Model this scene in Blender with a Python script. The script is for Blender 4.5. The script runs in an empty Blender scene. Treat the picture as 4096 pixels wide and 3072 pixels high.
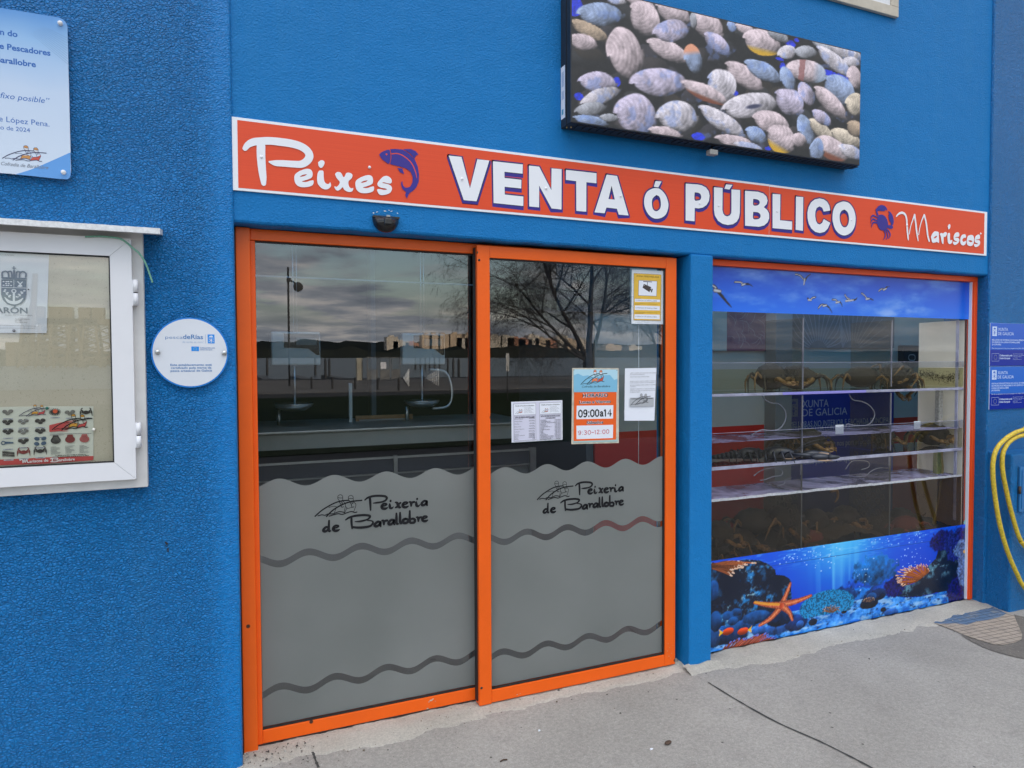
import bpy, bmesh, math, random
import numpy as np
from mathutils import Vector, Matrix, noise as mnoise
from mathutils.geometry import tessellate_polygon
R = math.radians
SC = bpy.context.scene
COL = SC.collection

# ------------------------------------------------------------------ camera
cam = bpy.data.objects.new('camera', bpy.data.cameras.new('camera'))
COL.objects.link(cam)
SC.camera = cam
cam.data.sensor_width = 36.0
cam.data.lens = 24.025
cam.data.clip_start = 0.05
cam.data.clip_end = 8000
_f = Vector((math.sin(R(22.965))*math.cos(R(-1.832)), math.cos(R(22.965))*math.cos(R(-1.832)), math.sin(R(-1.832))))
_r = Vector((math.cos(R(22.965)), -math.sin(R(22.965)), 0))
_u = _r.cross(_f)
_c, _s = math.cos(R(-0.2296)), math.sin(R(-0.2296))
_r, _u = _r*_c + _u*_s, _u*_c - _r*_s
cam.matrix_world = Matrix(((_r.x, _u.x, -_f.x, 0), (_r.y, _u.y, -_f.y, -2.96), (_r.z, _u.z, -_f.z, 1.645), (0, 0, 0, 1)))

# ------------------------------------------------------------------ sky, sun, exposure
EXPO = 1.57
SUN_EL, SUN_ROT = 15.0, 28.0
SKY = 0.1
SC.view_settings.view_transform = 'Standard'
SC.view_settings.look = 'None'
SC.view_settings.gamma = 1.0
SC.view_settings.exposure = EXPO
SC.cycles.max_bounces = 10
SC.cycles.transparent_max_bounces = 24
SC.cycles.caustics_reflective = False
SC.cycles.caustics_refractive = False
world = bpy.data.worlds.new('World')
SC.world = world
world.use_nodes = True
wn, wl = world.node_tree.nodes, world.node_tree.links
wn.clear()


def nd(tree, kind, **kw):
    n = tree.nodes.new(kind)
    for k, v in kw.items():
        if k.startswith('i_'):
            n.inputs[k[2:].replace('_', ' ')].default_value = v
        else:
            setattr(n, k, v)
    return n


def mth(tree, op, a, b=None, c=None, clamp=False):
    n = tree.nodes.new('ShaderNodeMath')
    n.operation = op
    n.use_clamp = clamp
    for i, v in enumerate((a, b, c)):
        if v is None:
            continue
        if isinstance(v, (int, float)):
            n.inputs[i].default_value = v
        else:
            tree.links.new(v, n.inputs[i])
    return n.outputs[0]


def mixc(tree, f, a, b, blend='MIX'):
    n = tree.nodes.new('ShaderNodeMix')
    n.data_type = 'RGBA'
    n.blend_type = blend
    for i, v in ((0, f), (6, a), (7, b)):
        if isinstance(v, (int, float)):
            n.inputs[i].default_value = v
        elif isinstance(v, tuple):
            n.inputs[i].default_value = v if len(v) == 4 else v + (1,)
        else:
            tree.links.new(v, n.inputs[i])
    return n.outputs[2]


def ramp(tree, f, *stops):
    n = tree.nodes.new('ShaderNodeValToRGB')
    e = n.color_ramp.elements
    while len(e) > len(stops):
        e.remove(e[-1])
    while len(e) < len(stops):
        e.new(1)
    for q, (p, c) in zip(e, stops):
        q.position = p
        q.color = (c if isinstance(c, tuple) else (c, c, c)) + (1,)
    tree.links.new(f, n.inputs[0])
    return n.outputs[0]


wt = world.node_tree
sky = nd(wt, 'ShaderNodeTexSky', sky_type='NISHITA', sun_disc=False, sun_elevation=R(SUN_EL), sun_rotation=R(SUN_ROT),
         air_density=1.0, dust_density=1.5, ozone_density=1.0)
tc = wn.new('ShaderNodeTexCoord')
sp = wn.new('ShaderNodeSeparateXYZ')
wl.new(tc.outputs['Generated'], sp.inputs[0])
zz = mth(wt, 'ADD', mth(wt, 'MAXIMUM', sp.outputs[2], 0.0), 0.10)
cb = wn.new('ShaderNodeCombineXYZ')
wl.new(mth(wt, 'DIVIDE', sp.outputs[0], zz), cb.inputs[0])
wl.new(mth(wt, 'DIVIDE', sp.outputs[1], zz), cb.inputs[1])
n1 = nd(wt, 'ShaderNodeTexNoise', i_Scale=0.75, i_Detail=7.0, i_Roughness=0.55, i_Distortion=0.4)
wl.new(cb.outputs[0], n1.inputs['Vector'])
n2 = nd(wt, 'ShaderNodeTexNoise', i_Scale=1.3, i_Detail=5.0, i_Roughness=0.6)
mp = wn.new('ShaderNodeMapping')
mp.inputs['Location'].default_value = (3.1, 7.7, 0)
wl.new(cb.outputs[0], mp.inputs[0])
wl.new(mp.outputs[0], n2.inputs['Vector'])
cover = ramp(wt, n1.outputs[0], (0.42, 0.0), (0.54, 1.0))
# the cloud closes up towards the horizon
cover = mth(wt, 'MAXIMUM', cover, mth(wt, 'MULTIPLY_ADD', sp.outputs[2], -14.0, 1.5, clamp=True))
tone = ramp(wt, n2.outputs[0], (0.36, (3.5, 3.85, 4.4)), (0.50, (5.4, 5.6, 6.0)), (0.63, (10.0, 9.3, 8.7)))
# the bank of cloud is brighter to the west (-x) than to the east
side = mth(wt, 'MULTIPLY_ADD', sp.outputs[0], -0.45, 1.0)
up = mth(wt, 'MULTIPLY_ADD', mth(wt, 'MAXIMUM', mth(wt, 'SUBTRACT', sp.outputs[2], 0.42), 0.0), 3.0, 0.74)
tone = mixc(wt, 1.0, tone, mth(wt, 'MULTIPLY', side, up), 'MULTIPLY')
skyc = mixc(wt, 1.0, sky.outputs[0], (1.25, 1.2, 1.15), 'MULTIPLY')
bgc = mixc(wt, cover, skyc, tone)
bg = nd(wt, 'ShaderNodeBackground', i_Strength=SKY)
wl.new(bgc, bg.inputs[0])
wo = wn.new('ShaderNodeOutputWorld')
wl.new(bg.outputs[0], wo.inputs[0])
sun = bpy.data.lights.new('sun', 'SUN')
sun.energy = 3.0
sun.angle = R(0.5)
sun.color = (1.0, 0.86, 0.68)
so = bpy.data.objects.new('sun', sun)
COL.objects.link(so)
sd = Vector((math.sin(R(SUN_ROT))*math.cos(R(SUN_EL)), math.cos(R(SUN_ROT))*math.cos(R(SUN_EL)), math.sin(R(SUN_EL))))
so.rotation_euler = sd.to_track_quat('Z', 'Y').to_euler()

# ------------------------------------------------------------------ helpers


def lin(c):
    c = c/255.0
    return c/12.92 if c <= 0.04045 else ((c+0.055)/1.055)**2.4


def rgb(r, g, b, k=1.0):
    return (lin(r)*k, lin(g)*k, lin(b)*k)


MATS = {}


def mat(name, col=None, rough=0.5, metal=0.0, spec=0.5, var=0.0, vscale=30.0, bump=0.0, bscale=200.0, emit=None, es=0.0, coat=0.0):
    if name in MATS:
        return MATS[name]
    m = bpy.data.materials.new(name)
    m.use_nodes = True
    t = m.node_tree
    p = t.nodes['Principled BSDF']
    p.inputs['Roughness'].default_value = rough
    p.inputs['Metallic'].default_value = metal
    p.inputs['Specular IOR Level'].default_value = spec
    p.inputs['Coat Weight'].default_value = coat
    p.inputs['Base Color'].default_value = tuple(col) + (1,)
    if var or bump:
        g = t.nodes.new('ShaderNodeTexCoord')
    if var:
        n = nd(t, 'ShaderNodeTexNoise', i_Scale=vscale, i_Detail=5.0, i_Roughness=0.65)
        t.links.new(g.outputs['Object'], n.inputs['Vector'])
        f = ramp(t, n.outputs[0], (0.3, 1.0-var), (0.7, 1.0+var*0.6))
        t.links.new(mixc(t, 1.0, tuple(col), f, 'MULTIPLY'), p.inputs['Base Color'])
    if bump:
        n = nd(t, 'ShaderNodeTexNoise', i_Scale=bscale, i_Detail=3.0)
        t.links.new(g.outputs['Object'], n.inputs['Vector'])
        b = nd(t, 'ShaderNodeBump', i_Strength=1.0, i_Distance=bump)
        t.links.new(n.outputs[0], b.inputs['Height'])
        t.links.new(b.outputs[0], p.inputs['Normal'])
    if emit:
        p.inputs['Emission Color'].default_value = tuple(emit) + (1,)
        p.inputs['Emission Strength'].default_value = es
    MATS[name] = m
    return m


class MB:
    """Collects faces with materials; build() links them as ONE mesh object."""

    def __init__(self):
        self.v, self.f, self.m, self.s, self.ms = [], [], [], [], []
        self.lay = 0.0

    def mi(self, m):
        if m not in self.ms:
            self.ms.append(m)
        return self.ms.index(m)

    def add(self, vs, fs, m, smooth=False):
        b = len(self.v)
        k = self.mi(m)
        self.v.extend([tuple(p) for p in vs])
        for q in fs:
            self.f.append(tuple(i+b for i in q))
            self.m.append(k)
            self.s.append(smooth)

    def box(self, x0, x1, y0, y1, z0, z1, m):
        v = [(x0, y0, z0), (x1, y0, z0), (x1, y1, z0), (x0, y1, z0), (x0, y0, z1), (x1, y0, z1), (x1, y1, z1), (x0, y1, z1)]
        self.add(v, [(0, 3, 2, 1), (4, 5, 6, 7), (0, 1, 5, 4), (1, 2, 6, 5), (2, 3, 7, 6), (3, 0, 4, 7)], m)

    def bbox(self, x0, x1, y0, y1, z0, z1, m, r=0.004, seg=2):
        bm = bmesh.new()
        bmesh.ops.create_cube(bm, size=1.0)
        for v in bm.verts:
            v.co = ((x0+x1)/2+v.co.x*(x1-x0), (y0+y1)/2+v.co.y*(y1-y0), (z0+z1)/2+v.co.z*(z1-z0))
        bmesh.ops.bevel(bm, geom=bm.edges[:], offset=r, segments=seg, affect='EDGES', profile=0.6)
        self.bm(bm, m)

    def bm(self, bm, m, smooth=False, mx=None):
        bm.verts.index_update()
        self.add([(mx @ v.co) if mx else v.co.copy() for v in bm.verts], [[v.index for v in f.verts] for f in bm.faces], m, smooth)
        bm.free()

    def quad(self, a, b, c, d, m):
        self.add([a, b, c, d], [(0, 1, 2, 3)], m)

    # flat artwork on a plane y = const that faces -y; every call lies a hair in front of the last one
    def step(self, y):
        self.lay += 0.000011
        return y - self.lay

    def poly(self, pts, y, m, holes=()):
        y = self.step(y)
        loops = [[Vector((p[0], p[1], 0)) for p in q] for q in (pts,)+tuple(holes)]
        tris = tessellate_polygon(loops)
        flat = [p for q in loops for p in q]
        out = []
        for t in tris:
            a, b, c = (flat[i] for i in t)
            cr = (b.x-a.x)*(c.y-a.y)-(b.y-a.y)*(c.x-a.x)
            out.append(tuple(t) if cr > 0 else (t[0], t[2], t[1]))
        self.add([(p.x, y, p.y) for p in flat], out, m)

    def rect(self, x0, z0, x1, z1, y, m):
        self.poly([(x0, z0), (x1, z0), (x1, z1), (x0, z1)], y, m)

    def disc(self, x, z, r, y, m, n=16, rz=None, rot=0.0):
        rz = rz or r
        c, s = math.cos(rot), math.sin(rot)
        self.poly([(x+r*math.cos(a)*c-rz*math.sin(a)*s, z+r*math.cos(a)*s+rz*math.sin(a)*c) for a in [2*math.pi*i/n for i in range(n)]], y, m)

    def rib(self, pts, w, y, m, taper=None, n=6, closed=False):
        """brush stroke through pts; an optional third value per point scales the width there"""
        y = self.step(y)
        P = smooth_line([(p[0], p[1], p[2] if len(p) > 2 else 1.0) for p in pts], n)
        L, Rr = [], []
        N = len(P)
        for i, p in enumerate(P):
            a, b = P[max(i-1, 0)], P[min(i+1, N-1)]
            dx, dz = b[0]-a[0], b[1]-a[1]
            q = math.hypot(dx, dz) or 1e-9
            h = w*p[2]/2
            if taper:
                t = i/(N-1)
                h *= taper[0]+(1-taper[0])*min(1, t*4) if t < .5 else taper[1]+(1-taper[1])*min(1, (1-t)*4)
            L.append((p[0]-dz/q*h, p[1]+dx/q*h))
            Rr.append((p[0]+dz/q*h, p[1]-dx/q*h))
        v = [(a[0], y, a[1]) for a in L]+[(a[0], y, a[1]) for a in Rr]
        fs = [(i, N+i, N+i+1, i+1) for i in range(N-1)]
        # round ends
        for e, sgn in ((0, 1), (N-1, -1)):
            p = P[e]
            h = math.hypot(L[e][0]-p[0], L[e][1]-p[1])
            a0 = math.atan2(L[e][1]-p[1], L[e][0]-p[0])
            b = len(v)
            arc = [(p[0]+h*math.cos(a0+sgn*math.pi*k/6), y, p[1]+h*math.sin(a0+sgn*math.pi*k/6)) for k in range(7)]
            v.extend(arc)
            fs.append(tuple(range(b, b+7)) if sgn > 0 else tuple(range(b+6, b-1, -1)))
        self.add(v, fs, m)

    def text(self, body, x0, z0, h, y, m, w=None, bold=0.0, shear=0.0, rot=0.0, align='L'):
        """h = height of a capital; w = overall width if it must fit; bold in fractions of the capital's height"""
        vs, fs, wid = glyphs(body, bold, shear)
        if not vs:
            return
        sx = h if w is None else w/wid
        y = self.step(y)
        off = {'L': 0, 'C': -0.5, 'R': -1}[align]*wid*sx
        c, s = math.cos(rot), math.sin(rot)
        o = []
        for a, b in vs:
            px, pz = a*sx+off, b*h
            o.append((x0+px*c-pz*s, y, z0+px*s+pz*c))
        self.add(o, fs, m)

    def tube(self, pts, rad, m, n=8, sub=1, caps=True, smooth=True, closed=False):
        P = [Vector(p[:3]) for p in pts]
        rr = [rad*(p[3] if len(p) > 3 else 1.0) for p in pts]
        if sub > 1:
            Q = smooth_line([(p.x, p.y, p.z, r) for p, r in zip(P, rr)], sub)
            P, rr = [Vector(q[:3]) for q in Q], [q[3] for q in Q]
        N = len(P)
        vs = []
        ref = None
        for i in range(N):
            d = (P[min(i+1, N-1)]-P[max(i-1, 0)]).normalized()
            if ref is None:
                ref = d.orthogonal().normalized()
            ref = (ref-d*ref.dot(d))
            ref = ref.normalized() if ref.length > 1e-6 else d.orthogonal().normalized()
            e = d.cross(ref)
            for k in range(n):
                a = 2*math.pi*k/n
                vs.append(P[i]+(ref*math.cos(a)+e*math.sin(a))*rr[i])
        fs = [(i*n+k, i*n+(k+1) % n, (i+1)*n+(k+1) % n, (i+1)*n+k) for i in range(N-1) for k in range(n)]
        if caps:
            fs += [tuple(range(n-1, -1, -1)), tuple((N-1)*n+k for k in range(n))]
        self.add(vs, fs, m, smooth)

    def lathe(self, prof, cx, cy, cz, m, n=24, axis='Z', smooth=True):
        vs, fs = [], []
        for r, h in prof:
            for k in range(n):
                a = 2*math.pi*k/n
                if axis == 'Z':
                    vs.append((cx+r*math.cos(a), cy+r*math.sin(a), cz+h))
                else:
                    vs.append((cx+r*math.cos(a), cy+h, cz+r*math.sin(a)))
        for i in range(len(prof)-1):
            for k in range(n):
                fs.append((i*n+k, i*n+(k+1) % n, (i+1)*n+(k+1) % n, (i+1)*n+k))
        self.add(vs, fs, m, smooth)

    def ell(self, c, r, m, mx=None, nu=14, nv=9, fn=None):
        vs, fs = [], []
        for i in range(nv+1):
            t = math.pi*i/nv
            for k in range(nu):
                a = 2*math.pi*k/nu
                d = Vector((math.sin(t)*math.cos(a), math.sin(t)*math.sin(a), math.cos(t)))
                q = fn(d) if fn else 1.0
                p = Vector((d.x*r[0]*q, d.y*r[1]*q, d.z*r[2]*q))
                if mx:
                    p = mx @ p
                vs.append(p+Vector(c))
        for i in range(nv):
            for k in range(nu):
                fs.append((i*nu+k, (i+1)*nu+k, (i+1)*nu+(k+1) % nu, i*nu+(k+1) % nu))
        self.add(vs, fs, m, True)

    def build(self, name, parent=None, origin=None):
        me = bpy.data.meshes.new(name)
        o0 = Vector(origin) if origin else Vector((0, 0, 0))
        me.from_pydata([Vector(p)-o0 for p in self.v], [], self.f)
        for m in self.ms:
            me.materials.append(m)
        me.polygons.foreach_set('material_index', self.m)
        me.polygons.foreach_set('use_smooth', self.s)
        me.validate()
        me.update()
        o = bpy.data.objects.new(name, me)
        COL.objects.link(o)
        o.location = o0
        if parent:
            o.parent = parent
            o.location = o0-parent.location if parent.parent is None else o0
        return o


def smooth_line(P, n):
    if n <= 1 or len(P) < 3:
        return P
    out = []
    for i in range(len(P)-1):
        p0, p1, p2, p3 = P[max(i-1, 0)], P[i], P[i+1], P[min(i+2, len(P)-1)]
        for k in range(n):
            t = k/n
            out.append(tuple(0.5*(2*b+(c-a)*t+(2*a-5*b+4*c-d)*t*t+(3*b-a-3*c+d)*t**3) for a, b, c, d in zip(p0, p1, p2, p3)))
    out.append(P[-1])
    return out


_GL = {}


def glyphs(body, bold, shear):
    key = (body, bold, shear)
    if key not in _GL:
        cu = bpy.data.curves.new('tmp', 'FONT')
        cu.body = body
        cu.size = 1.0
        cu.offset = bold*0.72
        cu.shear = shear
        cu.resolution_u = 3
        o = bpy.data.objects.new('tmp', cu)
        COL.objects.link(o)
        dg = bpy.context.evaluated_depsgraph_get()
        me = bpy.data.meshes.new_from_object(o.evaluated_get(dg))
        vs = [(v.co.x/0.72, v.co.y/0.72) for v in me.vertices]
        fs = [tuple(p.vertices) for p in me.polygons]
        # faces must look towards -y once (x, y) becomes (x, z)
        out = []
        for f in fs:
            a = sum(vs[f[i]][0]*vs[f[(i+1) % len(f)]][1]-vs[f[(i+1) % len(f)]][0]*vs[f[i]][1] for i in range(len(f)))
            out.append(f if a > 0 else f[::-1])
        x0 = min((v[0] for v in vs), default=0)
        wid = max((v[0] for v in vs), default=0)-x0
        bpy.data.objects.remove(o)
        bpy.data.curves.remove(cu)
        bpy.data.meshes.remove(me)
        _GL[key] = ([(a-x0, b) for a, b in vs], out, wid)
    return _GL[key]


def thing(name, label, cat, loc=(0, 0, 0), group=None):
    o = bpy.data.objects.new(name, None)
    o.empty_display_size = 0.1
    COL.objects.link(o)
    o.location = loc
    return tag(o, label, cat, group)


def tag(o, label, cat, group=None):
    o['label'] = label
    o['category'] = cat
    if group:
        o['group'] = group
    return o


def struct(o, kind='structure'):
    o['kind'] = kind
    return o


def copy_tree(o, parent=None):
    c = o.copy()
    COL.objects.link(c)
    if parent:
        c.parent = parent
    for ch in list(o.children):
        copy_tree(ch, c)
    return c

# ------------------------------------------------------------------ wall paints and ground materials


def wall_material(name, rough_cast):
    m = bpy.data.materials.new(name)
    m.use_nodes = True
    t = m.node_tree
    p = t.nodes['Principled BSDF']
    g = t.nodes.new('ShaderNodeTexCoord')
    big = nd(t, 'ShaderNodeTexNoise', i_Scale=0.9, i_Detail=4.0)
    t.links.new(g.outputs['Object'], big.inputs['Vector'])
    if rough_cast:
        base = mixc(t, big.outputs[0], (0.0, 0.152, 0.45), (0.001, 0.190, 0.53))
        wrp = nd(t, 'ShaderNodeTexNoise', i_Scale=55.0, i_Detail=2.0)
        t.links.new(g.outputs['Object'], wrp.inputs['Vector'])
        v3 = nd(t, 'ShaderNodeVectorMath', operation='SCALE')
        t.links.new(wrp.outputs['Color'], v3.inputs[0])
        v3.inputs['Scale'].default_value = 0.016
        v4 = nd(t, 'ShaderNodeVectorMath', operation='ADD')
        t.links.new(g.outputs['Object'], v4.inputs[0])
        t.links.new(v3.outputs[0], v4.inputs[1])
        mpv = t.nodes.new('ShaderNodeMapping')
        mpv.inputs['Scale'].default_value = (0.8, 1.0, 1.15)
        mpv.inputs['Rotation'].default_value = (0, R(20), 0)
        t.links.new(v4.outputs[0], mpv.inputs[0])
        ve = nd(t, 'ShaderNodeTexVoronoi', feature='DISTANCE_TO_EDGE', i_Scale=98.0, i_Randomness=1.0)
        vo = nd(t, 'ShaderNodeTexVoronoi', feature='F1', i_Scale=98.0, i_Randomness=1.0)
        for q in (ve, vo):
            t.links.new(mpv.outputs[0], q.inputs['Vector'])
        sepc = t.nodes.new('ShaderNodeSeparateColor')
        t.links.new(vo.outputs['Color'], sepc.inputs[0])
        chip = ramp(t, ve.outputs['Distance'], (0.0, 0.25), (0.12, 0.8), (0.3, 1.0))
        h1 = mth(t, 'MULTIPLY', chip, mth(t, 'MULTIPLY_ADD', sepc.outputs[0], 0.75, 0.4))
        nz = nd(t, 'ShaderNodeTexNoise', i_Scale=70.0, i_Detail=5.0, i_Roughness=0.6)
        t.links.new(g.outputs['Object'], nz.inputs['Vector'])
        h = mth(t, 'MULTIPLY_ADD', nz.outputs[0], 1.15, h1)
        # the cast is worked thinner in places, and nearly smooth along the trowelled corner by the door
        thin = ramp(t, big.outputs[0], (0.35, 0.7), (0.65, 1.1))
        sx = t.nodes.new('ShaderNodeSeparateXYZ')
        t.links.new(g.outputs['Object'], sx.inputs[0])
        edge = ramp(t, mth(t, 'MULTIPLY', mth(t, 'ABSOLUTE', mth(t, 'SUBTRACT', sx.outputs[0], 0.05)), 5.0, clamp=True), (0.25, 0.30), (0.75, 1.0))
        h = mth(t, 'MULTIPLY', h, mth(t, 'MULTIPLY', thin, edge))
        b = nd(t, 'ShaderNodeBump', i_Strength=1.0, i_Distance=0.0125)
        t.links.new(h, b.inputs['Height'])
        base = mixc(t, mth(t, 'MULTIPLY', sepc.outputs[1], 0.30), base, (0.008, 0.25, 0.62))
        p.inputs['Roughness'].default_value = 0.32
        p.inputs['Specular IOR Level'].default_value = 0.34
    else:
        base = mixc(t, big.outputs[0], (0.003, 0.160, 0.44), (0.006, 0.190, 0.50))
        nz = nd(t, 'ShaderNodeTexNoise', i_Scale=120.0, i_Detail=5.0, i_Roughness=0.55, i_Distortion=0.6)
        t.links.new(g.outputs['Object'], nz.inputs['Vector'])
        nl = nd(t, 'ShaderNodeTexNoise', i_Scale=7.0, i_Detail=3.0)
        t.links.new(g.outputs['Object'], nl.inputs['Vector'])
        h = mth(t, 'MULTIPLY_ADD', nl.outputs[0], 1.5, nz.outputs[0])
        b = nd(t, 'ShaderNodeBump', i_Strength=1.0, i_Distance=0.0055)
        t.links.new(h, b.inputs['Height'])
        p.inputs['Roughness'].default_value = 0.55
        p.inputs['Specular IOR Level'].default_value = 0.225
    t.links.new(b.outputs[0], p.inputs['Normal'])
    # weather marks: faint dusty drips and a few chips
    dn = nd(t, 'ShaderNodeTexNoise', i_Scale=1.0, i_Detail=6.0, i_Roughness=0.7)
    mp = t.nodes.new('ShaderNodeMapping')
    mp.inputs['Scale'].default_value = (9.0, 9.0, 0.9)
    t.links.new(g.outputs['Object'], mp.inputs[0])
    t.links.new(mp.outputs[0], dn.inputs['Vector'])
    f = ramp(t, dn.outputs[0], (0.50, 0.0), (0.75, 0.26))
    base = mixc(t, f, base, (0.03, 0.21, 0.45))
    t.links.new(base, p.inputs['Base Color'])
    MATS[name] = m
    return m


M_ROUGH = wall_material('rough_cast_blue_paint', True)
M_SMOOTH = wall_material('smooth_blue_paint', False)


def concrete(name, c0, c1, stain, bump=0.003, gscale=1.0, spec=0.25):
    m = bpy.data.materials.new(name)
    m.use_nodes = True
    t = m.node_tree
    p = t.nodes['Principled BSDF']
    g = t.nodes.new('ShaderNodeTexCoord')

    def nz(s, d=6.0, r=0.6):
        n = nd(t, 'ShaderNodeTexNoise', i_Scale=s*gscale, i_Detail=d, i_Roughness=r)
        t.links.new(g.outputs['Object'], n.inputs['Vector'])
        return n.outputs[0]
    base = mixc(t, ramp(t, nz(1.3, 8, 0.65), (0.35, 0.0), (0.65, 1.0)), c0, c1)
    base = mixc(t, ramp(t, nz(5.0, 8, 0.7), (0.52, 0.0), (0.76, 0.45)), base, stain)
    base = mixc(t, 0.6, base, ramp(t, nz(52.0, 4, 0.8), (0.30, 0.62), (0.70, 1.32)), 'MULTIPLY')
    base = mixc(t, 0.55, base, ramp(t, nz(160.0, 3, 0.8), (0.25, 0.45), (0.75, 1.5)), 'MULTIPLY')
    # pale specks and dark grit
    vo = nd(t, 'ShaderNodeTexVoronoi', i_Scale=26.0*gscale)
    t.links.new(g.outputs['Object'], vo.inputs['Vector'])
    base = mixc(t, ramp(t, vo.outputs['Distance'], (0.055, 0.7), (0.075, 0.0)), base, (0.5, 0.49, 0.47))
    vo2 = nd(t, 'ShaderNodeTexVoronoi', i_Scale=9.0*gscale)
    t.links.new(g.outputs['Object'], vo2.inputs['Vector'])
    base = mixc(t, ramp(t, vo2.outputs['Distance'], (0.04, 0.8), (0.06, 0.0)), base, (0.05, 0.045, 0.04))
    t.links.new(base, p.inputs['Base Color'])
    p.inputs['Roughness'].default_value = 0.9
    p.inputs['Specular IOR Level'].default_value = spec
    b = nd(t, 'ShaderNodeBump', i_Strength=0.8, i_Distance=bump)
    h = mth(t, 'MULTIPLY_ADD', nz(40.0, 5, 0.7), 0.6, nz(220.0, 3, 0.7))
    t.links.new(h, b.inputs['Height'])
    t.links.new(b.outputs[0], p.inputs['Normal'])
    MATS[name] = m
    return m


M_PAVE = concrete('pavement_concrete', (0.298, 0.278, 0.250), (0.366, 0.343, 0.310), (0.21, 0.198, 0.182))
M_CEMENT = concrete('threshold_cement', (0.43, 0.40, 0.345), (0.55, 0.515, 0.45), (0.33, 0.305, 0.265), 0.006, 2.0)
M_ASPH = concrete('asphalt', (0.045, 0.045, 0.047), (0.06, 0.06, 0.06), (0.035, 0.035, 0.037), 0.004, 1.0, 0.0)
M_QUAY = concrete('quay_concrete', (0.11, 0.105, 0.10), (0.15, 0.145, 0.14), (0.12, 0.115, 0.11), 0.004, 0.3, 0.0)


def orange_paint(name, c, spots):
    m = bpy.data.materials.new(name)
    m.use_nodes = True
    t = m.node_tree
    p = t.nodes['Principled BSDF']
    g = t.nodes.new('ShaderNodeTexCoord')
    vo = nd(t, 'ShaderNodeTexVoronoi', i_Scale=6.5)
    t.links.new(g.outputs['Object'], vo.inputs['Vector'])
    n = nd(t, 'ShaderNodeTexNoise', i_Scale=3.0, i_Detail=6.0, i_Roughness=0.7)
    t.links.new(g.outputs['Object'], n.inputs['Vector'])
    base = mixc(t, ramp(t, n.outputs[0], (0.4, 0.0), (0.7, 0.35)), c, tuple(0.72*q for q in c))
    if spots:
        base = mixc(t, ramp(t, vo.outputs['Distance'], (0.045, 1.0), (0.06, 0.0)), base, (0.06, 0.02, 0.01))
    t.links.new(base, p.inputs['Base Color'])
    p.inputs['Roughness'].default_value = 0.38
    p.inputs['Specular IOR Level'].default_value = 0.4
    b = nd(t, 'ShaderNodeBump', i_Strength=0.5, i_Distance=0.0006)
    n3 = nd(t, 'ShaderNodeTexNoise', i_Scale=140.0, i_Detail=2.0)
    t.links.new(g.outputs['Object'], n3.inputs['Vector'])
    t.links.new(n3.outputs[0], b.inputs['Height'])
    t.links.new(b.outputs[0], p.inputs['Normal'])
    MATS[name] = m
    return m


M_ORANGE = orange_paint('orange_door_paint', (0.87, 0.118, 0.004), True)
M_ORANGE2 = orange_paint('orange_tank_paint', (0.90, 0.085, 0.008), False)
M_BLACK = mat('black_rubber', (0.012, 0.012, 0.013), 0.6)
M_STEEL = mat('brushed_steel', (0.52, 0.52, 0.51), 0.34, 1.0, var=0.15, vscale=12)
M_WHITE = mat('white_lacquer', rgb(226, 225, 226), 0.35, var=0.05, vscale=6)
M_PAPER = mat('white_paper', rgb(226, 228, 236), 0.7, spec=0.2)
M_INK = mat('black_ink', (0.012, 0.012, 0.014), 0.6, spec=0.2)
M_GREYINK = mat('grey_ink', (0.16, 0.16, 0.17), 0.7, spec=0.2)


def glass_material(name, tint=(0.93, 0.95, 0.94), refl=1.9, ior=1.5):
    m = bpy.data.materials.new(name)
    m.use_nodes = True
    t = m.node_tree
    t.nodes.clear()
    tr = nd(t, 'ShaderNodeBsdfTransparent', i_Color=tint+(1,))
    gl = nd(t, 'ShaderNodeBsdfGlossy', i_Roughness=0.0, i_Color=(0.95, 0.97, 1, 1))
    fr = nd(t, 'ShaderNodeFresnel', i_IOR=ior)
    geo = t.nodes.new('ShaderNodeNewGeometry')
    front = mth(t, 'SUBTRACT', 1.0, geo.outputs['Backfacing'])
    f = mth(t, 'MULTIPLY', mth(t, 'MULTIPLY', fr.outputs[0], refl, clamp=True), front)
    mx = t.nodes.new('ShaderNodeMixShader')
    t.links.new(f, mx.inputs[0])
    t.links.new(tr.outputs[0], mx.inputs[1])
    t.links.new(gl.outputs[0], mx.inputs[2])
    o = t.nodes.new('ShaderNodeOutputMaterial')
    t.links.new(mx.outputs[0], o.inputs[0])
    MATS[name] = m
    return m


M_GLASS = glass_material('window_glass', (0.95, 0.965, 0.96), 3.4, 1.52)
M_TANKGLASS = glass_material('tank_glass', (0.97, 0.975, 0.97), 1.0, 1.5)
M_BOARDGLASS = glass_material('notice_glass', (0.95, 0.96, 0.95), 2.6, 1.5)
M_ACRYL = glass_material('clear_acrylic', (0.86, 0.87, 0.90), 1.6, 1.49)


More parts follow.
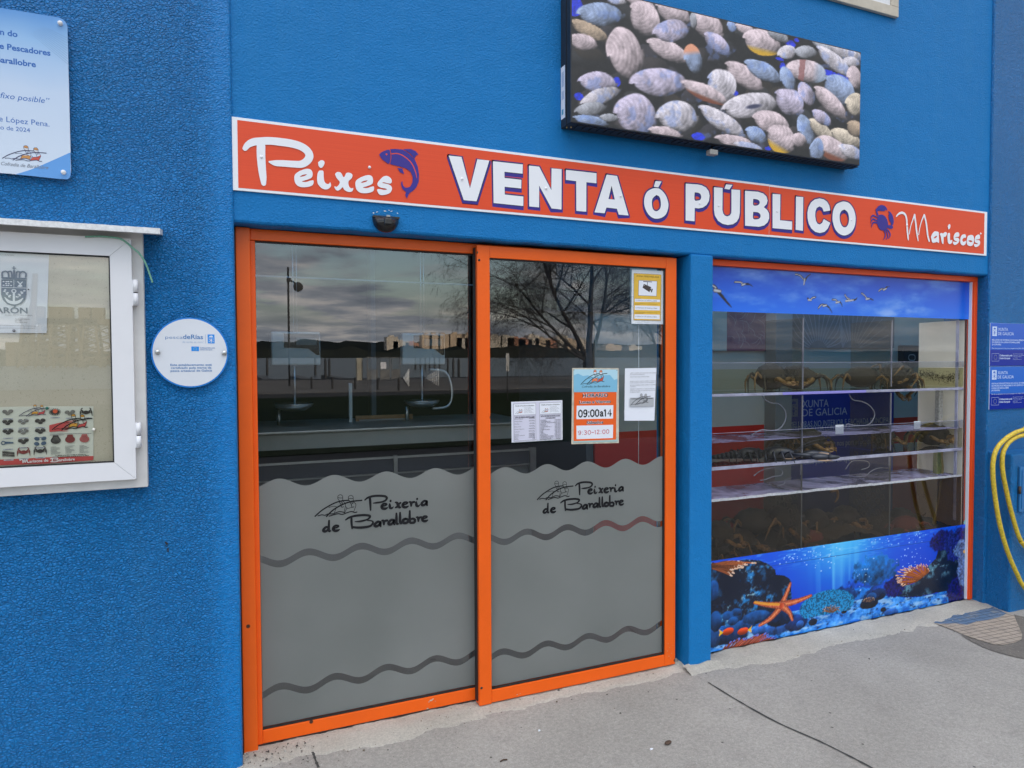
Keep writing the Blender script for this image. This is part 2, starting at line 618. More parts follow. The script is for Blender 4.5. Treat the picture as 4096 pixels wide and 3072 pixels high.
def film_material(name):
    m = bpy.data.materials.new(name)
    m.use_nodes = True
    t = m.node_tree
    t.nodes.clear()
    df = nd(t, 'ShaderNodeBsdfDiffuse', i_Color=(0.262, 0.276, 0.264, 1))
    tl = nd(t, 'ShaderNodeBsdfTranslucent', i_Color=(0.62, 0.63, 0.61, 1))
    g = t.nodes.new('ShaderNodeTexCoord')
    n = nd(t, 'ShaderNodeTexNoise', i_Scale=2.2, i_Detail=5.0, i_Roughness=0.55)
    t.links.new(g.outputs['Object'], n.inputs['Vector'])
    t.links.new(mixc(t, ramp(t, n.outputs[0], (0.3, 0.0), (0.7, 1.0)), (0.255, 0.268, 0.256), (0.318, 0.330, 0.318)), df.inputs['Color'])
    mx = nd(t, 'ShaderNodeMixShader', i_Fac=0.42)
    t.links.new(df.outputs[0], mx.inputs[1])
    t.links.new(tl.outputs[0], mx.inputs[2])
    o = t.nodes.new('ShaderNodeOutputMaterial')
    t.links.new(mx.outputs[0], o.inputs[0])
    MATS[name] = m
    return m


M_FILM = film_material('frosted_film')

# ------------------------------------------------------------------ the shop building
bld = thing('shop_building', 'blue painted fish shop with rough cast walls around a smooth recessed shop front', 'building', (2.4, 0, 0))
b = MB()
# smooth wall above the openings, with a hand-finished lower arris
N = 90
xs = [0.052+(4.684-0.052)*i/N for i in range(N+1)]
random.seed(4)
low = [2.207+0.0035*mnoise.noise(Vector((x*9, 3.3, 0)))+0.0025*mnoise.noise(Vector((x*31, 1.3, 0))) for x in xs]
prof = [(0.0, 7.0), (0.0, 0.012), (0.004, 0.004), (0.012, 0.0), (0.30, 0.0)]   # (y, height above the arris)
vs = []
for i, x in enumerate(xs):
    for j, (y, dz) in enumerate(prof):
        vs.append((x, y, dz if j == 0 else low[i]+dz))
np_ = len(prof)
b.add(vs, [(i*np_+j, i*np_+j+1, (i+1)*np_+j+1, (i+1)*np_+j) for i in range(N) for j in range(np_-1)], M_SMOOTH, False)
b.build('upper_wall', bld)


def rough_panel(x0, x1, edge_x):
    b = MB()
    b.box(x0, x1, -0.014, 0.30, -0.2, 7.0, M_ROUGH)
    o = b.build('rough_cast_wall', bld)
    md = o.modifiers.new('b', 'BEVEL')
    md.width = 0.012
    md.segments = 3
    return o


rough_panel(-7.0, 0.052, 0.052).data
rough_panel(4.684, 12.0, 4.684)
b = MB()
b.bbox(2.272, 2.418, -0.012, 0.30, -0.05, 2.2085, M_SMOOTH, 0.012, 3)
b.build('door_pillar', bld)
b = MB()
M_PLASTER = mat('grey_plaster', rgb(176, 175, 172), 0.8, var=0.08, vscale=2)
M_REDWALL = mat('red_dado', rgb(218, 40, 28), 0.55, var=0.08, vscale=4)
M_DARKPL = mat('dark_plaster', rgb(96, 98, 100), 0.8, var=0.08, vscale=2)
# room: back wall in two heights (red below, grey above), side walls, ceiling, floor
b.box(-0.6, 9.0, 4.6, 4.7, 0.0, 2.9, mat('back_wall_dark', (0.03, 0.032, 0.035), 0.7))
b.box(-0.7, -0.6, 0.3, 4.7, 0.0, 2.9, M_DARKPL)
b.box(9.0, 9.1, 0.3, 4.7, 0.0, 2.9, M_PLASTER)
# ceiling with unseen openings, added to let sky light into the shop
b.box(-0.7, 9.1, 0.3, 0.45, 2.9, 2.95, M_PLASTER)
b.box(-0.7, 9.1, 1.58, 4.7, 2.9, 2.95, M_PLASTER)
b.box(-0.7, -0.2, 0.451, 1.579, 2.9, 2.95, M_PLASTER)
b.box(-0.199, 1.499, 1.05, 1.579, 2.9, 2.95, M_PLASTER)
b.box(1.5, 2.65, 0.451, 1.579, 2.9, 2.95, M_PLASTER)
b.box(7.5, 9.1, 0.451, 1.579, 2.9, 2.95, M_PLASTER)
b.box(-0.6, 0.06, 0.3, 0.34, 0.0, 2.9, M_PLASTER)
b.build('interior_wall', bld)
b = MB()
b.box(-0.7, 9.1, 0.16, 4.7, -0.06, 0.012, mat('floor_tile', rgb(120, 118, 114), 0.4, var=0.1, vscale=5))
b.build('interior_floor', bld)
b = MB()
b.box(-7, 12, 4.85, 10, 3.1, 3.2, M_PLASTER)  # unseen rear block, kept low so more sky reaches the ceiling openings
b.box(-7, 12, 4.71, 4.84, 0, 3.1, M_PLASTER)
b.box(-7, 12, 9.9, 10, 0, 3.09, M_PLASTER)
b.box(-7, -6.9, 0.31, 9.9, 0, 3.09, M_PLASTER)
b.box(11.9, 12, 0.31, 9.9, 0, 3.09, M_PLASTER)
b.build('roof', bld)
# electricity meter plinth built against the wall at the right
b = MB()
b.bbox(4.70, 6.4, -0.166, -0.002, -0.05, 1.035, M_ROUGH, 0.018, 3)
o = b.build('wall_plinth', bld)

# old rust stain and nail hole on the left wall
b = MB()
random.seed(77)
M_STAIN = mat('rust_stain', (0.018, 0.020, 0.022), 0.9)
for x, z in [(-0.2118,0.9518),(-0.2106,0.9441),(-0.2134,0.9384),(-0.2095,0.9343),(-0.2069,0.9272),(-0.2083,0.9221),(-0.2031,0.9193),(-0.2058,0.9151),(-0.2106,0.9471),(-0.2043,0.9247)]:
    r = random.uniform(.0025, .0055)
    b.disc(x+random.uniform(-.002, .002), z, r, -0.0150, M_STAIN, 7, r*random.uniform(.5, .9), random.uniform(0, 3))
b.build('stain', bld)
# ------------------------------------------------------------------ ground
b = MB()
b.box(-400, 400, -50, 300, -6, -0.03, M_ASPH)
struct(b.build('ground'))
b = MB()
b.box(-9, 14, -5.2, 0.30, -0.2, 0.0, M_PAVE)
# joint and cracks: thin dark grooves lying on the slab
def groove(pts, w, m):
    P = smooth_line(pts, 6)
    vs = []
    for i, p in enumerate(P):
        a, c = P[max(i-1, 0)], P[min(i+1, len(P)-1)]
        d = math.hypot(c[0]-a[0], c[1]-a[1])
        j = 0.6+0.8*random.random()
        nx, ny = -(c[1]-a[1])/d*w*j/2, (c[0]-a[0])/d*w*j/2
        vs += [(p[0]+nx, p[1]+ny, 0.003), (p[0]-nx, p[1]-ny, 0.003)]
    b.add(vs, [(2*i, 2*i+1, 2*i+3, 2*i+2) for i in range(len(P)-1)], m)
M_CRACK = mat('groove_dirt', (0.05, 0.048, 0.045), 0.95)
j = [(2.2649,-0.175),(2.2743,-0.4021),(2.2989,-0.6153),(2.3506,-0.8029),(2.38,-0.9654),(2.3919,-1.0741)]
j.append((2*j[-1][0]-j[-2][0], 2*j[-1][1]-j[-2][1]))
groove(j, 0.009, M_CRACK)
groove([(0.3027,0.0782),(0.313,0.032),(0.3259,-0.0262),(0.3292,-0.0856),(0.3339,-0.1421)], 0.010, M_CRACK)
groove([(4.515,0.1),(4.4381,-0.0109),(4.3876,-0.0807),(4.3481,-0.1519)], 0.008, M_CRACK)
struct(b.build('pavement'))
# uneven pale cement fillet along the foot of the shop front
b = MB()
random.seed(9)
def fillet(x0, x1, yb, wid, hgt, n=150, rows=9):
    vs = []
    for i in range(n+1):
        x = x0+(x1-x0)*i/n
        w = wid*(1+0.28*mnoise.noise(Vector((x*2.3, 0, 4)))+0.22*mnoise.noise(Vector((x*9, 2, 4)))+0.1*mnoise.noise(Vector((x*33, 2, 7))))
        for j in range(rows+1):
            t = j/rows
            z = hgt*(1-t**1.6)*(1+0.5*mnoise.noise(Vector((x*13, t*4, 1.5))))+0.0035*mnoise.noise(Vector((x*60, t*9, 0)))*(1-t)
            vs.append((x, yb-w*t, max(z, 0.0)+0.0025*(1-t)-(0.004 if j == rows else 0)))
    k = rows+1
    b.add(vs, [(i*k+j, i*k+j+1, (i+1)*k+j+1, (i+1)*k+j) for i in range(n) for j in range(rows)], M_CEMENT, True)
fillet(0.03, 1.10, 0.10, 0.165, 0.010)
fillet(1.10, 2.27, 0.10, 0.14, 0.012)
fillet(2.418, 4.75, 0.075, 0.20, 0.014)
fillet(2.235, 2.46, -0.005, 0.085, 0.02, 40)
struct(b.build('pavement_edge'))

# small patch of ribbed paving tiles by the plinth, partly overpainted in blue
def tile_material(name, base, worn):
    m = bpy.data.materials.new(name)
    m.use_nodes = True
    t = m.node_tree
    p = t.nodes['Principled BSDF']
    g = t.nodes.new('ShaderNodeTexCoord')
    mp = t.nodes.new('ShaderNodeMapping')
    mp.inputs['Rotation'].default_value = (0, 0, R(4))
    t.links.new(g.outputs['Object'], mp.inputs[0])
    br = nd(t, 'ShaderNodeTexBrick', offset=0.0, i_Scale=1.0, i_Mortar_Size=0.0028, i_Mortar_Smooth=0.4, i_Brick_Width=0.075, i_Row_Height=0.036)
    t.links.new(mp.outputs[0], br.inputs['Vector'])
    n = nd(t, 'ShaderNodeTexNoise', i_Scale=14.0, i_Detail=7.0, i_Roughness=0.75)
    t.links.new(g.outputs['Object'], n.inputs['Vector'])
    c = mixc(t, ramp(t, n.outputs[0], (0.5, 0.0), (0.62, 1.0)), base, worn)
    c = mixc(t, br.outputs['Fac'], c, tuple(0.45*q for q in base))
    t.links.new(c, p.inputs['Base Color'])
    p.inputs['Roughness'].default_value = 0.8
    bp = nd(t, 'ShaderNodeBump', i_Strength=1.0, i_Distance=0.004, invert=True)
    t.links.new(mth(t, 'ADD', br.outputs['Fac'], mth(t, 'MULTIPLY', n.outputs[0], 0.3)), bp.inputs['Height'])
    t.links.new(bp.outputs[0], p.inputs['Normal'])
    MATS[name] = m
    return m
b = MB()
def flat(pts, z, m):
    tr = tessellate_polygon([[Vector((p[0], p[1], 0)) for p in pts]])
    fs = []
    for t in tr:
        a, c, d = (pts[i] for i in t)
        fs.append(t if (c[0]-a[0])*(d[1]-a[1])-(c[1]-a[1])*(d[0]-a[0]) > 0 else (t[0], t[2], t[1]))
    b.add([(p[0], p[1], z) for p in pts], fs, m)
tl_b = [(4.1043,-0.0114),(4.2108,-0.0011),(4.3329,0.0184),(4.4814,0.0134),(4.7181,0.0278),(4.7078,-0.0086),(4.6904,-0.0779),(4.6496,-0.1783),(4.5544,-0.1994),(4.4321,-0.2016),(4.3376,-0.1877),(4.2296,-0.2022),(4.1854,-0.1564),(4.0928,-0.124),(4.0633,-0.0762)]
tl_g = [(4.0633,-0.0762),(4.0928,-0.124),(4.1854,-0.1564),(4.2296,-0.2022),(4.3376,-0.1877),(4.4321,-0.2016),(4.5544,-0.1994),(4.6496,-0.1783),(4.6661,-0.2142),(4.5272,-0.3188),(4.3774,-0.4324),(4.3069,-0.4695),(4.2197,-0.488),(4.1206,-0.4817),(4.0797,-0.457),(4.0624,-0.3914),(4.0558,-0.3167),(4.0685,-0.2355),(4.0733,-0.1473)]
flat(tl_b, 0.005, tile_material('blue_overpainted_tile', (0.085, 0.15, 0.25), (0.20, 0.22, 0.24)))
flat(tl_g, 0.005, tile_material('buff_tile', (0.36, 0.30, 0.24), (0.27, 0.23, 0.19)))
struct(b.build('paving_tiles'))
b = MB()
ap = [(4.68,-0.206),(4.5402,-0.3111),(4.3895,-0.4253),(4.3039,-0.4729),(4.2107,-0.4933),(4.1159,-0.4887),(4.071,-0.4624),(4.0537,-0.397),(4.0469,-0.3226),(4.046,-0.2782),(4.0062,-0.367),(3.9845,-0.4497),(3.9843,-0.5162),(4.0035,-0.5849),(4.032,-0.6435),(4.0376,-0.7471),(4.5363,-0.5502),(4.7232,-0.3231)]
flat(ap, 0.0035, concrete('dirty_asphalt_patch', (0.15, 0.135, 0.12), (0.20, 0.18, 0.155), (0.10, 0.095, 0.08), 0.006))
struct(b.build('pavement_patch'))
# crumbs of mortar, grit and dust gathered along the foot of the shop front
b = MB()
random.seed(50)
M_GRIT = [mat('grit_dark', (0.06, 0.055, 0.05), 0.95), mat('grit_pale', (0.42, 0.40, 0.36), 0.95), mat('grit_brown', (0.12, 0.085, 0.055), 0.95)]
for k in range(420):
    x = random.choice((random.uniform(0.05, 2.3), random.uniform(2.4, 4.9), random.uniform(0.03, 0.35)))
    y = 0.07-abs(random.gauss(0, .13)) if x < 2.27 else 0.05-abs(random.gauss(0, .16))
    r = random.uniform(.0012, .0045)*(1 if random.random() < .85 else 1.8)
    z = .004+.008*max(0, 1-abs(y-.05)/.12)
    a = random.uniform(0, 6.28)
    v = [(x+r*math.cos(a+q*2.1)*random.uniform(.7, 1.3), y+r*math.sin(a+q*2.1)*random.uniform(.7, 1.3), z) for q in range(3)]+[(x, y, z+r*.9)]
    b.add(v, [(0, 2, 1), (0, 1, 3), (1, 2, 3), (2, 0, 3)], M_GRIT[0 if k % 3 == 0 else (1 if k % 3 == 1 else 2)])
o = b.build('grit')
o['kind'] = 'stuff'
o['label'] = 'loose grit and mortar crumbs gathered along the foot of the shop front'
o['category'] = 'grit'
# a few dead leaves and chips of litter
for k, (x, y, lab) in enumerate([p + (q,) for p, q in zip([(1.7384,-0.5612),(1.6492,-0.567),(1.2751,-0.246),(1.0416,-0.3986)], ('curled brown dead leaf on the grey pavement', 'small white paper scrap beside the dead leaf', 'tiny white chip on the pavement before the door', 'thin dark twig lying on the pavement in front'))]):
    b = MB()
    if k == 0:
        b.ell((x, y, 0.008), (0.019, 0.012, 0.006), mat('leaf_brown', (0.07, 0.04, 0.025), 0.8), nu=10, nv=6, fn=lambda d: 1+0.35*d.x*d.y)
    elif k < 3:
        b.ell((x, y, 0.003), (0.009 if k == 1 else 0.006, 0.006, 0.004), M_PAPER, nu=7, nv=4, fn=lambda d: 1+0.3*math.sin(9*d.x))
    else:
        b.tube([(x-0.015, y, 0.004), (x, y+0.004, 0.006), (x+0.016, y+0.001, 0.004)], 0.003, mat('leaf_brown', (0.07, 0.04, 0.025), 0.8), n=5)
    tag(b.build(('dead_leaf', 'paper_scrap', 'stone_chip', 'twig')[k]), lab, ('leaf', 'paper', 'chip', 'twig')[k])

# ------------------------------------------------------------------ sliding door: fixed frame, back leaf, front leaf
fr = thing('door_frame', 'orange painted fixed frame around the sliding shop door', 'door frame', (1.15, 0.1, 0))
b = MB()
b.bbox(0.058, 0.114, 0.072, 0.150, 0.0, 2.204, M_ORANGE, 0.003)
b.build('jamb', fr)
b = MB()
b.bbox(0.1145, 1.62, 0.090, 0.150, 2.157, 2.204, M_ORANGE, 0.003)
b.bbox(1.62, 2.236, 0.094, 0.150, 2.157, 2.204, M_ORANGE, 0.003)
b.build('head', fr)
b = MB()
b.box(0.0530, 0.0575, 0.06, 0.16, 0.0, 2.2, M_BLACK)
b.build('seal', fr)
b = MB()
b.box(2.19, 2.2715, 0.118, 0.16, 0.0, 2.204, M_BLACK)
b.box(2.2188, 2.224, 0.070, 0.085, 0.02, 2.19, M_BLACK)
b.build('seal', fr)


def wave(x, z, lam, x0, amp):
    return z+amp*math.cos(2*math.pi*(x-x0)/lam)


def film(x0, x1, z0, yg, waves, parent):
    """frosted sheet cut by two clear wavy bands; every row is (z, wavelength, crest x)"""
    b = MB()
    n = 110
    X = [x0+(x1-x0)*i/n for i in range(n+1)]
    (zt, lt, ct), (zm, lm, cm), (zb, lb, cb_) = waves
    A, h = 0.0192, 0.0155
    top = [wave(x, zt, lt, ct, A) for x in X]
    m1 = [wave(x, zm, lm, cm, A) for x in X]
    b1 = [wave(x, zb, lb, cb_, A) for x in X]
    for lo, hi in (([z+h for z in m1], top), ([z+h for z in b1], [z-h for z in m1]), ([z0]*(n+1), [z-h for z in b1])):
        vs = []
        for d in (0, 0.0006):
            vs += [(x, yg-0.0012+d-(z-1.1165)*0.0048, z) for x, z in zip(X, lo)]+[(x, yg-0.0012+d-(z-1.1165)*0.0048, z) for x, z in zip(X, hi)]
        k = n+1
        fs = []
        for i in range(n):
            fs += [(i, i+1, k+i+1, k+i), (2*k+i, 3*k+i, 3*k+i+1, 2*k+i+1), (i, 2*k+i, 2*k+i+1, i+1), (k+i, k+i+1, 3*k+i+1, 3*k+i)]
        fs += [(0, k, 3*k, 2*k), (n, 2*k+n, 3*k+n, k+n)]
        b.add(vs, fs, M_FILM)
    return b.build('frosted_film', parent)


def pane(b, x0, x1, z0, z1, y, t=0.008, tilt=0.0048):
    """glass sheet leaning very slightly outwards at the top, as hung doors do"""
    f = lambda z: y-(z-(z0+z1)/2)*tilt
    v = [(x0, f(z0), z0), (x1, f(z0), z0), (x1, f(z0)+t, z0), (x0, f(z0)+t, z0), (x0, f(z1), z1), (x1, f(z1), z1), (x1, f(z1)+t, z1), (x0, f(z1)+t, z1)]
    b.add(v, [(0, 3, 2, 1), (4, 5, 6, 7), (0, 1, 5, 4), (1, 2, 6, 5), (2, 3, 7, 6), (3, 0, 4, 7)], M_GLASS)


def boat_logo(b, S, y, line, fills=None, w=1.0):
    """the two rowers in their boat, drawn in the frame S(u, v) -> (x, z); u, v as read on the left door leaf"""
    T = lambda s: [S(*p) for p in s]
    k = abs(S(1, 0)[0]-S(0, 0)[0])
    if fills:
        o_, r_, w_ = fills
        b.poly(T([(430, 480), (470, 400), (590, 375), (625, 390), (600, 470), (520, 455)]), y, o_)
        b.poly(T([(650, 405), (730, 380), (790, 330), (795, 360), (760, 455), (700, 452), (610, 478)]), y, r_)
        for (hx, hy) in ((540, 225), (715, 232)):
            b.disc(*S(hx, hy+8), 42*k, y, w_, rz=48*k)
            b.poly(T([(hx-42, hy), (hx-30, hy-38), (hx+8, hy-52), (hx+34, hy-38), (hx+42, hy)]), y, o_)
    sw = 9*k*w
    b.rib(T([(130, 532), (230, 440), (350, 362), (460, 305), (560, 275), (680, 262)]), 22*k*w, y, line)
    b.rib(T([(312, 535), (400, 445), (500, 375), (620, 315), (740, 280), (895, 262)]), 24*k*w, y, line)
    b.rib(T([(175, 525), (235, 508), (290, 515), (330, 495), (420, 490), (520, 455), (610, 470)]), 16*k*w, y, line)
    b.rib(T([(355, 530), (420, 510), (500, 490), (570, 500), (640, 475), (720, 452), (775, 468), (812, 460)]), 18*k*w, y, line)
    for hx, hy in ((540, 222), (713, 230)):
        b.rib(T([(hx-42, hy), (hx-35, hy-32), (hx+5, hy-52), (hx+36, hy-30), (hx+40, hy+5), (hx+38, hy+38), (hx+20, hy+58), (hx-12, hy+50), (hx-38, hy+22), (hx-42, hy)]), sw, y, line)
        b.rib(T([(hx-40, hy-2), (hx, hy+4), (hx+40, hy+2)]), sw, y, line, n=3)
    b.rib(T([(590, 280), (620, 320), (620, 370), (600, 460)]), sw, y, line)
    b.rib(T([(765, 290), (795, 330), (790, 370), (758, 455)]), sw, y, line)
    b.rib(T([(350, 385), (430, 365), (480, 378), (460, 420), (440, 480)]), sw, y, line)
    b.rib(T([(620, 370), (648, 385), (640, 405), (610, 470)]), sw, y, line)
    b.rib(T([(648, 405), (720, 385), (735, 378)]), sw, y, line, n=3)
    for dx in (0, 172):
        b.rib(T([(525+dx, 295), (548+dx, 330), (560+dx, 378), (592+dx, 372)]), sw*1.3, y, line)
        b.rib(T([(555+dx, 290), (570+dx, 322), (582+dx, 290)]), sw, y, line, n=3)


# brush lettering of the shop: centre lines with a width factor, in the same drawing frame
SCRIPT = {
    'P': [[(948, 255, .6), (1000, 215, .9), (1090, 188, 1), (1200, 180, 1), (1290, 188, 1), (1322, 215, 1), (1300, 258, .9), (1240, 285, .8), (1150, 300, .8), (1088, 308, .4)],
          [(1030, 205, .9), (1036, 260, 1.1), (1040, 340, 1), (1042, 428, .7)]],
    'e': [[(1240, 362, .5), (1285, 350, .7), (1318, 330, .8), (1305, 315, .8), (1265, 320, 1), (1238, 350, 1.2), (1236, 380, 1.3), (1262, 402, 1.2), (1300, 400, 1.1), (1332, 384, .6)]],
    'i': [[(1372, 318, .7), (1372, 350, 1.2), (1380, 385, 1.2), (1408, 392, .9), (1434, 368, .4)], [(1388, 262, .9), (1386, 276, .8)]],
    'x': [[(1472, 292, .7), (1500, 300, 1.1), (1520, 345, 1.3), (1545, 378, 1.1), (1566, 372, .5)], [(1560, 300, .9), (1535, 318, 1), (1505, 362, 1.1), (1472, 382, .7)]],
    'r': [[(0, 20, .6), (22, 22, 1), (34, 45, 1.2), (34, 85, .8)], [(36, 52, 1), (56, 26, 1), (88, 20, 1)]],
    'a': [[(100, 28, .9), (60, 22, 1), (22, 50, 1.1), (10, 80, 1.2), (32, 95, 1.1), (72, 78, 1), (100, 36, .9), (96, 70, 1.1), (104, 95, .8)]],
    'l': [[(8, -85, .8), (8, -20, 1.1), (8, 65, 1.1), (26, 90, .9), (38, 80, .5)]],
    'o': [[(50, 25, 1), (16, 45, 1.2), (12, 80, 1.2), (50, 92, 1.1), (88, 72, 1.1), (90, 40, 1), (50, 25, 1)]],
    'b': [[(10, -100, .8), (8, -20, 1), (10, 75, 1.1)], [(10, 40, .9), (60, 24, 1), (92, 45, 1.1), (80, 85, 1.1), (20, 90, 1)]],
    'd': [[(100, 36, .9), (60, 22, 1), (22, 50, 1.1), (10, 80, 1.2), (32, 95, 1.1), (72, 78, 1), (100, 40, .9)], [(104, -85, .8), (100, -10, 1), (98, 70, 1.1), (112, 92, .9), (130, 78, .4)]],
    'B': [[(625, 592, .6), (680, 555, .9), (780, 525, 1), (920, 512, 1), (1015, 520, 1), (1030, 545, 1), (985, 585, .7), (880, 615, .8), (780, 622, .4)],
          [(720, 565, .9), (720, 640, 1), (730, 735, .8)], [(980, 600, .5), (1060, 612, .6), (1080, 645, .9), (1030, 700, 1), (900, 722, 1.1), (800, 722, 1), (730, 712, .9)]],
}


def script_word(b, S, y, m, items, w=39):
    k = abs(S(1, 0)[0]-S(0, 0)[0])
    for ch, dx, dy, sc in items:
        for st in SCRIPT[ch]:
            b.rib([S(dx+p[0]*sc, dy+p[1]*sc)+((p[2],) if len(p) > 2 else (1,)) for p in st], w*k*sc, y, m)


PEIXERIA = [('P', 0, 0, 1), ('e', 0, 0, 1), ('i', 0, 0, 1), ('x', 0, 0, 1), ('e', 365, -28, 1), ('r', 1712, 262, 1.05), ('i', 468, -38, 1), ('a', 1925, 238, 1.05),
            ('d', 248, 690, 1.0), ('e', -815, 372, 1), ('B', 0, 0, 1), ('a', 1100, 602, 1.08), ('r', 1232, 584, 1.05), ('a', 1338, 570, 1.08), ('l', 1478, 572, 1.05), ('l', 1542, 560, 1.05),
            ('o', 1590, 548, 1.1), ('b', 1712, 548, 1.08), ('r', 1838, 528, 1.05), ('e', 712, 215, 1)]


def leaf_lettering(parent, S, y):
    b = MB()
    boat_logo(b, S, y, M_INK)
    script_word(b, S, y, M_INK, PEIXERIA)
    b.build('lettering', parent)


# drawing frame on the left leaf: true-to-scale axes fitted to where the lettering stands
_e0, _e1 = ((0.361,0.975)), ((0.8716,0.9919))
def make_S(a, c, pa, pc, zs=None):
    """affine frame: drawing points a, c land on pa, pc (x, z); level base line"""
    sx = (pc[0]-pa[0])/(c[0]-a[0])
    sz = zs if zs else sx
    def S(u, v, a=a, pa=pa):
        return (pa[0]+(u-a[0])*sx, pa[1]-((v+DRIFT*(u-a[0]))-a[1])*sz)
    return S
DRIFT = 0.092
lf1 = thing('sliding_door_leaf', 'left glazed leaf of the orange sliding door, behind the other leaf', 'door', (0.63, 0.11, 0))
b = MB()
b.bbox(0.1145, 0.134, 0.100, 0.136, 0.018, 2.156, M_ORANGE, 0.002)
b.build('stile', lf1)
b = MB()
b.bbox(0.1345, 1.150, 0.098, 0.136, 0.020, 0.077, M_ORANGE, 0.003)
b.build('bottom_rail', lf1)
b = MB()
b.box(0.134, 1.15, 0.104, 0.112, 0.0775, 0.084, M_BLACK)
b.build('gasket', lf1)
b = MB()
b.box(0.134, 1.15, 0.104, 0.112, 2.149, 2.1565, M_BLACK)
b.build('gasket', lf1)
b = MB()
pane(b, 0.135, 1.15, 0.078, 2.155, 0.112)
b.build('glass', lf1)
film(0.136, 1.15, 0.085, 0.112, ((1.1315, 0.2315, 0.214), (0.8015, 0.2290, 0.331), (0.2285, 0.2310, 0.2095)), lf1)
_q = (((0.5975,1.0443)), ((0.5968,0.9791)))
Z1 = (_q[0][1]-_q[1][1])/245
S1 = make_S((120, 532), (2045, 300), _e0, _e1, Z1)
leaf_lettering(lf1, S1, 0.1106)

lf2 = thing('sliding_door_leaf', 'right glazed leaf of the orange sliding door, in front and carrying the notices', 'door', (1.67, 0.06, 0))
b = MB()
b.bbox(1.098, 1.1605, 0.040, 0.088, 0.014, 2.190, M_ORANGE, 0.003)
b.build('stile', lf2)
b = MB()
b.bbox(2.1530, 2.2185, 0.040, 0.088, 0.018, 2.190, M_ORANGE, 0.003)
b.build('stile', lf2)
b = MB()
b.bbox(1.1610, 2.1525, 0.041, 0.087, 2.134, 2.190, M_ORANGE, 0.003)
b.build('top_rail', lf2)
b = MB()
b.bbox(1.1610, 2.1525, 0.041, 0.087, 0.018, 0.078, M_ORANGE, 0.003)
b.build('bottom_rail', lf2)
b = MB()
b.box(1.161, 2.152, 0.048, 0.060, 0.0785, 0.084, M_BLACK)
b.box(1.161, 2.152, 0.048, 0.060, 2.128, 2.1335, M_BLACK)
b.box(2.1465, 2.1525, 0.048, 0.060, 0.084, 2.128, M_BLACK)
b.box(1.161, 1.164, 0.050, 0.060, 0.084, 2.128, M_BLACK)
b.build('gasket', lf2)
b = MB()
b.box(1.094, 1.0978, 0.060, 0.092, 0.03, 2.18, M_BLACK)
b.build('brush_seal', lf2)
b = MB()
pane(b, 1.161, 2.152, 0.079, 2.133, 0.061)
b.build('glass', lf2)
film(1.162, 2.151, 0.085, 0.061, ((1.1225, 0.2250, 1.240), (0.7985, 0.2215, 1.354), (0.2265, 0.2360, 1.224)), lf2)
_g0, _g1 = ((1.4098,0.9715)), ((1.9057,0.9916))
S2 = make_S((120, 532), (2045, 300), _g0, _g1, Z1*(_g1[0]-_g0[0])/(_e1[0]-_e0[0]))
leaf_lettering(lf2, S2, 0.0596)
for z in (0.10, 2.12):
    b = MB()
    b.lathe([(0.0, -0.0005), (0.006, -0.0005), (0.006, 0.002)], 1.108, 0.0398, z, M_BLACK, 12, 'Y')
    b.build('screw', lf2)

# ------------------------------------------------------------------ orange frame and glass of the seafood tank window
tw = thing('tank_window', 'fixed shop window of the seafood tank in a thin orange frame', 'window', (3.55, 0.08, 0))
b = MB()
b.bbox(2.42, 4.682, 0.062, 0.115, 2.170, 2.204, M_ORANGE2, 0.003)
b.bbox(4.640, 4.682, 0.062, 0.115, 0.020, 2.1695, M_ORANGE2, 0.003)
b.bbox(4.6405, 4.652, 0.056, 0.0615, 0.020, 2.1690, M_ORANGE2, 0.002)
b.build('frame', tw)
b = MB()
b.box(4.6345, 4.6395, 0.070, 0.09, 0.02, 2.168, M_PAPER)
b.build('bead', tw)
b = MB()
b.box(2.42, 4.639, 0.088, 0.098, 0.014, 2.169, M_TANKGLASS)
b.build('glass', tw)

# worn spots: paint chips on the door rails and stiles
M_CHIP = mat('bare_chip', (0.55, 0.42, 0.32), 0.7)
random.seed(15)
for lf, yc, spots in ((lf1, 0.0974, [(0.8759,0.0603,9),(0.8849,0.0647,6),(0.867,0.0551,5),(0.8596,0.025,7),(0.8974,0.0525,3)]), (lf2, 0.0394, [(2.172,0.1363,3),(2.1819,0.1138,3),(2.1672,0.0976,4),(2.1944,0.0805,3),(2.1772,0.0678,4),(2.2005,0.1211,2),(2.1883,0.0554,3),(1.5391,0.0127,8),(1.5584,0.0129,5),(1.2918,0.0321,4),(1.3071,0.0348,3)])):
    b = MB()
    for x, z, r in spots:
        r *= .00075
        n = 9
        b.poly([(x+r*(.6+.6*random.random())*math.cos(2*math.pi*k/n), z+r*(.4+.5*random.random())*math.sin(2*math.pi*k/n)) for k in range(n)], yc, M_CHIP)
    b.build('stain', lf)

# ------------------------------------------------------------------ what stands opposite the shop (seen in the panes)
b = MB()
M_WATER = bpy.data.materials.new('water')
M_WATER.use_nodes = True
_t = M_WATER.node_tree
_p = _t.nodes['Principled BSDF']
_p.inputs['Base Color'].default_value = (0.025, 0.03, 0.034, 1)
_p.inputs['Roughness'].default_value = 0.3
_p.inputs['Specular IOR Level'].default_value = 0.16
_n = nd(_t, 'ShaderNodeTexNoise', i_Scale=0.9, i_Detail=4.0)
_g = _t.nodes.new('ShaderNodeTexCoord')
_m = _t.nodes.new('ShaderNodeMapping')
_m.inputs['Scale'].default_value = (0.5, 2.0, 1)
_t.links.new(_g.outputs['Object'], _m.inputs[0])
_t.links.new(_m.outputs[0], _n.inputs['Vector'])
_b = nd(_t, 'ShaderNodeBump', i_Strength=0.6, i_Distance=0.3)
_t.links.new(_n.outputs[0], _b.inputs['Height'])
_t.links.new(_b.outputs[0], _p.inputs['Normal'])
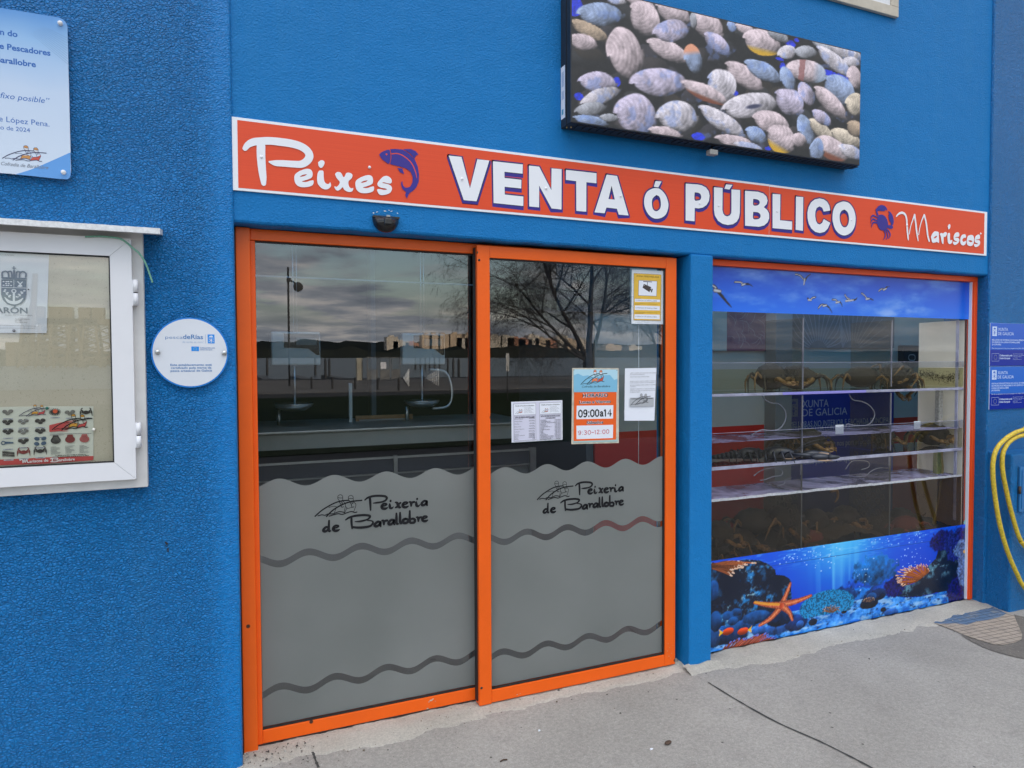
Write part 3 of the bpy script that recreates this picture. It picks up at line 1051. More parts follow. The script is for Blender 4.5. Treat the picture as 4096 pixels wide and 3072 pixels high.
b.quad((-3000, -50, -1.5), (-3000, -4000, -1.5), (3000, -4000, -1.5), (3000, -50, -1.5), M_WATER)
struct(b.build('water'))
b = MB()
b.box(-40, 40, -47, -29.5, -0.4, -0.012, M_QUAY)
struct(b.build('path'))
b = MB()
M_GRASSY = mat('mown_grass', (0.018, 0.024, 0.014), 0.95, spec=0.0, var=0.3, vscale=3)
b.box(-40, 60, -26, -9, -0.4, -0.018, M_GRASSY)
struct(b.build('lawn'))
YF = -1250.0


def far(tan_az, tan_el=0.0, y=YF):
    """a bearing and height as seen over the water from the shop front -> world x, z at distance |y|"""
    d = -y+0.2+2.96
    return tan_az*d, 1.645+tan_el*d
b = MB()
M_SHORE = mat('far_shore', (0.020, 0.023, 0.020), 1.0, spec=0.0, var=0.3, vscale=0.02)
random.seed(3)
n = 520
vs = []
for i in range(n+1):
    x = -2600+5200*i/n
    ta = x/1253
    h = 13+7*mnoise.noise(Vector((x*0.006, 1, 0)))+6*mnoise.noise(Vector((x*0.03, 2, 0)))+3*mnoise.noise(Vector((x*0.13, 3, 0)))
    h += 13*math.exp(-((ta-0.165)/0.022)**2)+9*math.exp(-((ta-0.26)/0.02)**2)+10*math.exp(-((ta-0.45)/0.06)**2)
    h = max(h, 3)
    vs += [(x, YF+40, -1.5), (x, YF+30, h*0.8), (x, YF-10, h), (x, YF-700, h+26+18*mnoise.noise(Vector((x*0.0016, 9, 0))))]
b.add(vs, [(4*i+j, 4*i+4+j, 4*i+5+j, 4*i+1+j) for i in range(n) for j in range(3)], M_SHORE)
struct(b.build('far_shore'))


def tower_material(name, wall, win):
    m = bpy.data.materials.new(name)
    m.use_nodes = True
    t = m.node_tree
    p = t.nodes['Principled BSDF']
    g = t.nodes.new('ShaderNodeTexCoord')
    mp = t.nodes.new('ShaderNodeMapping')
    mp.inputs['Rotation'].default_value = (R(90), 0, 0)
    t.links.new(g.outputs['Object'], mp.inputs[0])
    br = nd(t, 'ShaderNodeTexBrick', offset=0.0, i_Scale=1.0, i_Mortar_Size=0.55, i_Brick_Width=2.6, i_Row_Height=2.4)
    br.inputs['Color1'].default_value = win+(1,)
    br.inputs['Color2'].default_value = tuple(1.6*q for q in win)+(1,)
    br.inputs['Mortar'].default_value = wall+(1,)
    t.links.new(mp.outputs[0], br.inputs['Vector'])
    t.links.new(br.outputs[0], p.inputs['Base Color'])
    p.inputs['Roughness'].default_value = 0.8
    return m
TW = [tower_material('tower_wall_buff', (0.47, 0.37, 0.27), (0.18, 0.13, 0.09)), tower_material('tower_wall_brick', (0.40, 0.17, 0.10), (0.16, 0.10, 0.08)), tower_material('tower_wall_pale', (0.53, 0.48, 0.41), (0.17, 0.15, 0.13))]
towers = [(0.232, 0.0285, 22, 2), (0.285, 0.0326, 20, 0), (0.297, 0.0332, 22, 0), (0.311, 0.0333, 22, 0), (0.331, 0.0342, 24, 0), (0.343, 0.028, 30, 2), (0.354, 0.0344, 22, 0), (0.372, 0.027, 26, 1),
          (0.397, 0.0323, 26, 2), (0.416, 0.0317, 30, 2), (0.432, 0.0290, 40, 1), (0.447, 0.027, 30, 1), (0.462, 0.0336, 24, 2), (0.478, 0.029, 34, 0), (0.495, 0.026, 30, 1), (0.514, 0.0340, 24, 2), (0.531, 0.027, 36, 0), (0.550, 0.0285, 26, 2),
          (0.611, 0.0185, 40, 0), (0.655, 0.017, 34, 2), (0.245, 0.022, 30, 2), (0.262, 0.020, 26, 1)]
KIND = ['buff', 'brick red', 'pale']
ORD = ['first', 'second', 'third', 'fourth', 'fifth', 'sixth', 'seventh', 'eighth', 'ninth', 'tenth', 'eleventh', 'twelfth', 'thirteenth', 'fourteenth', 'fifteenth', 'sixteenth', 'seventeenth', 'eighteenth', 'nineteenth', 'twentieth', 'twenty-first', 'twenty-second']
for i, (az, el, w, k) in enumerate(sorted(towers)):
    x, z = far(az, el, YF-30)
    t = thing('tower_block', '%s tower block across the water, %s from the left in the door reflection' % (KIND[k], ORD[i]), 'tower block', (x, YF-30, 0), 'tower blocks across the water')
    b = MB()
    b.box(x-w/2, x+w/2, YF-30-w, YF-30, -1, z, TW[k])
    o = b.build('wall', t)
    b = MB()
    b.box(x-w/5, x+w/5, YF-30-w*0.7, YF-30-w*0.3, z, z+3.2, TW[k])
    b.build('roof_house', t)

# promenade furniture
lamp = thing('floodlight_mast', 'tall thin steel mast with one floodlight and a loudspeaker, opposite the shop', 'lamp post', (3.48, -37.2, 0))
M_MAST = mat('mast_grey', (0.02, 0.02, 0.022), 0.7)
b = MB()
b.tube([(3.48, -37.2, -0.05), (3.48, -37.2, 6.65)], 0.055, M_MAST, 10)
b.build('pole', lamp)
b = MB()
b.lathe([(0.0, -0.26), (0.10, -0.24), (0.16, -0.05), (0.27, 0.12), (0.25, 0.14), (0.0, 0.08)], 3.98, -37.0, 5.55, M_MAST, 16, 'Y')
b.tube([(3.48, -37.2, 5.95), (3.75, -37.1, 5.85), (3.98, -37.2, 5.6)], 0.05, M_MAST, 8)
b.build('floodlight', lamp)
b = MB()
b.bbox(3.40, 3.62, -37.3, -37.05, 5.85, 6.05, M_MAST, 0.02)
b.build('bracket', lamp)
bol = None
blab = ['first', 'second', 'third', 'fourth', 'fifth', 'sixth']
for i, (x, y) in enumerate([(4.24, -33.4), (5.22, -32.9), (6.19, -31.8), (7.15, -30.9), (7.92, -29.7), (10.22, -33.5)]):
    if bol is None:
        b = MB()
        b.lathe([(0.0, 0.62), (0.05, 0.61), (0.06, 0.57), (0.06, 0.5), (0.052, 0.48), (0.052, 0.0)], 0, 0, 0, M_MAST, 12)
        bol = b.build('bollard')
        o = bol
    else:
        o = bol.copy()
        COL.objects.link(o)
    o.location = (x, y, -0.012)
    tag(o, 'dark iron bollard on the quay path, %s from the left in the door glass' % blab[i], 'bollard', 'bollards along the quay path')
pile = None
for i, (x, d) in enumerate([(7.08, 121), (14.57, 117), (11.52, 82), (12.27, 84), (42.2, 155), (43.4, 155), (44.6, 155), (45.4, 154), (46.6, 154), (47.8, 154), (30.2, 92), (26.8, 79), (23.5, 67)]):
    if pile is None:
        b = MB()
        b.lathe([(0.0, 1.35), (0.06, 1.28), (0.20, 1.05), (0.20, -5.0)], 0, 0, 0, mat('pile_black', (0.02, 0.02, 0.022), 0.7), 12)
        pile = b.build('mooring_pile')
        o = pile
    else:
        o = pile.copy()
        COL.objects.link(o)
    o.location = (x, -d, 0.15)
    s = 1.0 if d > 100 else 0.75
    o.scale = (s, s, 1)
    tag(o, 'black cone-topped mooring pile standing in the water, %s of the thirteen' % ORD[i], 'pile', 'mooring piles of the pontoon')
po = thing('pontoon', 'low floating pontoon with dark finger decks along the quay', 'pontoon', (9, -62, -1))
b = MB()
M_PONT = mat('pontoon_grey', (0.06, 0.06, 0.06), 0.8)
b.box(-6, 14, -66, -63, -1.5, -0.75, M_PONT)
for x in (-4, 0, 4, 8, 12):
    b.box(x, x+1.0, -90, -66.01, -1.5, -0.8, M_PONT)
b.build('deck', po)
M_RAIL = mat('white_rail', (0.62, 0.64, 0.66), 0.4)
for y in range(-86, -62, 6):
    b = MB()
    b.tube([(-5, y, -0.8), (-5, y, 0.2)], 0.06, M_PONT, 6)
    b.build('cleat_post', po)
ga = thing('gangway', 'white railed gangway sloping down from the quay to the pontoon', 'gangway', (10.5, -34, 0))
b = MB()
b.quad((9.5, -33.9, 0.0), (11.2, -33.9, 0.0), (14.4, -48, -0.9), (12.7, -48, -0.9), M_PONT)
b.build('deck', ga)
for sx in (0, 1.7):
    b = MB()
    for h in (0.35, 0.65, 0.95):
        b.tube([(9.5+sx, -33.9, h), (12.7+sx, -48, h-0.9)], 0.03, M_RAIL, 6)
    for k in range(9):
        t = k/8
        b.tube([(9.5+sx+3.2*t, -33.9-14.1*t, -0.9*t), (9.5+sx+3.2*t, -33.9-14.1*t, 0.95-0.9*t)], 0.03, M_RAIL, 6)
    b.build('railing', ga)
gt = thing('quay_gate', 'grey mesh gate and panels closing off the pontoon on the quay', 'gate', (10.3, -44, 0))
b = MB()
M_GATE = mat('gate_grey', (0.12, 0.125, 0.13), 0.5)
for x0, x1 in ((9.16, 9.95), (10.05, 10.75), (10.85, 11.5)):
    b.box(x0, x0+0.05, -44.05, -44, 0, 1.62, M_GATE)
    b.box(x1-0.05, x1, -44.05, -44, 0, 1.62, M_GATE)
    b.box(x0+0.05, x1-0.05, -44.05, -44, 1.55, 1.62, M_GATE)
    b.box(x0+0.05, x1-0.05, -44.04, -44.01, 0.05, 0.75, M_GATE)
b.build('panel', gt)
b = MB()
b.rect(10.1, 0.8, 10.5, 1.25, -43.98, M_PAPER)
b.build('notice', gt)
b = MB()
b.bbox(8.55, 8.98, -45.0, -44.5, -0.05, 1.55, mat('service_box', (0.33, 0.31, 0.25), 0.6), 0.08)
tag(b.build('service_pillar'), 'beige service pillar on the quay beside the gate', 'pillar')
sg = thing('path_sign', 'slim signpost on the lawn opposite the right door leaf', 'sign', (9.85, -20.6, 0))
b = MB()
b.tube([(9.85, -20.6, -0.1), (9.85, -20.6, 1.3)], 0.025, M_MAST, 8)
b.build('post', sg)
b = MB()
b.box(9.79, 9.91, -20.62, -20.58, 1.10, 1.78, mat('sign_plate', (0.30, 0.31, 0.32), 0.5))
b.build('plate', sg)

# the leafless drooping tree on the lawn, and one more behind it
M_BARK = mat('bark', (0.030, 0.025, 0.021), 0.95, var=0.3, vscale=4)


def bare_tree(x, y, seed, limbs, scale, label):
    random.seed(seed)
    t = thing('bare_tree', label, 'tree', (x, y, 0), 'bare trees on the lawn')
    tr, cr = MB(), MB()

    def grow(p, d, ln, r, depth):
        pts = [tuple(p)+(1,)]
        n = 6 if depth < 2 else 4
        q, dd = Vector(p), Vector(d)
        kids = []
        for i in range(n):
            drop = 0.05 if depth < 1 else (-0.05 if depth < 3 else -0.20)
            dd = (dd+Vector((random.uniform(-1, 1), random.uniform(-1, 1), random.uniform(-.5, .5)))*(0.10+0.045*depth)+Vector((0, 0, drop))).normalized()
            q = q+dd*ln/n
            pts.append(tuple(q)+(1-0.55*(i+1)/n,))
            kids.append((q.copy(), dd.copy()))
        (tr if depth < 1 else cr).tube(pts, max(r*.85, 0.0065), M_BARK, 7 if depth == 0 else (5 if depth < 2 else 3), 1, False)
        if depth >= 5:
            return
        for k in range((7, 6, 5, 4, 4)[depth]):
            q, dd = kids[min(n-1, int((0.2+0.8*(k+random.random())/(7, 6, 5, 4, 4)[depth])*n))]
            ax = Vector((random.uniform(-1, 1), random.uniform(-1, 1), random.uniform(-0.35, 0.7))).normalized()
            grow(q, (dd*0.8+ax*0.85).normalized(), ln*random.uniform(0.50, 0.72), r*random.uniform(0.34, 0.5), depth+1)
    tr.tube([(x, y, -0.2, 1.25), (x-.05, y, 0.6, 1.0), (x, y, 1.5*scale, 0.95)], 0.42*scale, M_BARK, 10, 3)
    for d, ln, r in limbs:
        grow((x+d[0]*.12, y, 1.3*scale), Vector(d).normalized(), ln*scale, r*scale, 0)
    tr.build('trunk', t)
    cr.build('crown', t)
    return t


bare_tree(22.6, -37.0, 5, [((-.10, .05, 1), 7.5, .26), ((-.55, .1, 1), 7.5, .20), ((-.95, -.1, .75), 6.5, .15), ((.45, .1, 1), 6.5, .18), ((-1.0, .2, .42), 5.5, .12)], 1.0, 'big leafless tree with drooping twigs, reflected in the right door leaf')
bare_tree(31.5, -41.0, 11, [((0, 0, 1), 6, .2), ((-.6, 0, 1), 5.5, .16), ((.7, 0, .9), 5.5, .16)], 0.9, 'second leafless tree standing further along the lawn')
# lattice rig jackets and a crane across the water, reflected in the notice board pane
M_RIG = mat('rig_yellow', (0.13, 0.10, 0.06), 0.8)


def jacket(cx, cy, w, h, label):
    t = thing('rig_jacket', label, 'platform', (cx, cy, 0), 'lattice platforms across the water')
    b = MB()
    c = [(cx-w/2, cy-w/2), (cx+w/2, cy-w/2), (cx+w/2, cy+w/2), (cx-w/2, cy+w/2)]
    k = 0.72
    T = [(cx+(a-cx)*k, cy+(d-cy)*k) for a, d in c]
    for i in range(4):
        b.tube([(c[i][0], c[i][1], -2), (T[i][0], T[i][1], h)], 1.1, M_RIG, 6)
    L = 4
    for l in range(L):
        for i in range(4):
            j = (i+1) % 4
            lo, hi = l/L, (l+1)/L
            A = [c[i][q]+(T[i][q]-c[i][q])*lo for q in (0, 1)]
            B = [c[j][q]+(T[j][q]-c[j][q])*hi for q in (0, 1)]
            A2 = [c[i][q]+(T[i][q]-c[i][q])*hi for q in (0, 1)]
            B2 = [c[j][q]+(T[j][q]-c[j][q])*lo for q in (0, 1)]
            b.tube([(A[0], A[1], lo*h), (B[0], B[1], hi*h)], 0.6, M_RIG, 5)
            b.tube([(A2[0], A2[1], hi*h), (B2[0], B2[1], lo*h)], 0.6, M_RIG, 5)
    b.build('lattice', t)
    b = MB()
    b.box(cx-w*.42, cx+w*.42, cy-w*.42, cy+w*.42, h+0.01, h+5, M_RIG)
    b.box(cx-w*.15, cx+w*.2, cy-w*.15, cy+w*.2, h+5.01, h+15, M_RIG)
    b.build('deck', t)
for i, px in enumerate((265, 385, 465, 590, 685)):
    pass
for (tx, tz), nm in zip([(-0.6082,1.7395),(-0.5559,1.74),(-0.5206,1.7404),(-0.4645,1.741),(-0.4213,1.7414)], ('leftmost', 'second', 'third', 'fourth', 'rightmost')):
    az = tx/2.93
    jacket(az*700, -700, 26, 36, 'rusty lattice platform leg standing across the water, %s of the five' % nm)
cr = thing('harbour_crane', 'tall harbour crane with a leaning jib across the water', 'crane', (-100, -690, 0))
b = MB()
(ax, az_), (bx_, bz_) = [(-0.6224,1.7393),(-0.658,1.716)]
cx = ax/2.93*690
b.tube([(cx-3, -690, 0), (cx+2, -690, 78)], 2.2, M_RIG, 6)
b.build('tower', cr)
b = MB()
cx2 = bx_/2.93*690
b.tube([(cx2, -690, 18), (cx+1, -690, 62)], 1.2, M_RIG, 5)
b.box(cx2-12, cx2+12, -700, -690, 0, 20, M_RIG)
b.build('jib', cr)

# ------------------------------------------------------------------ long fascia sign
M_SGORANGE = bpy.data.materials.new('sign_orange')
M_SGORANGE.use_nodes = True
_t = M_SGORANGE.node_tree
_p = _t.nodes['Principled BSDF']
_g = _t.nodes.new('ShaderNodeTexCoord')
_w = nd(_t, 'ShaderNodeTexNoise', i_Scale=1.0, i_Detail=4.0)
_m = _t.nodes.new('ShaderNodeMapping')
_m.inputs['Scale'].default_value = (3.0, 1.0, 420.0)
_t.links.new(_g.outputs['Object'], _m.inputs[0])
_t.links.new(_m.outputs[0], _w.inputs['Vector'])
_t.links.new(mixc(_t, _w.outputs[0], rgb(212, 58, 10), rgb(232, 78, 24)), _p.inputs['Base Color'])
_p.inputs['Roughness'].default_value = 0.4
M_SGWHITE = mat('sign_white', rgb(232, 232, 236), 0.4)
M_NAVY = mat('sign_navy', rgb(46, 32, 134), 0.45)
M_NAVY2 = mat('sign_dark_navy', rgb(24, 24, 66), 0.45)
sign = thing('fascia_sign', 'long orange sign reading Peixes, VENTA Ó PÚBLICO and Mariscos over the shop front', 'sign', (2.35, 0, 2.47))
Y0 = -0.0085
b = MB()
b.bbox(0.050, 2.8005, -0.008, -0.0005, 2.3330, 2.6215, M_SGWHITE, 0.001, 1)
b.bbox(2.8015, 4.656, -0.0082, -0.0005, 2.3335, 2.6205, M_SGWHITE, 0.001, 1)
(ox0, oz1), (ox1, oz0) = ((0.0706,2.6092)), ((4.6284,2.342))
b.rect(ox0, 2.3435, 2.8002, 2.6105, Y0, M_SGORANGE)
b.rect(2.8018, 2.3440, ox1, 2.6095, Y0, M_SGORANGE)
b.build('panel', sign)
b = MB()


def block_letters(shapes):
    """white block letters with a navy drop shade: each is (outline, holes, rounded)"""
    sm = []
    for out, holes, rnd in shapes:
        f = (lambda q: smooth_line(q+[q[0]], 4)[:-1]) if rnd else (lambda q: q)
        sm.append((f(out), [smooth_line(h+[h[0]], 4)[:-1] if len(h) > 4 else h for h in holes]))
    for dz in (-0.0125, -0.0095, -0.0065, -0.0035, -0.0008):
        for o, hs in sm:
            o2 = [(x, z+dz) for x, z in o]
            b.rib([p+(1,) for p in o2+[o2[0]]], 0.0155, Y0, M_NAVY, n=1)
            for h in hs:
                h2 = [(x, z+dz) for x, z in h]
                b.rib([p+(1,) for p in h2+[h2[0]]], 0.0155, Y0, M_NAVY, n=1)
            b.poly(o2, Y0, M_NAVY, hs and [[(x, z+dz) for x, z in h] for h in hs] or ())
    for o, hs in sm:
        b.rib([p+(1,) for p in o+[o[0]]], 0.0085, Y0, M_NAVY2, n=1)
        for h in hs:
            b.rib([p+(1,) for p in h+[h[0]]], 0.0085, Y0, M_NAVY2, n=1)
    for o, hs in sm:
        b.poly(o, Y0, M_SGWHITE, hs)


block_letters([
    ([(0.9472,2.5694),(1.0081,2.5702),(1.0473,2.4334),(1.0835,2.5681),(1.1421,2.5689),(1.0788,2.3779),(1.0171,2.3778)], [], 0),
    ([(1.1598,2.5675),(1.3097,2.5693),(1.3086,2.5261),(1.2167,2.5257),(1.2174,2.4972),(1.3025,2.4973),(1.301,2.4569),(1.2172,2.4569),(1.218,2.4213),(1.3124,2.4206),(1.3113,2.3764),(1.162,2.3774)], [], 0),
    ([(1.3413,2.5673),(1.3948,2.5679),(1.4583,2.4637),(1.4595,2.5672),(1.5136,2.5686),(1.5122,2.377),(1.459,2.3773),(1.394,2.4789),(1.3932,2.377),(1.342,2.3769)], [], 0),
    ([(1.5364,2.568),(1.7049,2.5694),(1.7044,2.5202),(1.6483,2.5199),(1.6477,2.3769),(1.5928,2.3772),(1.592,2.5196),(1.5364,2.5202)], [], 0),
    ([(1.7622,2.5683),(1.8223,2.5682),(1.8895,2.3781),(1.832,2.378),(1.8209,2.4062),(1.7612,2.407),(1.7509,2.3782),(1.6937,2.378)], [[(1.7906,2.517),(1.7725,2.4497),(1.8089,2.4502)]], 0),
])
block_letters([
    ([(2.0301,2.5249),(2.0541,2.5298),(2.0808,2.5249),(2.1097,2.5011),(2.1258,2.4681),(2.1279,2.4417),(2.1164,2.4062),(2.0941,2.3859),(2.0622,2.3754),(2.0306,2.3777),(2.0023,2.397),(1.9847,2.427),(1.9802,2.458),(1.9876,2.49),(2.0051,2.5115)], [[(2.0542,2.4945),(2.0727,2.4872),(2.0817,2.4589),(2.078,2.4296),(2.0558,2.4129),(2.0349,2.4207),(2.0272,2.449),(2.0322,2.4757)]], 1),
    ([(2.049,2.565),(2.0858,2.5666),(2.0662,2.5341),(2.0383,2.5351)], [], 0),
    ([(2.2361,2.5701),(2.3125,2.5732),(2.3394,2.5715),(2.3665,2.5626),(2.3843,2.5452),(2.3905,2.5212),(2.3859,2.4935),(2.3705,2.4703),(2.3468,2.4558),(2.3199,2.4492),(2.2945,2.4492),(2.2935,2.3798),(2.2364,2.3798)], [[(2.2934,2.5303),(2.3161,2.5302),(2.3296,2.5249),(2.3357,2.5108),(2.3297,2.4956),(2.3163,2.4901),(2.2936,2.4903)]], 0),
    ([(2.4189,2.5693),(2.4762,2.5703),(2.4756,2.4545),(2.4813,2.4356),(2.4926,2.4249),(2.5086,2.4223),(2.5247,2.4285),(2.5345,2.4415),(2.5364,2.4595),(2.5356,2.5687),(2.5943,2.5704),(2.5932,2.4474),(2.587,2.4189),(2.5722,2.3983),(2.5476,2.3836),(2.5125,2.3765),(2.4776,2.38),(2.4463,2.3942),(2.4254,2.4201),(2.4197,2.4498)], [], 0),
    ([(2.4983,2.5917),(2.5424,2.5932),(2.5215,2.5663),(2.488,2.567)], [], 0),
    ([(2.6278,2.5696),(2.7182,2.5729),(2.755,2.5672),(2.7787,2.5524),(2.7863,2.5314),(2.7806,2.511),(2.7601,2.4927),(2.7839,2.4799),(2.7975,2.461),(2.7992,2.4355),(2.7876,2.4117),(2.7641,2.3929),(2.7274,2.3828),(2.6295,2.3818)], [[(2.6852,2.531),(2.7113,2.531),(2.7275,2.524),(2.7291,2.5094),(2.7131,2.4978),(2.6855,2.4977)], [(2.6858,2.4605),(2.7193,2.4604),(2.7363,2.4487),(2.7342,2.4327),(2.7168,2.4234),(2.6861,2.4238)]], 0),
    ([(2.8216,2.5711),(2.8779,2.5728),(2.8772,2.43),(2.9656,2.4298),(2.9647,2.3832),(2.8236,2.3824)], [], 0),
    ([(2.9925,2.5716),(3.0468,2.573),(3.0469,2.3832),(2.9924,2.3852)], [], 0),
    ([(3.255,2.5146),(3.2473,2.542),(3.23,2.5632),(3.2031,2.5751),(3.1694,2.5769),(3.1336,2.5678),(3.1061,2.5489),(3.0875,2.5214),(3.0793,2.4896),(3.0805,2.4574),(3.0903,2.4258),(3.1104,2.4007),(3.1401,2.3839),(3.1761,2.3799),(3.2122,2.389),(3.2363,2.4086),(3.2561,2.4441),(3.2047,2.4623),(3.1937,2.4406),(3.1754,2.4286),(3.157,2.4325),(3.1448,2.4476),(3.1388,2.4737),(3.1401,2.5004),(3.1502,2.5208),(3.1716,2.5315),(3.1917,2.5254),(3.2041,2.5045)], [], 0),
    ([(3.3445,2.5732),(3.3652,2.5762),(3.4029,2.5704),(3.437,2.5429),(3.4554,2.5049),(3.4577,2.4684),(3.4473,2.4311),(3.4183,2.3973),(3.3725,2.3796),(3.3309,2.3852),(3.2975,2.4082),(3.2773,2.4457),(3.2727,2.4813),(3.2794,2.5208),(3.3035,2.5558)], [[(3.366,2.5292),(3.3895,2.519),(3.4034,2.4916),(3.4022,2.4582),(3.3884,2.4341),(3.3676,2.4265),(3.3467,2.4358),(3.3322,2.4619),(3.33,2.4949),(3.3429,2.5188)]], 1),
])
# Peixes
W = M_SGWHITE
b.rib([(0.0977,2.5008,0.62),(0.1094,2.5172,0.8),(0.1306,2.5305,0.95),(0.1572,2.5366,1),(0.1917,2.5422,1),(0.2333,2.5429,1.05),(0.2755,2.5414,1.05),(0.3109,2.5346,1.05),(0.3358,2.5202,1.05),(0.3456,2.5002,1.05),(0.3359,2.4784,1),(0.3135,2.4623,0.95),(0.2814,2.4589,0.9),(0.2426,2.4576,0.85),(0.2112,2.4556,0.75),(0.1891,2.4579,0.25)], 0.0305, Y0, W)
b.rib([(0.158,2.5194,1.05),(0.1574,2.4797,1.05),(0.1598,2.4331,0.98),(0.1637,2.3938,0.85),(0.1657,2.3687,0.6)], 0.031, Y0, W)


def blob(pts, m=None, holes=()):
    b.poly(smooth_line(pts+[pts[0]], 4)[:-1], Y0, m or W, [smooth_line(h+[h[0]], 4)[:-1] for h in holes])


blob([(0.306,2.4339),(0.3312,2.445),(0.3492,2.444),(0.357,2.4318),(0.3542,2.413),(0.3378,2.4021),(0.3143,2.3923),(0.3305,2.3913),(0.345,2.3972),(0.3595,2.4005),(0.36,2.3876),(0.3519,2.3775),(0.3302,2.3699),(0.3051,2.3693),(0.2892,2.3807),(0.2842,2.4022),(0.2887,2.4192)], None, [[(0.3056,2.4099),(0.3165,2.4184),(0.3338,2.4231),(0.329,2.4178),(0.3164,2.4117)]])
blob([(0.5552,2.4332),(0.581,2.4446),(0.5995,2.4442),(0.6071,2.4316),(0.6046,2.4121),(0.5882,2.4009),(0.5635,2.3909),(0.5804,2.3899),(0.5959,2.3959),(0.6098,2.3992),(0.6105,2.3858),(0.6026,2.3758),(0.5802,2.3684),(0.5545,2.3676),(0.5374,2.3789),(0.532,2.4012),(0.5367,2.4188)], None, [[(0.5545,2.4095),(0.5661,2.4183),(0.5838,2.4231),(0.5792,2.4177),(0.566,2.4114)]])
blob([(0.3836,2.4431),(0.4001,2.4437),(0.4016,2.4215),(0.405,2.3994),(0.416,2.3911),(0.4252,2.395),(0.4271,2.4008),(0.4314,2.3889),(0.4268,2.3772),(0.4138,2.3688),(0.3955,2.3705),(0.3793,2.3857),(0.3748,2.4057),(0.3773,2.4302)])
blob([(0.3797,2.4769),(0.3915,2.4868),(0.4035,2.4851),(0.4056,2.4742),(0.3973,2.4584),(0.3893,2.4556),(0.3821,2.4623)])
blob([(0.4479,2.4356),(0.4573,2.4452),(0.4722,2.4437),(0.4843,2.4261),(0.4947,2.4442),(0.5079,2.4474),(0.5199,2.4411),(0.5171,2.4256),(0.5037,2.411),(0.5054,2.3903),(0.5147,2.3829),(0.5231,2.3844),(0.5184,2.3707),(0.5032,2.3666),(0.4863,2.3734),(0.479,2.384),(0.4695,2.3737),(0.4564,2.3676),(0.4472,2.3754),(0.4454,2.3846),(0.4547,2.3836),(0.4641,2.3939),(0.4669,2.4055),(0.4551,2.4194)])
blob([(0.6343,2.4277),(0.6501,2.4447),(0.6658,2.4502),(0.6796,2.4458),(0.6882,2.435),(0.6853,2.4211),(0.6714,2.419),(0.6538,2.4219),(0.6478,2.4186),(0.6694,2.4157),(0.6844,2.4094),(0.689,2.3963),(0.6809,2.38),(0.6611,2.3696),(0.6375,2.3663),(0.626,2.3788),(0.6249,2.3883),(0.6378,2.3914),(0.6534,2.389),(0.6672,2.3923),(0.6614,2.3956),(0.6418,2.3976),(0.6282,2.404),(0.6263,2.4154)])
# fish
blob([(0.6346,2.5375),(0.6472,2.5504),(0.6768,2.5635),(0.6826,2.5506),(0.6839,2.5276),(0.6774,2.5036),(0.6625,2.5097),(0.6469,2.5196)], M_NAVY)
b.poly([(0.6827,2.5661),(0.7065,2.5701),(0.7384,2.5707),(0.7644,2.558),(0.7905,2.5355),(0.8045,2.5056),(0.8103,2.4708),(0.808,2.439),(0.7976,2.4144),(0.7853,2.4006),(0.7649,2.3846),(0.7607,2.3756),(0.7546,2.3613),(0.7474,2.3744),(0.7508,2.3896),(0.7348,2.4006),(0.729,2.4196),(0.7299,2.4294),(0.7352,2.435),(0.737,2.4184),(0.7449,2.4094),(0.755,2.408),(0.7692,2.4136),(0.7795,2.4323),(0.7817,2.4561),(0.7718,2.4786),(0.7517,2.4914),(0.7257,2.4964),(0.6821,2.5022),(0.6879,2.528),(0.6873,2.5512)], Y0, M_NAVY)
b.poly([(0.7404,2.5736),(0.7747,2.5776),(0.7949,2.5713),(0.8082,2.5583),(0.7947,2.5497),(0.7905,2.5367),(0.7705,2.5587)], Y0, M_NAVY)
b.poly([(0.7137,2.4889),(0.7357,2.4897),(0.7435,2.4659),(0.7255,2.4718)], Y0, M_NAVY)
b.rib([(0.6881,2.5466),(0.7183,2.5508),(0.7502,2.5389),(0.7782,2.5146),(0.7941,2.4809),(0.8,2.454,0.3)], 0.0042, Y0, M_SGORANGE)
b.disc(*(0.6667,2.5423), 0.0042, Y0, M_SGORANGE)
# crab
blob([(3.6484,2.52),(3.6716,2.5248),(3.7003,2.5187),(3.7216,2.4965),(3.7299,2.4714),(3.7225,2.4488),(3.6916,2.4301),(3.6603,2.437),(3.6418,2.4576),(3.6362,2.4863),(3.6409,2.5085)], M_NAVY)
blob([(3.6357,2.5136),(3.6287,2.5294),(3.6222,2.5488),(3.6322,2.5606),(3.6474,2.5746),(3.6731,2.5823),(3.6991,2.579),(3.715,2.5675),(3.7216,2.5534),(3.7058,2.5576),(3.6997,2.549),(3.6738,2.5458),(3.6454,2.546),(3.6404,2.5358),(3.6484,2.5219)], M_NAVY)
blob([(3.7284,2.5503),(3.7469,2.5463),(3.7656,2.5294),(3.7767,2.5044),(3.7771,2.4823),(3.7668,2.4668),(3.7537,2.4658),(3.7561,2.4771),(3.7426,2.4944),(3.7344,2.5122),(3.7325,2.5304),(3.7392,2.5346)], M_NAVY)
blob([(3.7248,2.4655),(3.7537,2.4669),(3.7722,2.4616),(3.7698,2.4504),(3.7488,2.4452),(3.7225,2.4507)], M_NAVY)
for leg in ([(3.6358,2.5045),(3.6049,2.5137,1.2),(3.5897,2.5063),(3.5823,2.4894,0.4)], [(3.6362,2.4827),(3.6052,2.493,1.2),(3.5901,2.4828),(3.5838,2.466,0.4)], [(3.6364,2.4717),(3.6082,2.4733,1.2),(3.5956,2.4614),(3.5908,2.4429,0.4)],
            [(3.6967,2.4323),(3.7075,2.411,1.1),(3.7053,2.3925),(3.6915,2.3751,0.4)], [(3.7071,2.4367),(3.7231,2.4195,1.1),(3.7287,2.3978),(3.716,2.3785,0.4)], [(3.7174,2.4411),(3.7386,2.4279,1.1),(3.7496,2.4066),(3.7342,2.3853,0.4)]):
    b.rib(leg, 0.0085, Y0, M_NAVY)
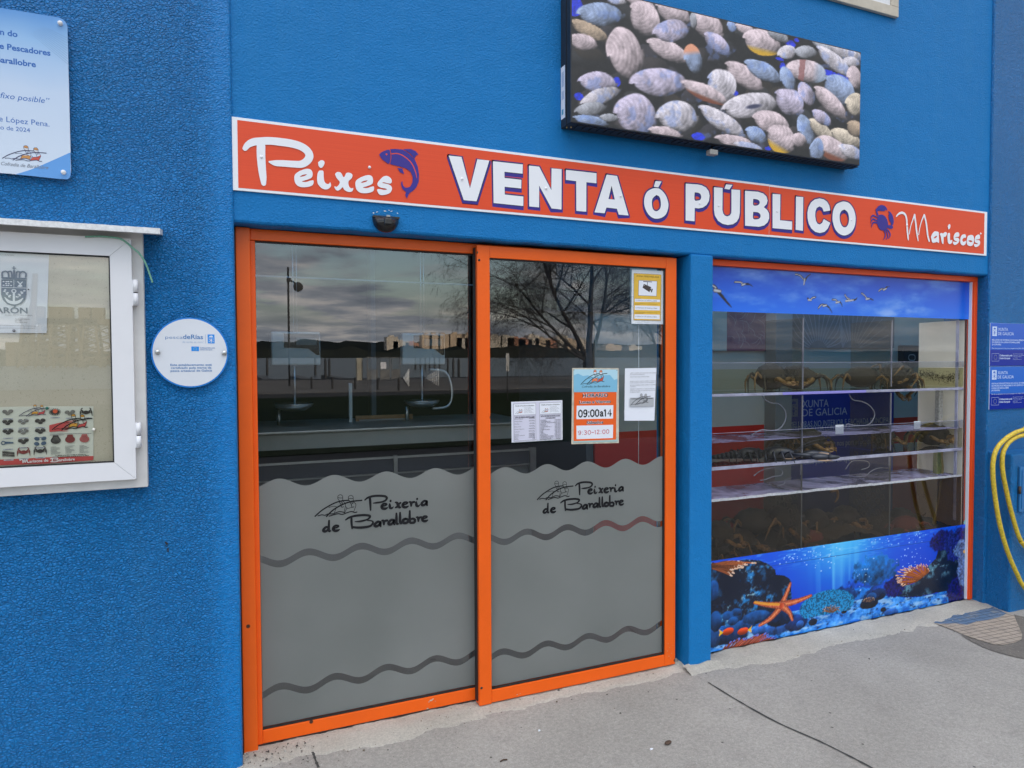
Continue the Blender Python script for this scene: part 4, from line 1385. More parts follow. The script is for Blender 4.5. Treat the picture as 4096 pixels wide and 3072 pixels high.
# Mariscos
b.rib([(3.799,2.5239,0.5),(3.821,2.5412,0.9),(3.8502,2.5502,1.05),(3.8773,2.5401,1.05),(3.8897,2.5132,1),(3.8969,2.454,1),(3.9044,2.4059,1),(3.908,2.3893,0.6)], 0.0138, Y0, W)
b.rib([(3.9148,2.4253,0.5),(3.9258,2.471,0.5),(3.9403,2.5058,0.6),(3.9602,2.5467,0.9)], 0.0138, Y0, W)
b.rib([(3.9602,2.5449,1),(3.9705,2.5006,1),(3.9828,2.4375,1),(3.9949,2.3901,0.6)], 0.0138, Y0, W)
b.rib([(3.9995,2.4274,0.5),(4.0096,2.4734,0.5),(4.0252,2.5161,0.6),(4.0466,2.5525,0.9)], 0.0138, Y0, W)
b.rib([(4.0477,2.5518,1),(4.066,2.504,1),(4.0817,2.4292,1),(4.0965,2.3941,0.9)], 0.0138, Y0, W)
blob([(4.1111,2.4198),(4.1219,2.4396),(4.1441,2.4572),(4.1696,2.4582),(4.1839,2.4516),(4.1847,2.4209),(4.1881,2.3943),(4.1798,2.3872),(4.1682,2.393),(4.1457,2.387),(4.1231,2.3882)], None, [[(4.1365,2.4158),(4.1504,2.4263),(4.1673,2.4313),(4.1619,2.4213),(4.1451,2.4137)]])
blob([(4.1927,2.4445),(4.2068,2.4524),(4.224,2.4505),(4.241,2.4602),(4.2584,2.4567),(4.2559,2.4411),(4.2418,2.4286),(4.2303,2.4278),(4.2284,2.3872),(4.2169,2.3865),(4.2078,2.4071),(4.2034,2.426)])
blob([(4.2671,2.4535),(4.2873,2.4568),(4.2898,2.428),(4.2943,2.4108),(4.3116,2.4158),(4.3091,2.3982),(4.289,2.3872),(4.2714,2.3958),(4.2649,2.4263)])
blob([(4.266,2.4998),(4.2802,2.5135),(4.292,2.5055),(4.2866,2.4858),(4.2723,2.4801)])
blob([(4.3228,2.434),(4.334,2.4562),(4.3601,2.4677),(4.3768,2.4611),(4.3755,2.4415),(4.3492,2.4358),(4.3346,2.4309),(4.3669,2.4312),(4.3802,2.4184),(4.3678,2.3981),(4.3387,2.3845),(4.321,2.3912),(4.3207,2.4048),(4.3441,2.4043),(4.3557,2.409),(4.3292,2.415)])
blob([(4.3904,2.4347),(4.4048,2.4532),(4.4313,2.459),(4.4435,2.45),(4.4408,2.4381),(4.4201,2.4347),(4.4086,2.4202),(4.4207,2.4093),(4.4413,2.4185),(4.4435,2.4029),(4.4272,2.3881),(4.4035,2.3886),(4.3882,2.4052)])
blob([(4.453,2.431),(4.4644,2.4514),(4.4972,2.4596),(4.5186,2.4512),(4.5237,2.4199),(4.511,2.3953),(4.4871,2.3867),(4.46,2.3921),(4.4505,2.4112)], None, [[(4.4652,2.42),(4.4861,2.4245),(4.5074,2.4188),(4.4865,2.4115)]])
blob([(4.5281,2.4328),(4.5397,2.4554),(4.5667,2.4671),(4.581,2.4601),(4.5797,2.4402),(4.5554,2.4346),(4.5404,2.4297),(4.5738,2.4299),(4.5846,2.4167),(4.5748,2.3962),(4.5446,2.3836),(4.5263,2.3892),(4.5259,2.403),(4.5502,2.4026),(4.5623,2.4073),(4.5347,2.4135)])
b.build('lettering', sign)
for x, z in [(0.159,2.4741),(0.5929,2.4792)] + [(1.01,2.4719),(1.4301,2.4696),(1.8429,2.4711)] + [(2.3252,2.4746),(2.4492,2.4732),(2.8563,2.4761),(3.4238,2.4738)] + [(3.8948,2.4773),(4.5892,2.4738)]:
    b = MB()
    b.lathe([(0.0, -0.0055), (0.004, -0.005), (0.0065, -0.002), (0.0065, 0.001)], x, -0.0095, z, M_SGWHITE, 12, 'Y')
    b.build('screw_cap', sign)

# door sensor above the door
sn = thing('motion_sensor', 'black half-round motion sensor stuck on the wall above the sliding door', 'sensor', (0.66, 0, 2.19))
(sx0, sz0), (sx1, sz1) = [(0.6038,2.2719),(0.7184,2.2616)]
(_a, szb) = (0.6579,2.208)
cx, ztop = (sx0+sx1)/2, sz0
rw, rh = (sx1-sx0)/2, ztop-szb
b = MB()
vs, n, m_ = [], 20, 10
M_SENS = mat('sensor_black', (0.012, 0.012, 0.013), 0.22)
for i in range(n+1):
    a = math.pi*i/n
    for j in range(m_+1):
        t = (math.pi/2)*j/m_
        vs.append((cx-rw*math.cos(a)*math.cos(t)**0.7, -0.004-0.062*math.sin(t)*(0.35+0.65*math.sin(a)**0.5), ztop-rh*abs(math.sin(a))**0.8*math.cos(t)**0.7))
b.add(vs, [(i*(m_+1)+j, (i+1)*(m_+1)+j, (i+1)*(m_+1)+j+1, i*(m_+1)+j+1) for i in range(n) for j in range(m_)], M_SENS, True)
b.box(cx-rw, cx+rw, -0.022, -0.0005, ztop-0.004, ztop+0.004, M_SENS)
b.build('housing', sn)
b = MB()
b.bbox(cx-0.018, cx+0.016, -0.066, -0.05, ztop-0.042, ztop-0.012, M_SENS, 0.006)
b.rect(cx-0.010, ztop-0.008, cx+0.006, ztop-0.001, -0.0685, mat('led_grey', (0.35, 0.35, 0.35), 0.4))
b.build('window', sn)

b = MB()
random.seed(21)
M_FILL = mat('white_filler', rgb(214, 220, 226), 0.8)
for x, z in [(0.6099,2.2888),(0.625,2.2943),(0.6598,2.3014),(0.6774,2.3061),(0.6883,2.3027),(0.7147,2.2962)]:
    b.disc(x, z, random.uniform(.003, .007), -0.0012, M_FILL, 7, random.uniform(.0015, .003), random.uniform(-.6, .6))
b.build('filler', sn)

# ------------------------------------------------------------------ round certificate plaque on the left wall
rd = thing('round_plaque', 'round white certificate plaque with blue rim beside the notice board', 'plaque', (-0.112, 0, 1.687))
cx, cz = -0.1125, 1.687
b = MB()
M_RIM = mat('plaque_blue', rgb(0, 122, 210), 0.3)
M_PLQ = mat('plaque_white', rgb(214, 217, 224), 0.28, var=0.03, vscale=9)
b.lathe([(0.0, 0.0), (0.136, 0.0), (0.136, -0.004), (0.0, -0.004)], cx, -0.028, cz, M_RIM, 64, 'Y', False)
b.disc(cx, cz, 0.1305, -0.0328, M_PLQ, 64)
b.build('panel', rd)
b = MB()
M_BLUEINK = mat('blue_ink', rgb(62, 120, 178), 0.5)
M_LBLUE = mat('bright_blue_ink', rgb(0, 134, 222), 0.5)


def RD(u, v):
    """reading position on the plaque -> x, z"""
    return cx+(u-858)/820*0.1365, cz-(v-860)/745*0.1365


Y1 = -0.0332


def rtext(s, u0, v0, u1, h, m, **k):
    x0, z0 = RD(u0, v0)
    x1, _ = RD(u1, v0)
    b.text(s, x0, z0, h/745*0.1365, Y1, m, w=x1-x0, **k)


rtext('pesca', 340, 572, 700, 70, M_BLUEINK, bold=-0.012)
rtext('deRías', 706, 572, 1130, 96, M_BLUEINK, bold=0.02)
rtext('de onde se non?', 692, 658, 1136, 46, mat('pale_ink', rgb(150, 176, 205), 0.5), bold=-0.01)
x, z = RD(1182, 662)
b.rect(x-0.0004, z, x+0.0004, RD(1182, 470)[1], Y1, M_BLUEINK)


def galicia_shield(x0, z0, x1, z1, y, ground, mark):
    """blue field, crown, chalice and seven crosses"""
    b.rect(x0, z0, x1, z1, y, ground)
    w, h = x1-x0, z1-z0
    P = lambda u, v: (x0+u*w, z0+v*h)
    b.poly([P(.28, .70), P(.72, .70), P(.78, .86), P(.64, .80), P(.5, .92), P(.36, .80), P(.22, .86)], y, mark)
    for u, v in ((.22, .60), (.78, .60), (.22, .40), (.78, .40), (.22, .20), (.78, .20), (.5, .62)):
        b.disc(*P(u, v), 0.07*w, y, mark, 8)
    b.disc(*P(.5, .46), .10*w, y, mark, 12)
    b.poly([P(.34, .38), P(.66, .38), P(.60, .26), P(.54, .22), P(.54, .14), P(.62, .09), P(.38, .09), P(.46, .14), P(.46, .22), P(.40, .26)], y, mark)


def eu_flag(x0, z0, x1, z1, y, ground, star):
    b.rect(x0, z0, x1, z1, y, ground)
    c = ((x0+x1)/2, (z0+z1)/2)
    r = (z1-z0)*0.33
    for k in range(12):
        a = k*math.pi/6
        b.disc(c[0]+r*math.cos(a), c[1]+r*math.sin(a), r*0.15, y, star, 5)


galicia_shield(*RD(1230, 664), *RD(1378, 472), Y1, M_LBLUE, M_PLQ)
eu_flag(*RD(878, 828), *RD(1040, 732), Y1, M_LBLUE, mat('flag_star', rgb(190, 190, 90), 0.5))
rtext('Cofinanciado pola', 1064, 770, 1382, 26, M_BLUEINK, bold=0.02)
rtext('Unión Europea', 1064, 808, 1325, 26, M_BLUEINK, bold=0.02)
rtext('Este establecemento está', 434, 1138, 1308, 44, M_BLUEINK, bold=0.02)
rtext('certificado pola marca da', 442, 1200, 1298, 44, M_BLUEINK, bold=0.02)
rtext('pesca artesanal de Galicia', 436, 1262, 1312, 44, M_BLUEINK, bold=0.02)
b.build('print', rd)
for u, v in ((175, 852), (1585, 868)):
    b = MB()
    x, z = RD(u, v)
    b.lathe([(0.0, -0.008), (0.0075, -0.0075), (0.0092, -0.005), (0.0092, 0.016)], x, -0.035, z, M_STEEL, 20, 'Y')
    b.build('standoff', rd)

# ------------------------------------------------------------------ two blue funding plaques on the right wall
M_PB = mat('plaque_mid_blue', rgb(22, 88, 192), 0.18)
M_PB2 = mat('plaque_light_blue', rgb(40, 104, 200), 0.18)
M_PD = mat('plaque_deep_blue', rgb(10, 40, 150), 0.18)
M_PW = mat('plaque_lettering', rgb(198, 214, 240), 0.5)


def funding(x0, z0, x1, z1, split, lines, top, label, yf):
    global b
    t = thing('funding_plaque', label, 'plaque', ((x0+x1)/2, 0, z0), 'blue funding plaques')
    b = MB()
    b.bbox(x0, x1, yf, -0.0145, z0, z1, M_PW, 0.0015, 1)
    y = yf-0.0004
    b.rect(x0+0.0005, split, x1-0.0005, z1-0.0005, y, top)
    b.rect(x0+0.0005, z0+0.0005, x1-0.0005, split, y, M_PD)
    w, h = x1-x0, z1-z0
    P = lambda u, v: (x0+u*w, z1-v*h)
    galicia_shield(*P(.055, .30), *P(.175, .08), y, M_PW, M_PB)

    def tx(s, u0, v, u1, hh, bold=0.0):
        a, c = P(u0, v), P(u1, v)
        b.text(s, a[0], a[1], hh*h, y, M_PW, w=c[0]-a[0], bold=bold)
    tx('XUNTA', .205, .178, .47, .075)
    tx('DE GALICIA', .205, .278, .63, .075)
    for k, (s, u1) in enumerate(lines):
        last = k == len(lines)-1
        tx(s, .05, .41+.053*k+(.03 if last else 0), u1, .028 if last else .036, 0.0 if last else .02)
    vs_ = (z1-split)/h
    eu_flag(*P(.055, vs_+.255), *P(.24, vs_+.095), y, M_PD, mat('flag_gold', rgb(150, 160, 120), 0.5))
    a, c = P(.05, vs_+.265), P(.245, vs_+.085)
    for q in ((a[0], a[1], c[0], a[1]+.0012), (a[0], c[1]-.0012, c[0], c[1]), (a[0], a[1], a[0]+.0012, c[1]), (c[0]-.0012, a[1], c[0], c[1])):
        b.rect(*q, y, M_PW)
    tx('Cofinanciado pola', .26, vs_+.15, .60, .042, .03)
    tx('Unión Europea', .26, vs_+.215, .545, .042, .03)
    for k, (s, u1) in enumerate((('Fondo Europeo', .90), ('Marítimo, de Pesca', .93), ('e de Acuicultura', .85), ('Xunta de Galicia', .75), ('Consellería do Mar', .86))):
        tx(s, .62, vs_+.10+.033*k, u1, .014)
    b.build('panel', t)


funding(4.690, 1.607, 5.080, 1.892, 1.714, [('MELLORAS NO INTERIOR E FACHADA PRINCIPAL', .965), ('DO EDIFICIO DA LONXA DE BARALLOBRE', .80), ('(A CORUÑA)', .29), ('Plan de equipamentos nos portos pesqueiros de Galicia 2030', .93)], M_PB,
        'blue plaque about interior and facade improvements, upper of two on the right wall', -0.0195)
funding(4.692, 1.315, 5.088, 1.602, 1.421, [('INSTALACIÓN ELÉCTRICA NO LOCAL DE VENDA', .97), ('DE PRODUTOS PESQUEIROS NO EDIFICIO DA', .97), ('LONXA DE BARALLOBRE', .50), ('(A CORUÑA)', .27), ('Plan de equipamentos nos portos pesqueiros de Galicia 2030', .92)], M_PB2,
        'blue plaque about the electrical installation, lower of two on the right wall', -0.0205)

# ------------------------------------------------------------------ acrylic inauguration plaque, top left
pl = thing('wall_plaque', 'pale blue acrylic plaque with rounded corners at the top of the left wall', 'plaque', (-0.8, 0, 2.3))
M_PLB = bpy.data.materials.new('plaque_print')
M_PLB.use_nodes = True
_t = M_PLB.node_tree
_p = _t.nodes['Principled BSDF']
_g = _t.nodes.new('ShaderNodeTexCoord')
_s2 = _t.nodes.new('ShaderNodeSeparateXYZ')
_t.links.new(_g.outputs['Object'], _s2.inputs[0])
_n = nd(_t, 'ShaderNodeTexNoise', i_Scale=3.0, i_Detail=2.0)
_t.links.new(_g.outputs['Object'], _n.inputs['Vector'])
_z = mth(_t, 'MULTIPLY_ADD', _n.outputs[0], 0.12, _s2.outputs[2])
_t.links.new(ramp(_t, mth(_t, 'MULTIPLY_ADD', _z, 1.6, -3.75), (0.0, rgb(206, 214, 226)), (0.55, rgb(194, 208, 228)), (0.82, rgb(150, 186, 224)), (1.0, rgb(80, 140, 206))), _p.inputs['Base Color'])
_p.inputs['Roughness'].default_value = 0.12
b = MB()
x0, x1, z0, z1, r = -1.25, -0.494, 2.316, 2.888, 0.03
out = []
for ccx, ccz, a0 in ((x1-r, z0+r, -90), (x1-r, z1-r, 0), (x0+r, z1-r, 90), (x0+r, z0+r, 180)):
    out += [(ccx+r*math.cos(R(a0+9*k)), ccz+r*math.sin(R(a0+9*k))) for k in range(11)]
n = len(out)
b.add([(p[0], -0.032, p[1]) for p in out]+[(p[0], -0.027, p[1]) for p in out], [tuple(range(n)), tuple(range(2*n-1, n-1, -1))]+[(i, n+i, n+(i+1) % n, (i+1) % n) for i in range(n)], M_PLB)
b.build('panel', pl)
b = MB()
Y2 = -0.0322
M_PT = mat('plaque_blue_text', rgb(38, 98, 176), 0.4)
b.poly([(-0.4939,2.4117),(-0.5348,2.3858),(-0.5789,2.3584),(-0.6162,2.3363),(-0.6621,2.315),(-0.6166,2.3146),(-0.5551,2.3128),(-0.5064,2.3129),(-0.4984,2.3193),(-0.495,2.3307)], Y2, mat('plaque_corner_blue', rgb(92, 150, 214), 0.15))


def ptext(s, c0, c1, hpx, bold=0.0, shear=0.0):
    """text that ends at c1 and runs out of the picture on the left"""
    b.text(s, c1[0], c1[1], hpx, Y2, M_PT, bold=bold, shear=shear, align='R')


ptext('Remodelación do', None, ((-0.6446,2.7958)), 0.0205, 0.04)
ptext('local da Confraría de Pescadores', None, ((-0.5478,2.7474)), 0.0205, 0.04)
ptext('San Andrés de Barallobre', None, ((-0.5926,2.6996)), 0.0205, 0.04)
ptext('“Co apoio do Grupo fixo posible”', None, ((-0.5543,2.577)), 0.0205, 0.0, 0.22)
ptext('Inaugurado por Jorge López Pena.', None, ((-0.5561,2.4955)), 0.0195)
ptext('Agosto de 2024', None, ((-0.6154,2.4677)), 0.0155)
for k in range(11):
    t = k/10
    a, c = ((-0.6055,2.8156)), ((-0.5682,2.8475))
    a1, c1 = ((-0.4923,2.7269)), ((-0.4916,2.8199))
    p0 = (a[0]+(c[0]-a[0])*t, a[1]+(c[1]-a[1])*t)
    p1 = (min(a1[0]+(c1[0]-a1[0])*t, x1-0.002), a1[1]+(c1[1]-a1[1])*t)
    b.rib([p0+(.3,), ((p0[0]+p1[0])/2, (p0[1]+p1[1])/2, .8), p1+(1,)], 0.0009, Y2, mat('hairline_blue', rgb(120, 150, 185), 0.4), n=3)
_pa, _pc = ((-0.6982,2.3697)), ((-0.5683,2.3908))


def S3(u, v):
    k = (_pc[0]-_pa[0])/(895-130)
    return _pa[0]+(u-130)*k, _pa[1]-0.002-(v-532+0.09*(u-130))*k*0.95-0.0


boat_logo(b, S3, Y2, mat('logo_line', rgb(60, 58, 92), 0.5), (mat('logo_amber', rgb(196, 138, 76), 0.5), mat('logo_red', rgb(196, 78, 60), 0.5), mat('logo_pale', rgb(206, 208, 212), 0.5)), 0.75)
_q0, _q1 = ((-0.7033,2.3396)), ((-0.5631,2.3426))
b.text('Cofradía de Barallobre', _q0[0], _q1[1]+0.001, 0.0125, Y2, mat('logo_grey', rgb(120, 126, 138), 0.5), w=_q1[0]-_q0[0], shear=0.35)
b.build('print', pl)
for x, z in [(-0.5152,2.8669),(-0.5165,2.3367)]:
    b = MB()
    b.lathe([(0.0, -0.008), (0.006, -0.007), (0.0082, -0.003), (0.0082, 0.02)], x, -0.036, z, M_WHITE, 16, 'Y')
    b.build('standoff', pl)

# ------------------------------------------------------------------ white notice board, left
nb = thing('notice_board', 'white framed notice cabinet with a flaking little roof, at the left', 'notice board', (-0.7, 0, 1.2))
M_ALU = mat('white_aluminium', rgb(224, 223, 226), 0.32, var=0.04, vscale=3)
M_ALU2 = mat('weathered_white', rgb(206, 204, 202), 0.5, var=0.12, vscale=7)
BX0, BX1, BZ0, BZ1 = -1.35, -0.2665, 1.1785, 2.133
b = MB()
b.bbox(BX0, BX1, -0.052, -0.0148, BZ0, BZ1, M_ALU2, 0.003)
b.build('case', nb)
# roof board, chipped along its front edge
b = MB()
random.seed(2)
n = 70
vs = []
for i in range(n+1):
    x = -1.42+(-0.2015+1.42)*i/n
    d = 0.004*mnoise.noise(Vector((x*22, 0, 0)))+0.003*mnoise.noise(Vector((x*70, 5, 0)))
    vs += [(x, -0.145+d, 2.1185+d*0.4), (x, -0.145+d, 2.139+d*0.6), (x, -0.013, 2.156), (x, -0.013, 2.136)]
b.add(vs, [(4*i+j, 4*i+4+j, 4*i+4+(j+1) % 4, 4*i+(j+1) % 4) for i in range(n) for j in range(4)]+[(4*n, 4*n+1, 4*n+2, 4*n+3), (3, 2, 1, 0)], mat('flaking_white', rgb(226, 226, 226), 0.6, var=0.22, vscale=55))
b.build('roof_board', nb)
dr = MB()
FX1, FZ0, FZ1 = -0.3025, 1.2145, 2.105
IX1, IZ0, IZ1 = -0.372, 1.281, 2.039
yf, yb = -0.076, -0.0525


def mitre(p, q, r_, s_):
    v = [(p[0], yf, p[1]), (q[0], yf, q[1]), (r_[0], yf, r_[1]), (s_[0], yf, s_[1])]
    w = [(a, yb, c) for a, _, c in v]
    dr.add(v+w, [(0, 1, 2, 3), (0, 4, 5, 1), (1, 5, 6, 2), (2, 6, 7, 3), (3, 7, 4, 0)], M_ALU)


g_ = 0.0006
mitre((-1.30, FZ0), (FX1-g_, FZ0), (IX1-g_, IZ0), (-1.30, IZ0))
mitre((FX1, FZ0+g_), (FX1, FZ1-g_), (IX1, IZ1-g_), (IX1, IZ0+g_))
mitre((-1.30, IZ1), (IX1-g_, IZ1), (FX1-g_, FZ1), (-1.30, FZ1))
door = dr.build('door_frame', nb)
b = MB()
for q in ((-1.3, -0.3724, IZ1-0.005, IZ1-0.0004), (-1.3, -0.3724, IZ0+0.0004, IZ0+0.005), (-0.377, -0.3724, IZ0+0.0054, IZ1-0.0054)):
    b.box(q[0], q[1], -0.0705, -0.060, q[2], q[3], M_BLACK)
b.build('gasket', door)
b = MB()
b.box(-1.3, -0.377, -0.0665, -0.0645, IZ0+0.003, IZ1-0.003, M_BOARDGLASS)
b.build('glass', door)
M_CORK = bpy.data.materials.new('speckled_cork')
M_CORK.use_nodes = True
_t = M_CORK.node_tree
_p = _t.nodes['Principled BSDF']
_g = _t.nodes.new('ShaderNodeTexCoord')
_n = nd(_t, 'ShaderNodeTexNoise', i_Scale=150.0, i_Detail=4.0, i_Roughness=0.85)
_n2 = nd(_t, 'ShaderNodeTexNoise', i_Scale=3.0, i_Detail=4.0)
for q in (_n, _n2):
    _t.links.new(_g.outputs['Object'], q.inputs['Vector'])
_c = mixc(_t, _n2.outputs[0], rgb(184, 172, 150), rgb(214, 204, 184))
_c = mixc(_t, ramp(_t, _n.outputs[0], (0.31, 0.8), (0.40, 0.0)), _c, rgb(128, 116, 98))
_t.links.new(_c, _p.inputs['Base Color'])
_p.inputs['Roughness'].default_value = 0.9
b = MB()
b.box(-1.3, -0.31, -0.056, -0.0524, 1.23, 2.09, M_CORK)
b.build('pinboard', nb)
for z0, z1 in ((1.860, 1.955), (1.332, 1.425)):
    b = MB()
    xh = -0.2905
    mid = (z0+z1)/2
    b.tube([(xh, -0.079, z0), (xh, -0.079, mid-0.002)], 0.0085, M_ALU, 14)
    b.tube([(xh, -0.079, mid-0.0018), (xh, -0.079, mid+0.0018)], 0.0072, M_BLACK, 14)
    b.tube([(xh, -0.079, mid+0.002), (xh, -0.079, z1)], 0.0085, M_ALU, 14)
    b.box(xh-0.012, xh+0.004, -0.078, -0.0525, z0, z1, M_ALU)
    b.build('hinge', nb)
# green cord over the door of the cabinet
b = MB()
M_CORD = mat('green_cord', rgb(120, 176, 152), 0.8, var=0.25, vscale=180)
cp = [(-0.4468,2.1019),(-0.4074,2.1065),(-0.3733,2.1062),(-0.3389,2.1033),(-0.316,2.0896),(-0.296,2.0704),(-0.2786,2.0555),(-0.2614,2.0299),(-0.2501,2.0005),(-0.2417,1.9708),(-0.235,1.9476)]
b.tube([(x, -0.083+0.012*max(0, (i-6)/4), z) for i, (x, z) in enumerate(cp)], 0.0032, M_CORD, 8, 4)
tag(b.build('cord'), 'frayed pale green cord hanging from the top of the notice cabinet', 'cord')

# paper with the municipal coat of arms, pinned inside
Y3 = -0.0575
pa = thing('notice_sheet', 'white sheet with a dark coat of arms reading NARÓN behind the pane', 'notice', (-0.8, -0.057, 1.8))
b = MB()
(px1, pz1), (px2, pz2) = [(-0.5631,2.034),(-0.5756,1.7553)]
b.add([(-1.0, -0.0568, pz1+0.008), (px1, -0.0568, pz1), (px2, -0.0600, pz2), (-1.0, -0.0585, pz2-0.004)], [(0, 3, 2, 1)], M_PAPER)
b.build('paper', pa)
b = MB()
Y3 = -0.0608
M_CREST = mat('crest_blue_grey', rgb(80, 98, 120), 0.7)
b.rib([(-0.6672,1.9876),(-0.667,1.9746)], 0.0032, Y3, M_CREST, n=1)
b.rib([(-0.6719,1.9818),(-0.6619,1.9818)], 0.0032, Y3, M_CREST, n=1)
b.rib([(-0.6671,1.9726),(-0.6676,1.9505)], 0.006, Y3, M_CREST, n=1)
for arc in ([(-0.7016,1.949),(-0.7013,1.9644),(-0.6912,1.9694),(-0.6839,1.9628),(-0.6834,1.9498)], [(-0.6863,1.9676),(-0.6767,1.9701),(-0.674,1.9632),(-0.6734,1.9503)], [(-0.6617,1.9508),(-0.6606,1.9639),(-0.6571,1.97),(-0.6471,1.9685)], [(-0.6517,1.9512),(-0.6506,1.9633),(-0.6428,1.9707),(-0.6329,1.9652),(-0.6332,1.9521)]):
    b.rib(arc, 0.0052, Y3, M_CREST, n=4)
b.rib([(-0.7017,1.946),(-0.6333,1.946)], 0.0062, Y3, M_CREST, n=1)
b.poly([(-0.7043,1.9409),(-0.6317,1.9421),(-0.6329,1.8897),(-0.6366,1.8719),(-0.6479,1.858),(-0.6691,1.8483),(-0.6897,1.8552),(-0.7018,1.8698),(-0.7064,1.8871)], Y3, M_CREST)
b.rib([(-0.7058,1.913),(-0.6323,1.9133)], 0.0018, Y3, M_PAPER, n=1)
b.rib([(-0.6682,1.9415),(-0.6688,1.9134)], 0.0014, Y3, M_PAPER, n=1)
for c in [(-0.6941,1.9334),(-0.6804,1.934),(-0.6873,1.9267),(-0.6944,1.9204),(-0.6808,1.9205)]:
    for s in (-1, 1):
        b.disc(c[0]+s*0.004, c[1], 0.0032, Y3, M_PAPER, 8, 0.0022)
for q in ([(-0.6571,1.935),(-0.6448,1.9194)], [(-0.6437,1.9345),(-0.6566,1.9179)]):
    b.rib(q, 0.003, Y3, M_PAPER, n=1)
b.disc(*(-0.6507,1.9202), 0.006, Y3, M_PAPER, 10, 0.004)
b.disc(*(-0.6691,1.9014), 0.0075, Y3, M_PAPER, 14)
b.disc(*(-0.6691,1.9014), 0.0042, Y3, M_CREST, 12)
b.rib([(-0.6693,1.8944),(-0.67,1.8608)], 0.0062, Y3, M_PAPER, n=1)
b.rib([(-0.6958,1.8785,0.3),(-0.6853,1.8648,1.1),(-0.67,1.8603,1.3),(-0.6553,1.8648,1.1),(-0.6433,1.8772,0.3)], 0.0085, Y3, M_PAPER, n=4)
for q in ([(-0.6969,1.9014),(-0.6889,1.8902),(-0.6801,1.878)], [(-0.6411,1.9004),(-0.6506,1.889),(-0.6583,1.8787)]):
    b.rib(q, 0.0014, Y3, M_PAPER, n=3)
    for k in range(6):
        t = k/5
        x = q[0][0]+(q[2][0]-q[0][0])*t
        z = q[0][1]+(q[2][1]-q[0][1])*t
        b.disc(x+0.003*(-1)**k, z+0.003, 0.0036, Y3, M_PAPER, 8, 0.0024)
_a, _c = ((-0.6305,1.8241)), ((-0.7111,1.8247))
b.text('NARÓN', _a[0], _a[1], 0.0205, Y3, M_CREST, bold=0.03, align='R', w=0.118)
_a = (-0.6171,1.8159)
b.text('APROBADO POLO CONCELLO DE NARÓN', _a[0], _a[1], 0.0030, Y3, M_GREYINK, align='R')
for k in range(3):
    _a = ((-0.668,1.8022))
    b.text(('Asinado por Concello', 'data 2024', 'Documento oficial')[k], _a[0], _a[1]-0.0055*k, 0.0035, Y3, M_GREYINK)
for q in ([(-0.7121,1.7813),(-0.5996,1.7792)], [(-0.7123,1.7713),(-0.6096,1.7719)]):
    b.rib(q, 0.0007, Y3, M_GREYINK, n=1)
_a = (-0.6659,2.0246)
b.text('CONCELLO DE NARÓN', _a[0], _a[1], 0.004, Y3, M_GREYINK, align='R')
b.build('print', pa)

# shellfish leaflet
le = thing('shellfish_leaflet', 'leaflet of shellfish pictures with a red Mariscos de Barallobre band', 'leaflet', (-0.7, -0.057, 1.3))
M_LEAF = mat('leaflet_cream', rgb(222, 221, 206), 0.6, var=0.04, vscale=5)
M_LRED = mat('leaflet_red', rgb(206, 78, 76), 0.6)
M_LDK = mat('leaflet_dark', rgb(62, 54, 52), 0.6, var=0.5, vscale=90)
M_LGR = mat('leaflet_grey', rgb(128, 124, 116), 0.6, var=0.45, vscale=90)
M_LBR = mat('leaflet_maroon', rgb(140, 58, 56), 0.6, var=0.3, vscale=90)
M_LOR = mat('leaflet_orange', rgb(222, 158, 58), 0.6)
M_LTAG = mat('leaflet_tag', rgb(190, 190, 196), 0.6)
b = MB()
c0 = [(-0.7196,1.4958),(-0.58,1.4933),(-0.437,1.4892),(-0.4408,1.3063),(-0.4416,1.2939),(-0.448,1.2893),(-0.5844,1.2877),(-0.7243,1.292)]
b.add([(c0[0][0]-0.14, -0.0568, c0[0][1]+0.001)]+[(x, -0.0568-(0.0012 if i in (2, 3, 4, 5) else 0), z) for i, (x, z) in enumerate(c0)][1:7]+[(c0[7][0]-0.14, -0.0568, c0[7][1]-0.003)], [(7, 6, 5, 4, 3, 2, 1, 0)], M_LEAF)
b.build('paper', le)
b = MB()
Y4 = -0.0586
rb = [(-0.7235,1.3116),(-0.5837,1.3102),(-0.4405,1.3068),(-0.4414,1.2941),(-0.4449,1.2909),(-0.5841,1.2879),(-0.7239,1.2922)]
b.poly([(rb[0][0]-0.14, rb[0][1]-0.001)]+rb[1:6]+[(rb[6][0]-0.14, rb[6][1])], Y4, M_LRED)


